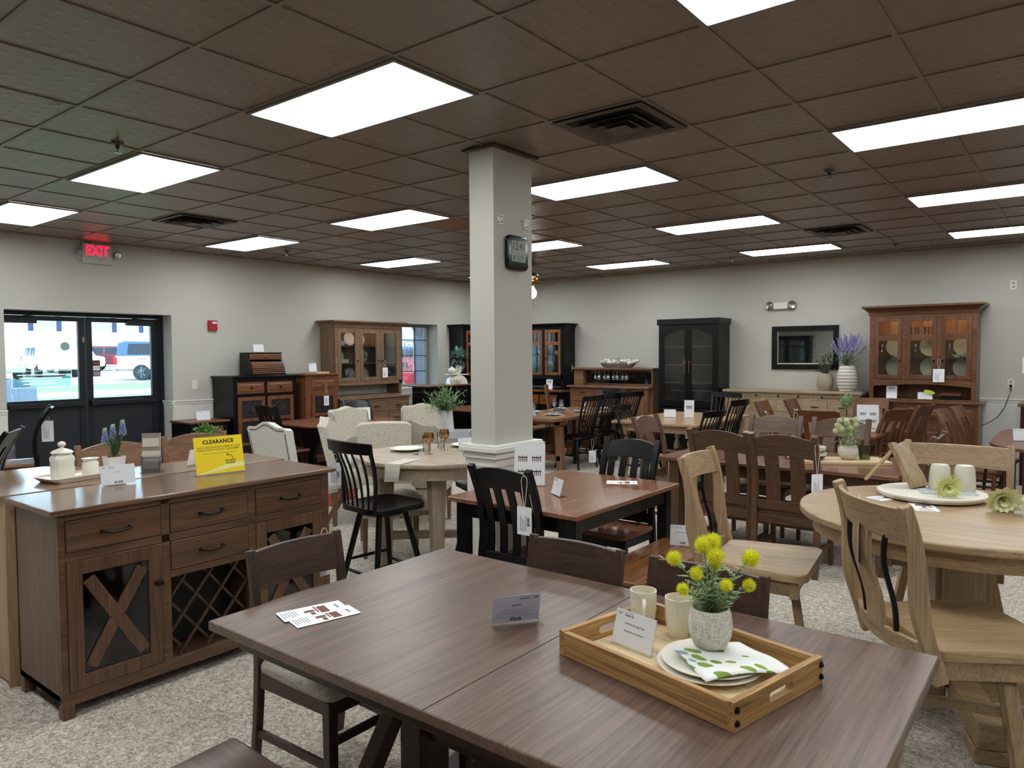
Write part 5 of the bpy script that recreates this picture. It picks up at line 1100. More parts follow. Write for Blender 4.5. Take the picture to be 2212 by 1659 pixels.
def price_card(label, loc, deg, w=.15, h=.10, head=None, price=None, tilt=14, card=PAPER, cat='sign', group=None, plain=False, photo=None, name='price_sign', backwards=False, nl=4):
    t = thing(name, label, cat, loc, deg, group)
    mt = Matrix.Translation((0, 0, .004)) @ Matrix.Rotation(R_(-tilt), 4, 'X')
    a = MB(mt); k = w / 2 + .003
    a.quad((-k, -.0025, 0), (k, -.0025, 0), (k, -.0025, h + .004), (-k, -.0025, h + .004)).box(-k, -k + .002, -.0025, .002, 0, h + .004).box(k - .002, k, -.0025, .002, 0, h + .004).box(-k, k, -.0025, .002, h + .002, h + .005)
    a.m = None; a.box(-k, k, -.006, .055, 0, .003)
    ob('acrylic_holder', a, ACRS, t)
    c = ob('card', MB().box(-w / 2, w / 2, -.0008, .0006, .002, h), card, t); c.location = (0, 0, .004); c.rotation_euler = (R_(-tilt), 0, 0)
    if not plain:
        text('DC', h * .12, LOGO, c, (-w * .40, -.001, h * .88), (pi / 2, 0, 0)); text('FURNITURE', h * .065, LOGO, c, (-w * .17, -.001, h * .86), (pi / 2, 0, 0)); text('Dutch Craft', h * .055, GREYINK, c, (-w * .17, -.001, h * .93), (pi / 2, 0, 0))
        if head: text(head, h * .085, INK, c, (0, -.001, h * .64), (pi / 2, 0, 0), sx=min(1, w * 1.5 / (h * .085 * len(head))))
        if nl: ob('print', lines_mesh(w, nl, h * .50, h * .085, h * .022, len(label)), GREYINK, c)
        if price: text(price, h * .14, INK, c, (0, -.001, h * .13), (pi / 2, 0, 0), bold=.0006)
    if photo: pics(c, w, photo, len(label))
    if backwards:
        for o_ in [q for q in c.children]: b_ = o_.copy(); COL.objects.link(b_); b_.location.y = .0011
    return t
def tag_on(label, top, drop, deg, w=.085, h=.13, price=None, loop=.02, group='hanging price tags', lean=0):
    t = thing('price_tag', label, 'price tag', top, deg, group)
    ob('string', MB().tube([(-loop, 0, -.01), (-loop * .6, -.002, .012), (0, 0, .018), (loop * .6, .002, .012), (loop, 0, -.01), (.004, 0, -drop), (0, 0, -drop - .008), (-.004, 0, -drop), (-loop, 0, -.01)], .0018, 5), P('cotton_string', 'e0dccf', .8), t)
    c = ob('card', MB().prism(rrect(-w / 2, w / 2, -drop - h - .005, -drop - .005, .006, 3), -.0006, .0006, 'y'), P('tag_card', 'f0f0f6', .4), t)
    m = MB()
    for i in range(4): m.box(-w * .3 + .012 * i, -w * .3 + .012 * i + .004, -.0011, -.0006, -drop - h * .9, -drop - h * (.35 + .08 * (i % 3)))
    ob('print', m, GREYINK, c)
    if price: text(price, w * .24, INK, c, (w * .28, -.0012, -drop - h * .55), (pi / 2, -pi / 2, 0), bold=.0006)
    return t
# yellow clearance sign on the near sideboard
YEL = P('yellow_card', 'f2d400', .45)
t = price_card('bright yellow CLEARANCE sign standing on the near sideboard', (-.20, -.065, .965), 83, .282, .216, plain=True, card=YEL, tilt=12)
c = [o for o in t.children if o.name.startswith('card')][0]; K = P('sign_black', '1c1a10', .6)
text('CLEARANCE', .030, K, c, (0, -.001, .185), (pi / 2, 0, 0), bold=.0012, space=1.1)
text('SHOP DISCOUNTED ITEMS AT OUR\nWAREHOUSE ACROSS THE STREET.', .0145, K, c, (0, -.001, .146), (pi / 2, 0, 0), space=1.1); text('OR SHOP\nONLINE!', .0145, K, c, (.06, -.001, .062), (pi / 2, 0, 0), bold=.0004)
ob('rule', MB().box(-.095, .10, -.0012, -.0006, .118, .1195), K, c)
ob('arrow', MB().tube([(.075, -.001, .078), (.072, -.001, .095), (.06, -.001, .104), (.042, -.001, .106)], .0016, 5).tube([(.052, -.001, .114), (.04, -.001, .106), (.053, -.001, .097)], .0016, 5), K, c)
ob('wave', MB().prism([(-.14, .0025), (-.1, .014), (-.05, .025), (0, .04), (.05, .052), (.1, .056), (.14, .055), (.14, .03), (.08, .028), (.02, .02), (-.05, .012), (-.1, .004)], -.0012, -.0007, 'y'), P('pale_yellow', 'f3e99a', .5), c)
price_card('white price sign reading $1,328 at the near end of the sideboard top', (-.305, -.59, .965), 80, .165, .105, 'Server', '$1,328')
price_card('white sign card seen from its side behind the yellow clearance sign', (-.66, .03, .965), -70, .15, .10)
bh = thing('brochure_holder', 'clear holder of tall furniture brochures on the counter table', 'brochure holder', (-.60, -.28, .965), 52)
ob('acrylic_holder', MB().box(-.055, .055, -.004, -.002, 0, .10).box(-.055, .055, .03, .032, 0, .12).box(-.055, -.053, -.004, .03, 0, .10).box(.053, .055, -.004, .03, 0, .10).box(-.06, .06, -.03, .06, 0, .003), ACRY, bh)
for k in range(3):
    c = ob('brochure', MB().box(-.05, .05, .002 + .006 * k, .004 + .006 * k, .004, .23), P('brochure_taupe', '8f8478', .5) if k == 0 else PAPER, bh); c.rotation_euler = (R_(-6), 0, 0)
    if k == 0: c2 = ob('print', MB().box(-.048, .048, .0012, .002, .085, .125), P('brochure_white', 'd9d0c4', .5), c); pics(c, .1, [(-.045, .045, .15, .2), (-.045, .045, .088, .122), (-.045, .045, .02, .08)], 5, y=.0010)
# ceramics and the hyacinths
tr = tag(ob('serving_tray', MB().loft([[(x * s, y * s, z) for x, y in rrect(-.11, .11, -.23, .23, .03, 4)] for s, z in ((.8, 0), (.86, 0), (1.0, .028), (.985, .03), (.85, .008), (.3, .006))]), CER, smooth=50), 'white rectangular platter under the canister on the counter table', 'tray'); tr.location = (-.71, -.60, .966); tr.rotation_euler = (0, 0, R_(8))
t = thing('canister', 'white ceramic canister with ball knob lid on the platter', 'canister', (-.74, -.70, .974))
ob('body', MB().loft([[(x * s, y * s, z) for x, y in rrect(-.052, .052, -.052, .052, .02, 5)] for s, z in ((.9, 0), (.95, .005), (.96, .09), (1.02, .105), (.98, .118), (.78, .132), (.80, .138), (.7, .14))]), CER, t, smooth=50)
ob('lid', MB().lathe([(.055, .14), (.056, .145), (.045, .155), (.02, .165), (.010, .168), (.009, .174), (.018, .180), (.021, .19), (.016, .20), (.004, .205)], 24), CER, t, smooth=50)
t = thing('creamer', 'white ceramic creamer jug beside the canister on the platter', 'jug', (-.74, -.555, .974), -60)
ob('body', MB().lathe([(.04, 0), (.043, .01), (.043, .07), (.034, .078), (.034, .084), (.046, .095), (.043, .095), (.03, .082), (.036, .07), (.036, .01), (.001, .008)], 24), CER, t, smooth=50); ob('spout', MB().loft([[(.03, -.018, .08), (.03, .018, .08), (.044, .015, .094), (.044, -.015, .094)], [(.058, -.004, .092), (.058, .004, .092), (.066, .004, .099), (.066, -.004, .099)]]), CER, t)
def leaf(mb, base, tip, w, up=(0, 0, 1), n=4, bend=.0):
    b, t_ = Vector(base), Vector(tip); d = t_ - b; s = d.cross(Vector(up)); s = s.normalized() if s.length > 1e-5 else Vector((1, 0, 0)); nn = s.cross(d).normalized(); L = []; R = []
    for i in range(n + 1):
        k = i / n; p = b + d * k + nn * bend * sin(pi * k); ww = w * sin(pi * min(max(k * .92 + .06, 0), 1)) / 2; L.append(p - s * ww); R.append(p + s * ww)
    o_ = len(mb.v); mb.add(L + R, [(i, i + 1, n + 2 + i, n + 1 + i) for i in range(n)])
rr = random.Random(11)
t = thing('hyacinth_pot', 'blue grape hyacinths in a small white square pot', 'potted plant', (-.80, -.40, .972))
ob('pot', MB().loft([[(x * s, y * s, z) for x, y in rrect(-.05, .05, -.05, .05, .006, 2)] for s, z in ((.82, 0), (1, .085), (.94, .085), (.9, .07), (.1, .07))]), P('white_pot', 'd6d4d0', .6), t)
m = MB()
for i in range(10): m.sphere((rr.uniform(-.035, .035), rr.uniform(-.035, .035), .085), rr.uniform(.010, .018), 8, sz=.9)
ob('bulbs', m, P('bulb_brown', '7a5238', .7), t, smooth=60)
m = MB()
for i in range(16): a = rr.uniform(0, 6.28); leaf(m, (.015 * cos(a), .015 * sin(a), .08), (.05 * cos(a), .05 * sin(a), rr.uniform(.17, .24)), .014, (0, .3, 1), 5, .01)
ob('foliage', m, P('hyacinth_leaf', '3d5a34', .5), t, smooth=60)
for (x, y, z) in ((-.03, -.035, .24), (-.005, .0, .26), (.02, .045, .285)):
    s_ = ob('flower_spike', MB().tube([(x * .3, y * .3, .08), (x, y, z - .07)], .004, 6), P('hyacinth_stem', '5d7a48', .5), t); m = MB(); m2 = MB()
    for k in range(46):
        q = k / 45; a = k * 2.4; rad = .017 * (1 - q * .75) + .002; (m if q < .8 else m2).sphere((x + rad * cos(a), y + rad * sin(a), z - .075 + .085 * q), .0055, 6, sz=1.2)
    ob('bells', m, P('hyacinth_blue', '7f8fb4', .6), s_, smooth=60); ob('bells', m2, P('hyacinth_tip', '9fb09a', .6), s_, smooth=60)
t = tag(ob('ornament_ball', MB().sphere((0, 0, .014), .014, 12), CER, smooth=60), 'small white ball lying beside the hyacinth pot', 'ornament'); t.location = (-.79, -.30, .966)
# flyers
def flyer(label, loc, deg, w=.10, h=.225, g=None, kind=0, group=None):
    t = tag(ob('flyer', MB().box(-w / 2, w / 2, -h / 2, h / 2, 0, .0012), PAPER), label, 'flyer', group); t.location = loc; t.rotation_euler = (0, 0, R_(deg)); m = MB()
    m.box(-w * .35, w * .25, .01, .016, .0012, .0016).box(-w * .3, w * .38, .02, .05, .0012, .0016).box(-w * .1, w * .1, -.03, .005, .0012, .0016).box(w * .15, w * .4, -.015, .0, .0012, .0016)
    ob('photo', m, P('flyer_brown', '6a3c30', .6), t)
    m = MB()
    for i in range(6): m.box(-w * .35, w * (.3 - .05 * (i % 3)), -h * .46 + .009 * i, -h * .46 + .009 * i + .003, .0012, .0016)
    m.box(-w * .2, w * .2, h * .36, h * .40, .0012, .0016); ob('print', m, GREYINK, t)
    return t
flyer('printed furniture flyer lying on the near table, topmost of the stack', (1.63, -.795, .7632), -17); flyer('printed furniture flyer on the near table, under the topmost one and shifted right', (1.70, -.80, .7618), -14, kind=1)
flyer('printed flyer lying flat on the far side of the cafe table', (1.333, 1.878, .7955), -60, .12, .2)
flyer('pinkish flyer on the round oak table, left of the white washed board', (2.95, 1.72, .9105), -30, .1, .2); flyer('flyer peeking from under the near rim of the white washed board', (3.13, 1.58, .9103), 20, .1, .2)
# acrylic sign on the near table, seen from behind
price_card('small acrylic price sign on the near table, turned away so print shows backwards', (2.255, -.455, .76), -125, .16, .10, '4x6 Table', '$2,475', card=P('backlit_paper', 'b4b4c4', .5), tilt=14, backwards=True)
# serving tray with mugs and the yellow flowers
tz, ta = .761, -12.6
t = thing('serving_tray', 'reclaimed wood serving tray with handle slots and dark corner bolts', 'tray', (2.845, -.435, tz), ta); L_, W_ = .595, .41
for s in (-1, 1): ob('side_board', MB().box(-L_ / 2 + .019, L_ / 2 - .019, s * W_ / 2 - (.018 if s > 0 else 0), s * W_ / 2 + (0 if s > 0 else .018), 0, .07), TRAYW('x'), t, bevel=.0015)
for s in (-1, 1):
    N = 8; hole = [(.055 * q[0] if False else q[0], q[1]) for q in rrect(-.055, .055, .026, .05, .0119, 5)]
    x0, x1 = sorted((s * L_ / 2, s * (L_ / 2 - .019))); e = MB()
    e.box(x0, x1, -W_ / 2, W_ / 2, 0, .026).box(x0, x1, -W_ / 2, W_ / 2, .05, .072).box(x0, x1, -W_ / 2, -.055, .026, .05).box(x0, x1, .055, W_ / 2, .026, .05)
    for k in (-1, 1): e.prism([(k * .055, .026), (k * .055, .05)] + [(k * (.043 + .012 * 0) + 0 + k * .012 * cos(a), .038 + .012 * sin(a)) for a in [pi / 2 - pi * i / 6 for i in range(7)]], x0, x1, 'x')
    eb = ob('end_board', e, TRAYW('y'), t)
    for y in (-1, 1):
        for z in (.02, .052): ob('bolt', MB(Matrix.Translation((s * L_ / 2, y * (W_ / 2 - .011), z)) @ Matrix.Rotation(s * pi / 2, 4, 'Y')).lathe([(.009, 0), (.009, .003), (.0055, .003), (.0055, .007), (.003, .008)], 6), IRON, eb)
for k in range(4): ob('bottom_board', MB().box(-L_ / 2 + .02, L_ / 2 - .02, -W_ / 2 + .019 + .0933 * k, -W_ / 2 + .019 + .0933 * k + .092, .003, .012), PALE('x'), t, bevel=.001)
tb = tz + .0125
def mug(label, loc, deg, group='cream mugs in the tray', up=True):
    t = thing('mug', label, 'mug', loc, deg, group); pr_ = [(.027, 0), (.030, .004), (.037, .03), (.041, .06), (.042, .122), (.0395, .122), (.037, .06), (.033, .02), (.001, .012)]
    if not up: pr_ = [(.052, 0), (.052, .006), (.049, .07), (.045, .112), (.037, .127), (.016, .130), (.001, .130)]
    ob('cup', MB().lathe(pr_, 32), CREAM if up else P('glazed_cup', 'cfcbbb', .2), t, smooth=45)
    if up: ob('handle', MB().tube([(.038, 0, .10), (.058, 0, .103), (.068, 0, .08), (.066, 0, .045), (.052, 0, .025), (.036, 0, .022)], .006, 8), CREAM, t, smooth=60)
    return t
mug('cream textured mug in the tray, handle to the right, left one', (2.625, -.265, tb), -60); mug('cream textured mug in the tray, partly behind the flower pot', (2.745, -.262, tb), 60)
price_card('white sign reading #139-N Serving Tray standing in the tray', (2.68, -.447, tb), -12, .15, .102, '#139-N Serving Tray', None, tilt=16, nl=0)
c = [o for o in bpy.data.objects if o.name.startswith('price_sign')][-1]
pc_ = [o for o in bpy.data.objects if o.get('label') == 'white sign reading #139-N Serving Tray standing in the tray'][0]; cc_ = [o for o in pc_.children if o.name.startswith('card')][0]
text('Reclaimed Barnwood/Natural', .0062, INK, cc_, (0, -.001, .044), (pi / 2, 0, 0))
def plate(label, loc, r=.135, mat=CER, group=None, rot=(0, 0, 0), name='plate', cat='plate'):
    t = tag(ob(name, MB().lathe([(.5 * r, 0), (.62 * r, .001), (.68 * r, .008), (r, .018), (r, .020), (.66 * r, .012), (.5 * r, .008), (.001, .007)], 40), mat, smooth=40), label, cat, group); t.location = loc; t.rotation_euler = rot
    return t
plate('white stoneware plate in the tray, lower one of two', (2.915, -.43, tb), .142, CER); plate('white stoneware plate in the tray, upper one under the leaf napkin', (2.918, -.425, tb + .012), .135, CER)
def napkinmat():
    m, n, l, b = newmat('leaf_print_cotton'); tc = n.new('ShaderNodeTexCoord'); mp = n.new('ShaderNodeMapping'); mp.inputs['Scale'].default_value = (17, 30, 17); mp.inputs['Rotation'].default_value = (0, 0, .6)
    v = n.new('ShaderNodeTexVoronoi'); v.inputs['Scale'].default_value = 1.0; l.new(tc.outputs['Object'], mp.inputs['Vector']); l.new(mp.outputs[0], v.inputs['Vector'])
    sp = n.new('ShaderNodeSeparateColor'); l.new(v.outputs['Color'], sp.inputs[0])
    rp = n.new('ShaderNodeValToRGB'); rp.color_ramp.interpolation = 'CONSTANT'; e = rp.color_ramp.elements; e[0].position = 0; e[0].color = lin('7f9a3c'); e[1].position = .45; e[1].color = lin('8ba6ac')
    q = e.new(.6); q.color = lin('a8aa98'); q = e.new(.75); q.color = lin('6f8f34'); l.new(sp.outputs[0], rp.inputs[0])
    f = mth(n, l, 'MULTIPLY', mth(n, l, 'LESS_THAN', v.outputs['Distance'], .46), mth(n, l, 'GREATER_THAN', sp.outputs[1], .3))
    l.new(mixc(n, l, f, lin('e6e6e2'), rp.outputs[0]), b.inputs['Base Color']); b.inputs['Roughness'].default_value = .85
    return m
def cloth(label, name, pts, loc, deg, mat, n=14, amp=.004, th=.003, sag=None, group=None, cat='napkin'):
    """quad patch with gentle ripples; pts four corners (x,y,z)"""
    A, B, C_, D = map(Vector, pts); vs = []
    for i in range(n + 1):
        for j in range(n + 1):
            u, v = i / n, j / n; p = (A * (1 - u) + B * u) * (1 - v) + (D * (1 - u) + C_ * u) * v
            z = p.z + amp * (1 + sin(u * 7 + v * 3)) * .5 + (sag(p, u, v) if sag else 0); vs.append((p.x, p.y, z))
    fs = [(i * (n + 1) + j, (i + 1) * (n + 1) + j, (i + 1) * (n + 1) + j + 1, i * (n + 1) + j + 1) for i in range(n) for j in range(n)]
    t = tag(ob(name, MB().add(vs, fs), mat, smooth=60), label, cat, group); md = t.modifiers.new('thickness', 'SOLIDIFY'); md.thickness = th; md.offset = 1; t.location = loc; t.rotation_euler = (0, 0, R_(deg))
    return t
NAPM = napkinmat()
cloth('white napkin with green leaf print folded on the tray plates', 'napkin', [(-.115, -.03, 0), (.02, -.165, 0), (.205, .03, 0), (.03, .12, 0)], (2.93, -.41, tb + .032), 6, NAPM, amp=.008, sag=lambda p, u, v: -.02 * max(0, (p.length - .12) / .09))
# the flowers
t = thing('flower_pot', 'yellow ball flowers in a round white woven texture pot', 'potted plant', (2.895, -.375, tb + .046))
def wovmat():
    m, n, l, b = newmat('crosshatch_ceramic'); tc = n.new('ShaderNodeTexCoord'); nz = []
    for s in ((260, 260, 30), (40, 40, 420)):
        mp = n.new('ShaderNodeMapping'); mp.inputs['Scale'].default_value = s; x = n.new('ShaderNodeTexNoise'); x.inputs['Scale'].default_value = 1; l.new(tc.outputs['Object'], mp.inputs['Vector']); l.new(mp.outputs[0], x.inputs['Vector']); nz.append(x.outputs['Fac'])
    f = mth(n, l, 'MULTIPLY', mth(n, l, 'ADD', nz[0], nz[1]), .5); rp = n.new('ShaderNodeValToRGB'); e = rp.color_ramp.elements; e[0].position = .38; e[0].color = lin('a6a296'); e[1].position = .55; e[1].color = lin('dad7cd'); l.new(f, rp.inputs[0]); l.new(rp.outputs[0], b.inputs['Base Color']); b.inputs['Roughness'].default_value = .7
    return m
ob('pot', MB().lathe([(.042, 0), (.046, .002), (.058, .03), (.062, .06), (.058, .092), (.052, .108), (.048, .108), (.05, .09), (.046, .085), (.001, .085)], 36), wovmat(), t, smooth=45)
ob('soil', MB().cyl(0, 0, .084, .09, .046, 20), P('soil', '2a231c', .9), t)
def globe(label_parent, c, r, mat, n=130, spike=.45, seed=1):
    q_ = random.Random(seed); m = MB(); m.sphere(c, r * .62, 10)
    for i in range(n):
        z = 1 - 2 * (i + .5) / n; a = i * 2.39996; d = Vector((sqrt(1 - z * z) * cos(a), sqrt(1 - z * z) * sin(a), z)); b = Vector(c) + d * r * .55; e = Vector(c) + d * r * q_.uniform(.92, 1.06); s = d.orthogonal().normalized() * r * .085; s2 = d.cross(s)
        m.add([b + s, b - s * .5 + s2 * .86, b - s * .5 - s2 * .86, e], [(0, 1, 3), (1, 2, 3), (2, 0, 3)])
    return ob('flower_head', m, mat, label_parent)
YF_ = P('yellow_petal', 'e2e02a', .6); FOL = P('dusty_foliage', '9ab080', .7); FOL2 = P('stem_green', '7f9a64', .7)
heads = [(-.018, .010, .265, .029), (.012, .02, .272, .028), (.010, -.012, .238, .030), (-.105, -.01, .232, .026), (.118, .01, .225, .030), (-.045, -.02, .192, .023), (-.085, -.03, .15, .021), (.032, -.045, .165, .022), (.105, -.015, .155, .022), (.016, .008, .205, .02)]
rx = Vector((.786, .617, 0)); ry = Vector((-.617, .786, 0))
fol = MB(); stems = MB(); fr_ = random.Random(5)
for k, (a, b, z, r) in enumerate(heads):
    p = rx * a + ry * b; p.z = z + .02; root = Vector((p.x * .12, p.y * .12, .085)); mid_ = root.lerp(p, .5) + Vector((p.x * -.15, p.y * -.15, .01)); globe(t, tuple(p), r, YF_, 150, seed=k)
    stems.tube([root, mid_, p], [.0025, .002, .0018], 5)
    for q in range(9):
        s = .25 + .7 * q / 9; o_ = root.lerp(mid_, s * 2) if s < .5 else mid_.lerp(p, (s - .5) * 2); an = fr_.uniform(0, 6.28); Lf = fr_.uniform(.028, .05); d = Vector((cos(an), sin(an), fr_.uniform(.1, .7))).normalized()
        for j in range(5):
            b_ = o_ + d * Lf * (j / 5); sd = d.cross(Vector((0, 0, 1))).normalized()
            for s2 in (-1, 1): leaf(fol, b_, b_ + (d * .6 + sd * s2 * .8).normalized() * .017 * (1 - j / 7), .006, n=2)
        leaf(fol, o_, o_ + d * Lf, .004, n=3)
for q in range(70):
    an = fr_.uniform(0, 6.28); rad = fr_.uniform(.005, .05); o_ = Vector((rad * cos(an) * .7, rad * sin(an) * .7, .088)); d = Vector((cos(an) * fr_.uniform(.1, .9), sin(an) * fr_.uniform(.1, .9), 1)).normalized(); Lf = fr_.uniform(.05, .12)
    for j in range(6):
        b_ = o_ + d * Lf * (j / 6); sd = d.orthogonal().normalized()
        for s2 in (-1, 1): leaf(fol, b_, b_ + (d * .7 + sd * s2).normalized() * .018, .006, n=2)
ob('stems', stems, FOL2, t, smooth=60); ob('foliage', fol, FOL, t)
# tags
tag_on('white tag with price $245 hanging from the near black chair at the cafe table', (1.418, .70, .99), .14, 0, .095, .15, '$245')
tag_on('small white tag string looped on ladder back chair behind the yellow flowers', (2.475, .15, .868), .10, 180, .05, .06)
tag_on('small white tag string looped on ladder back chair at left end of table', (1.095, -.335, .87), .13, -90, .05, .06)
tag_on('white price tag reading $294 between the near sideboard and the black stool', (-.335, .85, .95), .04, 60, .085, .16, '$294')
tag_on('pale tag hanging from the mission oak chair nearest on the long table', (2.232, 3.09, .98), .20, 50, .09, .15)
tag_on('white tag hanging on cherry chair at near end of cherry table', (1.27, 5.76, .98), .13, 15, .08, .15)
tag_on('white tag hanging low below the seat of nearest chair at farmhouse table', (-1.72, 6.43, .42), .14, 40, .10, .17)
tag_on('white tag on a long string from the buffet knob', (.0, 8.42, 1.0), .12, 0, .10, .12)
tag_on('white tag hanging on the right glass door of the lit cherry hutch', (2.24, 8.49, 1.52), .10, 0, .13, .17)
tag_on('white tag hanging on the right glass door of the grey hutch', (-5.215, 5.72, 1.54), .10, 90, .11, .16)
tag_on('white tag hanging from the brass knob of the narrow oak cupboard', (-5.03, 4.40, 1.20), .12, 90, .09, .17)
tag_on('pale tag on a string from oak swivel chair nearest the camera', (3.07, .575, 1.10), .075, 100, .075, .16)
tag_on('bluish tag hanging on the tall black chair before the double door', (-4.08, .40, 1.06), .02, 60, .10, .2)
tag_on('white tag hanging on the wide plain linen host chair', (-1.38, 1.80, .92), .05, 10, .09, .2)
tag_on('pale tag on string at the dark mission chair right of the round oak table', (2.87, 3.58, 1.0), .06, 60, .06, .1)
# signs on the other tables
price_card('white price sign reading $483 on the amber bench', (1.80, 1.80, .46), 22, .15, .125, "5'-0\" Shaker Leg Bench", '$483')
price_card('small price sign standing sideways in the middle of the cafe table', (1.232, 1.254, .795), -32, .13, .10, 'Table', None)
price_card('tall white sign with four chair photos on the cafe table behind the black chair', (0.915, 1.417, .795), 30, .20, .27, plain=True, photo=[(-.085, -.005, .14, .21), (.005, .085, .14, .21), (-.085, -.005, .05, .12), (.005, .085, .05, .12)], tilt=10)
price_card('tall white sign with four table photos on the cherry table', (1.86, 6.38, .76), 18, .22, .30, plain=True, photo=[(-.09, -.01, .17, .23), (.01, .09, .17, .23), (-.09, -.01, .09, .15), (.01, .09, .09, .15), (.02, .08, .025, .055)], tilt=10)
price_card('low white price sign on pale maple table, left of the tall one', (-.73, 6.83, .76), 20, .16, .11); price_card('taller white photo sign on pale maple table', (-.48, 6.9, .76), 20, .13, .24, plain=True, photo=[(-.05, .05, .10, .19)], tilt=8)
price_card('white price sign on dark oval table at right edge', (3.28, 6.35, .76), 20, .2, .12, nl=3); price_card('pale price card among the glasses on round counter table by the pillar', (-0.155, 2.027, .875), 62, .15, .10, nl=2, plain=True)
price_card('small white price card at near left corner of the farmhouse table', (-2.45, 5.98, .76), 60, .12, .12, plain=True)
price_card('white price sign on top of the black roll-top bread box', (-5.33, 3.50, 1.69), 88, .16, .11); price_card('white price card standing on the narrow oak cupboard', (-5.2, 4.30, 1.40), 70, .11, .13); price_card('white price sign on the small black end table', (-5.25, 2.62, .81), 80, .17, .12)
price_card('white photo sign on the counter of the black hutch right of the pillar', (-3.98, 8.58, .985), 10, .13, .22, plain=True, photo=[(-.05, .05, .10, .18)], tilt=8)
price_card('white photo sign at left in the lit cherry hutch counter', (1.68, 8.56, .995), 5, .13, .22, plain=True, photo=[(-.05, .05, .12, .18)], tilt=8)
t = price_card('white price sign with lime green sticker on the cherry hutch counter', (2.08, 8.54, .995), 5, .17, .11, 'Hutch', '$4,349'); ob('sticker', MB(Matrix.Rotation(.25, 4, 'Y')).prism(ellipse(.065, .025, 24), -.008, -.006, 'y'), P('lime_sticker', 'b5e04a', .5), t, loc=(.05, 0, .115))
price_card('white price sign on black based table just left of the pillar', (-3.85, 6.45, .76), 60, .16, .11); price_card('pinkish white price sign on the table in front of the pie safe', (-3.95, 4.2, .76), 60, .16, .17, plain=True)
flyer('white flyer lying on the table in front of the pie safe', (-3.92, 3.65, .7605), 40, .14, .22)
price_card('white price card on the middle shelf inside the black bookcase', (-1.35, 8.72, 1.46), 10, .12, .12, plain=True)
tag(ob('cutting_board', MB().box(-.16, .16, -.11, .11, 0, .022), PALE('x'), loc=(-5.2, 4.36, 1.377)), 'pale cutting board lying on the narrow oak cupboard', 'cutting board')
# recipe box on the cherry hutch
t = thing('recipe_box', 'small black box with slanted wooden lid on the cherry hutch counter', 'box', (2.37, 8.60, .996)); ob('body', MB().box(-.11, .11, -.07, .07, 0, .075), BLK, t, bevel=.002); ob('lid', MB().prism([(-.075, .075), (.075, .075), (.075, .115), (.05, .125), (-.075, .085)], -.115, .115, 'x'), CHERRY('x'), t, bevel=.002)
# ---------------------------------------------------------------- dishes, plants and small things farther back
def goblet(label, loc, mat=GLAS, h=.17, r=.036, group=None, name='goblet', upside=False):
    pr_ = [(.032, 0), (.030, .003), (.006, .008), (.0045, .03), (.005, h * .42), (r * .6, h * .5), (r, h * .66), (r * .98, h * .85), (r * .88, h), (r * .85, h), (r * .93, h * .84), (r * .94, h * .67), (r * .5, h * .53), (.001, h * .5)]
    t = tag(ob(name, MB().lathe(pr_, 20), mat, smooth=50), label, 'glass', group); t.location = loc
    if upside: t.rotation_euler = (pi, 0, 0)
    return t
def tumbler(label, loc, h=.13, r=.036, mat=GLAS, group=None, name='tumbler'):
    t = tag(ob(name, MB().lathe([(r * .82, 0), (r, h), (r - .003, h), (r * .76, .012), (.001, .01)], 20), mat, smooth=50), label, 'glass', group); t.location = loc
    return t
def cup(label, loc, deg=0, r=.045, h=.06, group=None):
    t = thing('cup', label, 'cup', loc, deg, group); ob('body', MB().lathe([(r * .5, 0), (r * .55, .004), (r * .9, h * .5), (r, h), (r * .94, h), (r * .8, h * .4), (.001, .008)], 24), CER, t, smooth=50); ob('handle', MB().tube([(r * .9, 0, h * .8), (r * 1.35, 0, h * .85), (r * 1.45, 0, h * .5), (r * .8, 0, h * .25)], .005, 8), CER, t, smooth=60)
    return t
def bushy(parent, name, c, r, n, L, w, mat, seed=0, sz=1.0, up=.2, droop=0.0, core=0):
    q_ = random.Random(seed); m = MB(); core and m.sphere(c, r * core, 12, sz=sz)
    for i in range(n):
        d = Vector((q_.gauss(0, 1), q_.gauss(0, 1), q_.gauss(0, 1) + up)).normalized(); p = Vector(c) + Vector((d.x * r, d.y * r, d.z * r * sz)) * q_.uniform(.35, 1) ** .6; e = (d + Vector((q_.uniform(-.7, .7), q_.uniform(-.7, .7), q_.uniform(-.5, .7) - droop))).normalized(); leaf(m, p, p + e * L * q_.uniform(.6, 1.2), w, n=2)
    return ob(name, m, mat, parent)
def sprigs(parent, base, tips, mat, smat, leafL, leafW, per, seed=0, spread=1.0, name='foliage'):
    q_ = random.Random(seed); m = MB(); s = MB(); b = Vector(base)
    for tp in tips:
        tp = Vector(tp); md = b.lerp(tp, .5) + Vector(((tp.x - b.x) * -.15, (tp.y - b.y) * -.15, .01)); s.tube([b, md, tp], [.003, .002, .001], 5)
        for k in range(per):
            f = .2 + .8 * k / per; o_ = b.lerp(md, f * 2) if f < .5 else md.lerp(tp, f * 2 - 1); d = ((tp - md).normalized() * .6 + Vector((q_.gauss(0, 1), q_.gauss(0, 1), q_.gauss(0, .7))) * .6 * spread).normalized(); leaf(m, o_, o_ + d * leafL * q_.uniform(.7, 1.2), leafW, n=2)
    ob('stems', s, smat, parent, smooth=60); return ob(name, m, mat, parent)
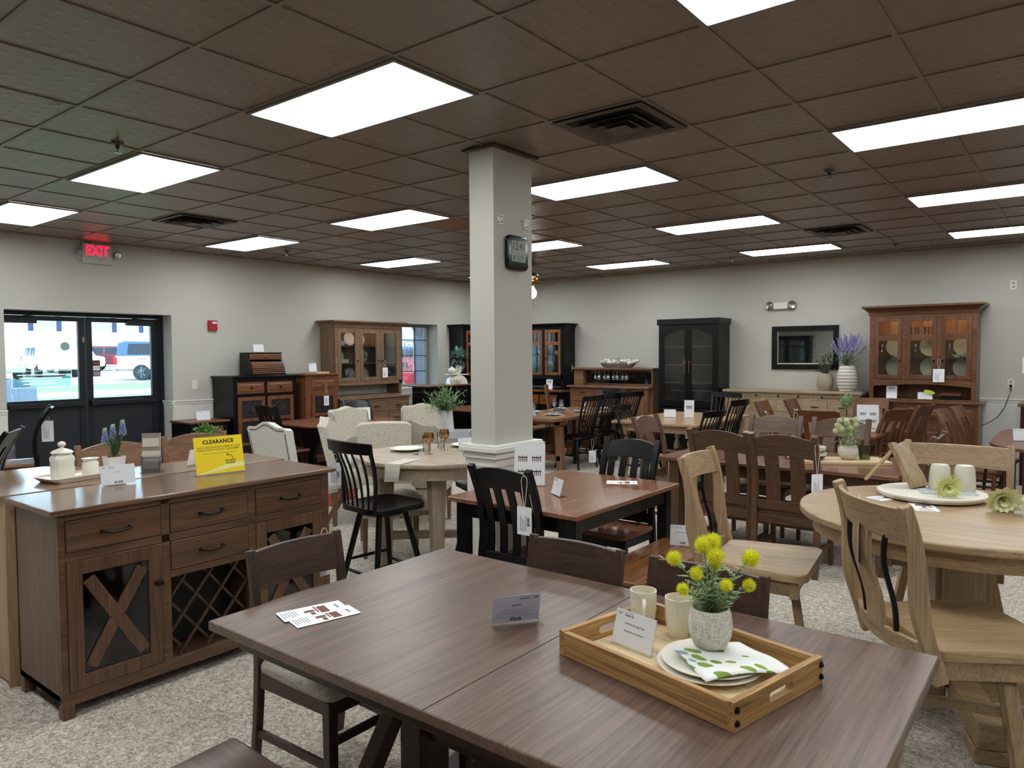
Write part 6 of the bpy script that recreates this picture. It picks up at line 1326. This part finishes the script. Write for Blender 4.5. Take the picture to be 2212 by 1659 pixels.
# round maple counter table setting
plate('white dinner plate on round counter table above the floral napkin', (-0.563, 1.744, .876), .135); plate('white dinner plate on round counter table beside the pillar', (-0.343, 2.225, .876), .135)
FLO = wood('floral_print', 'b9b0a4', 'e0dcd2', 'x', .85, .2, 3.5)
cloth('floral napkin lying under the plate on the round counter table', 'napkin', [(-.06, -.13, 0), (.06, -.13, 0), (.06, .13, 0), (-.06, .13, 0)], (-.13, 1.30, .877), 15, FLO, amp=.003)
nk = tag(ob('napkin_drop', MB().loft([[(-.06, -.004, 0), (.06, -.004, 0), (.06, .004, 0), (-.06, .004, 0)], [(-.058, -.012, -.04), (.06, -.006, -.04), (.06, .0, -.04), (-.058, -.004, -.04)], [(-.068, -.006, -.13), (.05, -.014, -.12), (.05, -.008, -.12), (-.068, .0, -.13)]]), FLO, smooth=60), 'hanging end of a floral napkin over the rim of the round counter table', 'napkin'); nk.location = (-.09, 1.16, .881); nk.rotation_euler = (0, 0, R_(15))
tumbler('clear textured tumbler beside the left amber goblet', (-0.375, 1.786, .876), group=None); tumbler('clear textured tumbler behind the two amber goblets', (-0.448, 2.027, .876))
AMB2 = glassmat('amber_glass_bowl', 'c99a50', .06); goblet('amber goblet on the round counter table, left one', (-0.259, 1.691, .876), AMB, .165, .042); goblet('amber goblet on the round counter table, right one nearer the pillar', (-0.343, 1.953, .876), AMB, .165, .042)
sp = thing('spoon', 'silver spoon beside the plate on the round counter table', 'spoon', (-0.354, 1.608, .877), 35); ob('handle', MB().bar((-.10, 0, .003), (.0, 0, .006), .008, .002), STEEL, sp); ob('bowl', MB().sphere((.025, 0, .006), .022, 12, 1.2, .8, .25), STEEL, sp, smooth=60)
# round oak table: board, easel, cups, flowers
bd = tag(ob('round_board', MB().lathe([(.20, 0), (.235, .004), (.245, .018), (.245, .026), (.23, .03), (.21, .026), (.001, .026)], 56), P('whitewashed_wood', 'd2ccbd', .6, bump=(30, .4)), smooth=35), 'round white washed board with raised rim on the round oak table', 'board'); bd.location = (3.12, 1.86, .915)
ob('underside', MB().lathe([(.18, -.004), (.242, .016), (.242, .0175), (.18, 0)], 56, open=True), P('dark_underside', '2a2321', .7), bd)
es = thing('wood_easel', 'wavy edged wooden plaque leaning on a stick on the white board', 'plaque', (3.06, 1.92, .945), 69)
ob('plaque', MB(Matrix.Rotation(R_(-30), 4, 'X') @ Matrix.Scale(1.25, 4)).prism([(-.05, 0), (.05, 0), (.056, .05), (.048, .09), (.057, .13), (.046, .17), (.052, .205), (.02, .20), (.0, .185), (-.02, .20), (-.052, .205), (-.05, .12), (-.056, .06)], -.011, .011, 'y'), W('plaque_wood', '80694c', 'aa9270')('z'), es, bevel=.002); ob('stick', MB().bar((0, .30, -.002), (0, .14, .19), .02, .014), PALE('z'), es)
mug('glazed cup upside down on the white board, left one', (3.145, 1.955, .942), 0, None, False); mug('glazed cup upside down on the white board, right one', (3.25, 1.985, .942), 0, None, False)
GNAP = linen('grey_stitched_linen', '8f9498', 'c4c8ca'); cloth('grey folded napkin under the cups on the white board', 'napkin', [(-.12, -.10, 0), (.13, -.10, 0), (.13, .07, 0), (-.12, .07, 0)], (3.17, 1.90, .942), 20, GNAP, amp=.003, th=.006)
def daisy(label, loc, rot, n, L, w, mat, cmat, layers=2, name='silk_flower', cup_=.3):
    t = thing(name, label, 'flower', loc); t.rotation_euler = rot; m = MB()
    for ly in range(layers):
        for i in range(n):
            a = 2 * pi * (i + .5 * ly) / n; k = 1 - .2 * ly; el = cup_ + .35 * ly; leaf(m, (.008 * cos(a), .008 * sin(a), .004 * ly), (L * k * cos(a) * cos(el), L * k * sin(a) * cos(el), L * k * sin(el)), w, (cos(a) * -.5, sin(a) * -.5, 1), 4, .006)
    ob('petals', m, mat, t); g_ = MB()
    for i in range(8): a = 2 * pi * i / 8; leaf(g_, (0, 0, -.003), (.022 * cos(a), .022 * sin(a), -.004), .012, n=2)
    ob('sepals', g_, FOL2 if False else P('sepal_green', '4f6a24', .6), t); ob('stem', MB().tube([(0, 0, -.002), (.004, 0, -.03), (.02, 0, -.055)], .0025, 6), P('sepal_green', '4f6a24', .6), t)
    return t
daisy('pale yellow spiky silk flower lying on the white board by the cups', (3.20, 1.76, .99), (R_(105), 0, R_(28)), 22, .078, .014, P('pale_yellow_petal', 'dbe09a', .6), None, 3)
daisy('white and yellow dahlia head lying on the round oak table', (3.43, 1.68, .975), (R_(110), 0, R_(20)), 12, .092, .052, P('white_yellow_petal', 'e2e3b0', .6), None, 3, cup_=.5)
price_card('small acrylic price sign beside the dahlia on the round oak table', (3.52, 1.60, .91), -75, .15, .10, plain=True)
# mission table
ct = thing('cutting_board', 'long pale maple cutting board with leather strap on mission table', 'cutting board', (2.18, 3.88, .76), 30); ob('board', MB().prism(rrect(-.36, .36, -.15, .15, .02), 0, .024), PALE('x'), ct, bevel=.003)
ob('strap', MB().tube([(.34, .10, .02), (.36, .10, .06), (.40, .10, .07), (.42, .1, .03), (.42, .10, .005)], .006, 6), P('brown_leather', '5a3020', .5), ct); ob('strap', MB().tube([(-.34, -.05, .02), (-.42, -.04, .03), (-.44, .0, .06), (-.38, .05, .02)], .006, 6), P('brown_leather', '5a3020', .5), ct)
for k, (z, lb) in enumerate(((.785, 'black and cream bowl on the cutting board, lower of the stack'), (.832, 'cream striped bowl on the cutting board, upper of the stack'))):
    b_ = thing('bowl', lb, 'bowl', (2.02, 3.77, z)); s = 1 - .05 * k
    ob('lower_half', MB().lathe([(.05 * s, 0), (.075 * s, .012), (.092 * s, .034)], 32), P('charcoal_glaze', '2f2b2c', .4) if k == 0 else CREAM, b_, smooth=50); ob('rim', MB().lathe([(.092 * s, .034), (.096 * s, .056), (.091 * s, .056), (.07 * s, .02), (.001, .015)], 32), CREAM, b_, smooth=50)
v_ = thing('flower_pot', 'pale cream ball flowers in a round white pot on the cutting board', 'potted plant', (2.24, 3.92, .785)); ob('pot', MB().lathe([(.04, 0), (.062, .015), (.076, .05), (.074, .085), (.058, .108), (.053, .108), (.06, .08), (.001, .078)], 32), STONE, v_, smooth=50)
PALEY = P('pale_cream_petal', 'ccd2a0', .6); q_ = random.Random(3)
for k in range(12):
    p = rx * q_.uniform(-.09, .09) + ry * q_.uniform(-.05, .05); globe(v_, (p.x, p.y, q_.uniform(.19, .33)), .028, PALEY, 60, seed=k)
bushy(v_, 'foliage', (0, 0, .16), .085, 260, .035, .010, FOL, 4, 1.0, .3); ob('stems', MB().tube([(0, 0, .08), (0, 0, .25)], .006, 6).tube([(0, 0, .08), (.05, .04, .26)], .004, 6).tube([(0, 0, .08), (-.06, -.05, .24)], .004, 6), FOL2, v_)
tumbler('green embossed glass candle holder right of the pale ball flowers', (2.345, 4.0, .785), .105, .05, glassmat('olive_glass', 'b2bb62', .06), name='candle_holder')
flyer('white flyer on the mission table behind the near chairs', (1.78, 4.0, .7605), 60, .12, .2)
# cherry table topiary
pl_ = plate('white plate under the small topiary on the cherry table', (1.55, 6.75, .761), .13); t = thing('topiary', 'small round topiary tree in square white pot on cherry table', 'potted plant', (1.55, 6.75, .772)); ob('pot', MB().loft([[(x * s, y * s, z) for x, y in rrect(-.055, .055, -.055, .055, .006, 2)] for s, z in ((.85, 0), (1, .10), (.9, .10), (.9, .08), (.1, .08))]), P('white_pot', 'd6d4d0', .6), t); ob('trunk', MB().cyl(0, 0, .08, .25, .006, 8), P('twig', '4a3a2c', .8), t)
bushy(t, 'foliage', (0, 0, .30), .085, 420, .022, .013, P('topiary_leaf', '7d9266', .7), 8, core=.85)
# buffet vases
def ribvase(label, loc, r, h, ribs, mat, group=None):
    t = thing('vase', label, 'vase', loc, 0, group); pr_ = [(r * .62, 0)]; n = ribs * 6
    for i in range(n + 1): k = i / n; rr_ = r * (.66 + .34 * sin(pi * min(1, k * .95 + .03)) ** .8) + .004 * sin(k * ribs * 2 * pi) * (1 if ribs > 3 else 0); pr_.append((rr_, h * k))
    pr_ += [(r * .6, h), (r * .6, h * .8), (.001, h * .8)]
    ob('body', MB().lathe(pr_, 36), mat, t, smooth=60); return t
v1 = ribvase('squat taupe vase of grey green sprigs on the buffet', (.80, 8.66, 1.085), .115, .255, 1, P('taupe_clay', '9a8e7c', .8, bump=(50, .5)))
tips = [(.16 * cos(a) * f, .16 * sin(a) * f, .30 + .26 * g_) for a, f, g_ in [(q_.uniform(0, 6.28), q_.uniform(.4, 1.1), q_.uniform(0, 1)) for _ in range(26)]]
sprigs(v1, (0, 0, .2), tips, P('grey_green_leaf', '62705f', .7), FOL2, .045, .02, 16, 5)
v2 = ribvase('tall ribbed white vase of lavender on the buffet', (1.10, 8.64, 1.085), .135, .365, 8, P('ribbed_white', 'c2beb4', .7))
tips = [(.28 * cos(a) * f, .22 * sin(a) * f, .58 + .25 * g_) for a, f, g_ in [(q_.uniform(0, 6.28), q_.uniform(.2, 1.0), q_.uniform(0, 1)) for _ in range(40)]]
sprigs(v2, (0, 0, .32), [(x * .7, y * .7, z * .72) for x, y, z in tips], P('lavender_leaf', '6d7a6a', .7), FOL2, .05, .014, 12, 6); m = MB()
for x, y, z in tips:
    for k in range(26): f = .68 + .34 * k / 26; m.sphere((x * f + q_.gauss(0, .006), y * f + q_.gauss(0, .006), .32 + (z - .32) * f), .0075, 6)
ob('blossoms', m, P('lavender', '8d86b4', .7), v2)
for k in range(3): tumbler('clear plastic cup at the right end of the buffet, %s' % ('left of three', 'middle of three', 'right of three')[k], (1.22 + .045 * k, 8.50, 1.085), .055, .02)
# bar cabinet
bo = thing('dough_bowl', 'grey boat shaped bowl of cotton bolls on the honey oak bar cabinet', 'bowl', (-2.62, 8.72, 1.396)); ob('bowl', MB().loft([[(x * s, y * s, z) for x, y in ellipse(.36, .10, 32)] for s, z in ((.72, 0), (.8, .01), (1, .075), (.95, .078), (.75, .03), (.1, .025))]), P('grey_wood', '7d766c', .7), bo, smooth=50)
for k in range(34): c_ = ob('cotton_boll', MB().sphere((0, 0, 0), .03, 8), P('cotton', 'dedad0', .9), bo, smooth=60) if k == 0 else c_.copy(); (COL.objects.link(c_) if k else 0); c_.location = (q_.uniform(-.34, .36), q_.uniform(-.06, .06), q_.uniform(.07, .12)); c_.scale = (q_.uniform(.8, 1.2),) * 3
bushy(bo, 'foliage', (0, 0, .09), .07, 60, .05, .02, P('sage_leaf', '8f9484', .7), 3)
for k in range(8): goblet('wine glass hanging upside down under the bar cabinet shelf', (-3.02 + .09 * k, 8.635 - .03 * (k % 2), 1.345), GLAS, .16, .037, 'hanging wine glasses', 'wine_glass', True)
# farmhouse table settings
PM = W('woven_placemat', '8f6f45', 'bb9a68', rough=.8); NV = linen('blue_grey_cloth', '7d8694', 'b3bac4')
for k, (x, y, lb) in enumerate(((-2.20, 6.15, 'nearest on the right side'), (-2.20, 6.85, 'middle on the right side'), (-2.20, 7.5, 'farthest on the right side'), (-2.70, 6.35, 'nearest on the left side'), (-2.70, 7.05, 'farther on the left side'))):
    e = tag(ob('placemat', MB().lathe([(.17, 0), (.172, .004), (.165, .006), (.001, .005)], 32), PM('x')), 'round woven placemat on farmhouse table, %s' % lb, 'placemat'); e.location = (x, y, .76)
    plate('grey plate on farmhouse table, %s' % lb, (x, y, .766), .13, P('grey_glaze', 'a8aaa8', .3)); cloth('blue grey napkin on farmhouse table plate, %s' % lb, 'napkin', [(-.07, -.05, 0), (.08, -.05, 0), (.07, .05, 0), (-.07, .06, 0)], (x, y, .788), 20 * k, NV, 8, .02, .006)
    goblet('clear wine glass on farmhouse table, %s' % lb, (x - (.24 if x > -2.4 else -.02) * .9, y - .17, .76), GLAS, .20, .04, name='wine_glass'); goblet('gold rimmed water goblet on farmhouse table, %s' % lb, (x - (.16 if x > -2.4 else -.1) * .9, y - .28, .76), GLAS, .18, .042)
# round dark table: tray and vase
t = thing('marble_tray', 'white marble tray on the round dark table behind the goblets', 'tray', (-1.62, 3.36, .76), 35); ob('base', MB().box(-.24, .24, -.13, .13, 0, .015), P('grey_marble', 'b9bcc0', .35, bump=(8, .1)), t)
for q in ((-.24, .24, -.13, -.118), (-.24, .24, .118, .13), (-.24, -.228, -.118, .118), (.228, .24, -.118, .118)): ob('rim', MB().box(*q, .015, .075), P('grey_marble', 'b9bcc0', .35, bump=(8, .1)), t)
v3 = thing('pitcher', 'white pitcher filled with feathery green stems on the marble tray', 'vase', (-1.68, 3.40, .776), -50); ob('body', MB().lathe([(.085, 0), (.086, .01), (.066, .27), (.062, .27), (.08, .02), (.001, .02)], 32), P('matt_white_ceramic', 'cfcdca', .5), v3, smooth=50); ob('handle', MB().tube([(.066, 0, .24), (.12, 0, .25), (.125, 0, .15), (.085, 0, .06)], .012, 8), P('matt_white_ceramic', 'cfcdca', .5), v3, smooth=60)
tips = [(.30 * cos(a) * f, .26 * sin(a) * f, .30 + .30 * g_ - .12 * f) for a, f, g_ in [(q_.uniform(0, 6.28), q_.uniform(.3, 1.0), q_.uniform(.1, 1)) for _ in range(44)]]
sprigs(v3, (0, 0, .25), tips, P('feather_green', '6f8f62', .7), FOL2, .055, .012, 26, 7)
# console ceramics
t = thing('potted_plant', 'blue green plant in small white pot on the tall console', 'potted plant', (-5.02, 7.28, 1.33)); ob('pot', MB().lathe([(.05, 0), (.06, .11), (.055, .11), (.05, .09), (.001, .09)], 24), CER, t, smooth=45); bushy(t, 'foliage', (0, 0, .24), .15, 170, .10, .032, P('blue_green_leaf', '6f8f88', .6), 9, 1.0, .6)
t = thing('cake_stand', 'white ceramic bread bin on the tall console under the teapot', 'bread bin', (-5.02, 7.22, 1.12), 70); ob('body', MB().prism(arc(0, pi, 12, .16) , -.11, .11, 'y'), CER, t, smooth=40); ob('shelf', MB().box(-.17, .17, -.12, .12, .16, .175).box(-.05, .05, -.05, .05, .175, .208), CER, t)
t = thing('teapot', 'white teapot stacked on the bread bin on the tall console', 'teapot', (-5.0, 7.08, 1.296), 20); ob('body', MB().sphere((0, 0, .06), .07, 20, 1, 1, .85), CER, t, smooth=60); ob('spout', MB().tube([(.06, 0, .05), (.10, 0, .07), (.115, 0, .11)], [.02, .014, .01], 8), CER, t, smooth=60); ob('handle', MB().tube([(-.06, 0, .09), (-.11, 0, .09), (-.11, 0, .04), (-.06, 0, .03)], .008, 8), CER, t, smooth=60); ob('lid', MB().sphere((0, 0, .125), .014, 10).lathe([(.035, .11), (.02, .122), (.001, .124)], 16), CER, t, smooth=60)
cup('white mug on the tall console, left of two', (-4.88, 6.95, 1.12), 90, .045, .09); cup('white mug on the tall console, right of two', (-4.88, 7.13, 1.12), 90, .045, .09)
# boxwood ball
t = thing('boxwood_ball', 'round green boxwood plant showing above the yellow clearance sign', 'potted plant', (-2.02, .86, .886)); ob('pot', MB().cyl(0, 0, 0, .05, .06, 20), STONE, t); bushy(t, 'foliage', (0, 0, .105), .10, 420, .035, .024, P('boxwood_leaf', '6b8f4a', .6), 10, .75, core=.75)
# dishes in the lit cherry hutch: each leans at the back of its shelf
for x, z, lb in ((1.70, 1.567, 'left door upper shelf'), (2.11, 1.567, 'middle door upper shelf'), (2.50, 1.567, 'right door upper shelf'), (1.70, 1.283, 'left door lower shelf'), (2.12, 1.283, 'middle door lower shelf'), (2.50, 1.283, 'right door lower shelf')):
    plate('large cream platter standing in the cherry hutch, %s' % lb, (x, 8.835, z + .145), .145, P('cream_platter', 'ded6bd', .3), rot=(R_(78), 0, 0), name='platter', cat='platter')
for k in range(3): plate('small cream plate in a stack of three in cherry hutch', (1.98, 8.70, 1.277 + .016 * k), .09, P('cream_platter', 'ded6bd', .3), 'stacked plates')
for k, (x, z, lb) in enumerate(((1.53, 1.557, 'left door'), (1.94, 1.557, 'middle door'), (2.33, 1.557, 'right door'))): goblet('clear goblet on the upper shelf of the cherry hutch, %s' % lb, (x, 8.70, z), GLAS, .19, .042)
for k in range(4): tumbler('clear tumbler on the top shelf of the cherry hutch', (1.90 + .08 * k, 8.74, 1.862), .11, .034, group='top shelf tumblers')
cup('cream cup in the cherry hutch upper right, larger', (2.53, 8.68, 1.557), 0, .045, .07); cup('cream cup in the cherry hutch upper right, smaller', (2.42, 8.66, 1.557), 0, .05, .045)
# dishes in the grey hutch and black hutch
for y, z, lb in ((5.22, 1.79, 'top shelf left'), (5.42, 1.79, 'top shelf middle'), (5.0, 1.52, 'middle shelf left'), (5.48, 1.52, 'middle shelf right'), (5.22, 1.232, 'bottom shelf left'), (5.5, 1.232, 'bottom shelf right')): plate('white plate standing in the grey hutch, %s' % lb, (-5.51, y, z + .105), .105, rot=(0, R_(78), 0))
cup('white cup on the top shelf of the grey hutch, left door', (-5.40, 5.0, 1.792), 90, .055, .075); cup('white cup on the top shelf of the grey hutch, right door', (-5.40, 5.78, 1.792), 90, .055, .075)
tag(ob('butter_dish', MB().box(-.05, .05, -.09, .09, 0, .05).box(-.07, .07, -.13, .13, -.006, 0), CER, loc=(-5.38, 4.98, 1.527)), 'white butter dish on the middle shelf of the grey hutch', 'dish')
for k, (y, z, lb) in enumerate(((5.45, 1.522, 'middle shelf centre'), (5.85, 1.522, 'middle shelf right door'), (5.05, 1.232, 'bottom shelf left door'), (5.95, 1.232, 'bottom shelf right door'))): goblet('clear goblet in the grey hutch, %s' % lb, (-5.36, y, z), GLAS, .15, .04)
for x, z, lb in ((-4.18, 1.622, 'middle door upper shelf'), (-3.80, 1.622, 'right door upper shelf'), (-4.18, 1.252, 'middle door lower shelf'), (-3.76, 1.252, 'right door lower shelf')): plate('white plate standing in the black hutch, %s' % lb, (x, 8.85, z + .13), .13, rot=(R_(78), 0, 0))
cup('white cup in the black hutch, right door', (-3.90, 8.74, 1.622), 180, .055, .075); cup('white cup in the black hutch, middle door', (-4.28, 8.74, 1.622), 0, .055, .075)
goblet('clear glass in the black bookcase, bottom shelf', (-1.45, 8.75, .822), GLAS, .2, .05); tumbler('clear tumbler in the black bookcase, bottom shelf', (-1.3, 8.75, .822), .14, .045)

# ---------------------------------------------------------------- outside the door and window
GR = wood('lawn', '547045', '7d9268', 'x', .95, .3, 6); ASPH = P('asphalt', '9a9a98', .9, bump=(30, .3)); CONC = P('concrete', 'c2bfb8', .9)
OUT = Matrix.Rotation(0, 4, 'Z')
def ground(name, x0, x1, z0, z1, mat): struct(name, MB().hexa([(x1, -30, z1 - .1), (x0, -30, z0 - .1), (x0, 60, z0 - .1), (x1, 60, z1 - .1), (x1, -30, z1), (x0, -30, z0), (x0, 60, z0), (x1, 60, z1)]), mat)
struct('path_porch', MB().box(-9.0, XL - TH, -30, 60, -.15, -.05), CONC)
ground('lawn_near', -9.0, -22.9, -.05, .30, GR); ground('path_sidewalk', -22.9, -26.0, .30, .33, CONC); ground('lawn_far', -26.0, -30.5, .33, .42, GR); ground('street_parking', -30.5, -75.0, .42, .9, ASPH)
struct('lawn_side', MB().box(-40, 40, YB + TH + 1.0, 60, -.2, -.06), GR)
WB = P('white_siding', 'e2e4e6', .8); bl = thing('building', 'white building with dark shuttered windows across the parking lot', 'building', (-62, 18, .8), 0)
ob('wall', MB().box(-8, 0, -40, 45, 0, 9), WB, bl)
for k in range(18):
    y = -36 + 4.3 * k
    for z in (3.0,):
        w_ = ob('window', MB().box(.0, .06, y - .8, y + .8, z, z + 1.7), P('pale_window', '9fb4c4', .3), bl); g_ = MB()
        for q in (-.8, -.27, 0, .27, .77): g_.box(.06, .09, y + q - .03, y + q + .03, z, z + 1.7)
        for q in (0, .55, 1.1, 1.67): g_.box(.06, .09, y - .8, y + .8, z + q - .03, z + q + .03)
        ob('muntin', g_, WB, w_)
        for s in (-1, 1): ob('shutter', MB().box(0, .08, y + s * 1.02 - .18, y + s * 1.02 + .18, z - .1, z + 1.8), P('navy_shutter', '2e3f5e', .6), bl)
def car(name, label, loc, deg, body, kind='suv', L=4.9, cat='car'):
    t = thing(name, label, cat, loc, deg); w = .95; gl = P('car_glass', '18222c', .08)
    if kind == 'pickup': side = [(-2.9, .55), (2.7, .5), (2.8, .75), (2.75, 1.1), (1.5, 1.2), (-2.95, 1.22), (-2.98, .7)]; roof = [(-2.9, 1.2), (1.45, 1.2), (.75, 1.86), (-2.5, 1.95), (-2.85, 1.85)]
    elif kind == 'suv': side = [(-2.3, .45), (2.3, .42), (2.42, .7), (2.35, 1.02), (1.1, 1.12), (-2.4, 1.12), (-2.42, .7)]; roof = [(-2.35, 1.1), (1.15, 1.1), (.45, 1.72), (-1.9, 1.76), (-2.2, 1.6)]
    else: side = [(-2.3, .38), (2.2, .35), (2.3, .6), (2.2, .82), (1.0, .92), (-2.2, .95), (-2.35, .65)]; roof = [(-1.9, .93), (1.1, .9), (.3, 1.40), (-1.0, 1.42)]
    ob('body', MB().prism(side, -w, w, 'y'), body, t, bevel=.06)
    cab = MB(); lo = [(x, z) for x, z in roof]; cab.loft([[(x, -w * (.97 if z < 1.25 else .80), z) for x, z in lo], [(x, w * (.97 if z < 1.25 else .80), z) for x, z in lo]])
    ob('cabin', cab, body if kind != 'pickup' else P('blue_grey_cap', '3a5a78', .3), t, bevel=.05)
    x0, x1 = min(x for x, z in roof), max(x for x, z in roof); zt = max(z for x, z in roof); zb = min(z for x, z in roof)
    gm = MB()
    for s in (-1, 1):
        for a, b in ((.12, .40), (.43, .66), (.69, .86)):
            p, q = lerp(x0, x1, a), lerp(x0, x1, b); gm.hexa([(p, s * w * .955, zb + .1), (q, s * w * .955, zb + .1), (q, s * w * .97, zb + .1), (p, s * w * .97, zb + .1), (p + .03, s * w * .84, zt - .14), (q - (.18 if a > .6 else .0), s * w * .84, zt - .14), (q - (.18 if a > .6 else .0), s * w * .86, zt - .14), (p + .03, s * w * .86, zt - .14)])
    gm.hexa([(x0 - .01, -.7, zb + .2), (x0 - .01, .7, zb + .2), (x0 + .03, .7, zb + .2), (x0 + .03, -.7, zb + .2), (x0 + .12, -.6, zt - .15), (x0 + .12, .6, zt - .15), (x0 + .2, .6, zt - .15), (x0 + .2, -.6, zt - .15)])
    ob('window', gm, gl, t)
    for x in (-1.75 if kind == 'pickup' else -1.4, 1.65 if kind == 'pickup' else 1.4):
        for s in (-1, 1):
            mt = Matrix.Translation((x, s * (w - .1), .40)) @ Matrix.Rotation(pi / 2, 4, 'X'); wh = ob('wheel', MB(mt).lathe([(.26, -.12), (.38, -.12), (.40, -.06), (.40, .06), (.38, .12), (.26, .12)], 28), P('tyre', '2c2f33', .8), t, smooth=40); rm = MB(mt).cyl(0, 0, -.10, .10, .08, 12)
            for k in range(8): a = k * pi / 4; rm.bar((0, 0, .105 * -s), (.27 * cos(a), .27 * sin(a), .105 * -s), .07, .03)
            ob('rim', rm, P('alloy', '7f8890', .4, .7), wh)
    e = x0 if kind != 'sedan' else -2.3
    for s in (-1, 1): ob('tail_light', MB().box(min(x for x, z in side) - .03, min(x for x, z in side) + .14, s * w - .18 if s > 0 else -w - .02, w + .02 if s > 0 else -w + .18, .78 if kind != 'sedan' else .6, 1.16 if kind != 'sedan' else .8), P('tail_red', 'd01020', .3), t, bevel=.02)
    ob('bumper', MB().box(min(x for x, z in side) - .12, min(x for x, z in side) + .1, -w, w, .48, .68), P('chrome', 'a8b0b8', .3, .8), t, bevel=.03)
    for s in (-1, 1): ob('headlight', MB().box(max(x for x, z in side) - .2, max(x for x, z in side) + .01, s * .62 - .16, s * .62 + .16, .72, .9), P('headlamp', 'c8d0d6', .2), t, bevel=.02)
    return t
WC = P('white_car_paint', 'e6e8ea', .25, coat=.5)
pk = car('pickup_truck', 'white pickup truck with red tail light seen through right door pane', (-32.4, 16.6, .44), 50, WC, 'pickup', cat='truck'); text('FX4', .22, P('badge_red', '9a2028', .5), pk, (-1.7, -.97, 1.05), (pi / 2, 0, 0)); text('FX4', .22, P('badge_red', '9a2028', .5), pk, (-1.9, .97, 1.05), (pi / 2, 0, pi))
car('car', 'white car facing the store seen through left door pane', (-41.1, 13.6, .52), -8, WC); car('car', 'white car partly behind the first one at left door pane', (-47.5, 17.2, .58), 0, WC); car('car', 'dark red car between the two door panes', (-50.5, 21.4, .62), 60, P('maroon_paint', '6a2838', .3)); car('car', 'silver blue car farthest left in the left door pane', (-39.5, 10.2, .50), 0, P('silver_paint', 'aab4be', .3), 'sedan')
car('car', 'red car seen low in the window beside the grey hutch', (-14.0, 15.4, .12), 100, P('red_paint', 'c8102a', .25), 'sedan'); car('car', 'blue car behind the red one in the window beside grey hutch', (-20.5, 20.6, .25), 100, P('blue_paint', '2f78b4', .3)); 
ad = thing('adirondack_chair', 'grey slatted garden chair outside the left door pane', 'garden chair', (-7.7, 1.50, .10), -72)
for k in range(7):
    u = (k - 3) / 3; zt = 1.24 - .12 * u * u; ob('back_slat', MB().sweep([(u * .22, -.18, .35), (u * .30, -.40, zt)], (1, 0, 0), [.06, .085], .018), P('grey_poly', '7f8ea0', .6), ad)
for k in range(5): ob('seat_slat', MB().box(-.27, .27, -.15 + .1 * k, -.07 + .1 * k, .36 + .014 * k, .38 + .014 * k), P('grey_poly', '7f8ea0', .6), ad)
for s in (-1, 1): ob('armrest', MB().box(s * .34 - .06, s * .34 + .06, -.4, .4, .56, .58), P('grey_poly', '7f8ea0', .6), ad); ob('leg', MB().box(s * .31 - .015, s * .31 + .015, .28, .38, 0, .56), P('grey_poly', '7f8ea0', .6), ad); ob('leg', MB().bar((s * .29, .35, .40), (s * .29, -.5, .02), .03, .1), P('grey_poly', '7f8ea0', .6), ad)
br = thing('bike_rack', 'grey bent pipe loop outside the left door pane', 'bike rack', (-14.5, 4.9, .04), 90); ob('pipe', MB().tube([(-.3, 0, 0), (-.3, 0, .3)] + [(-.3 * cos(a), 0, .3 + .3 * sin(a)) for a in [pi * i / 8 for i in range(1, 9)]] + [(.3, 0, 0)], .03, 8), P('grey_pipe', '5a6a7a', .4), br, smooth=60)
po = thing('porch_post', 'blue grey timber porch post with brace outside the window', 'post', (-7.3, 8.72, -.05)); ob('post', MB().box(-.14, .14, -.14, .14, 0, 3.1), P('blue_grey_timber', '6a6d86', .7), po); ob('brace', MB().bar((0, -.12, 2.15), (0, -.75, 2.9), .16, .14), P('blue_grey_timber', '6a6d86', .7), po)
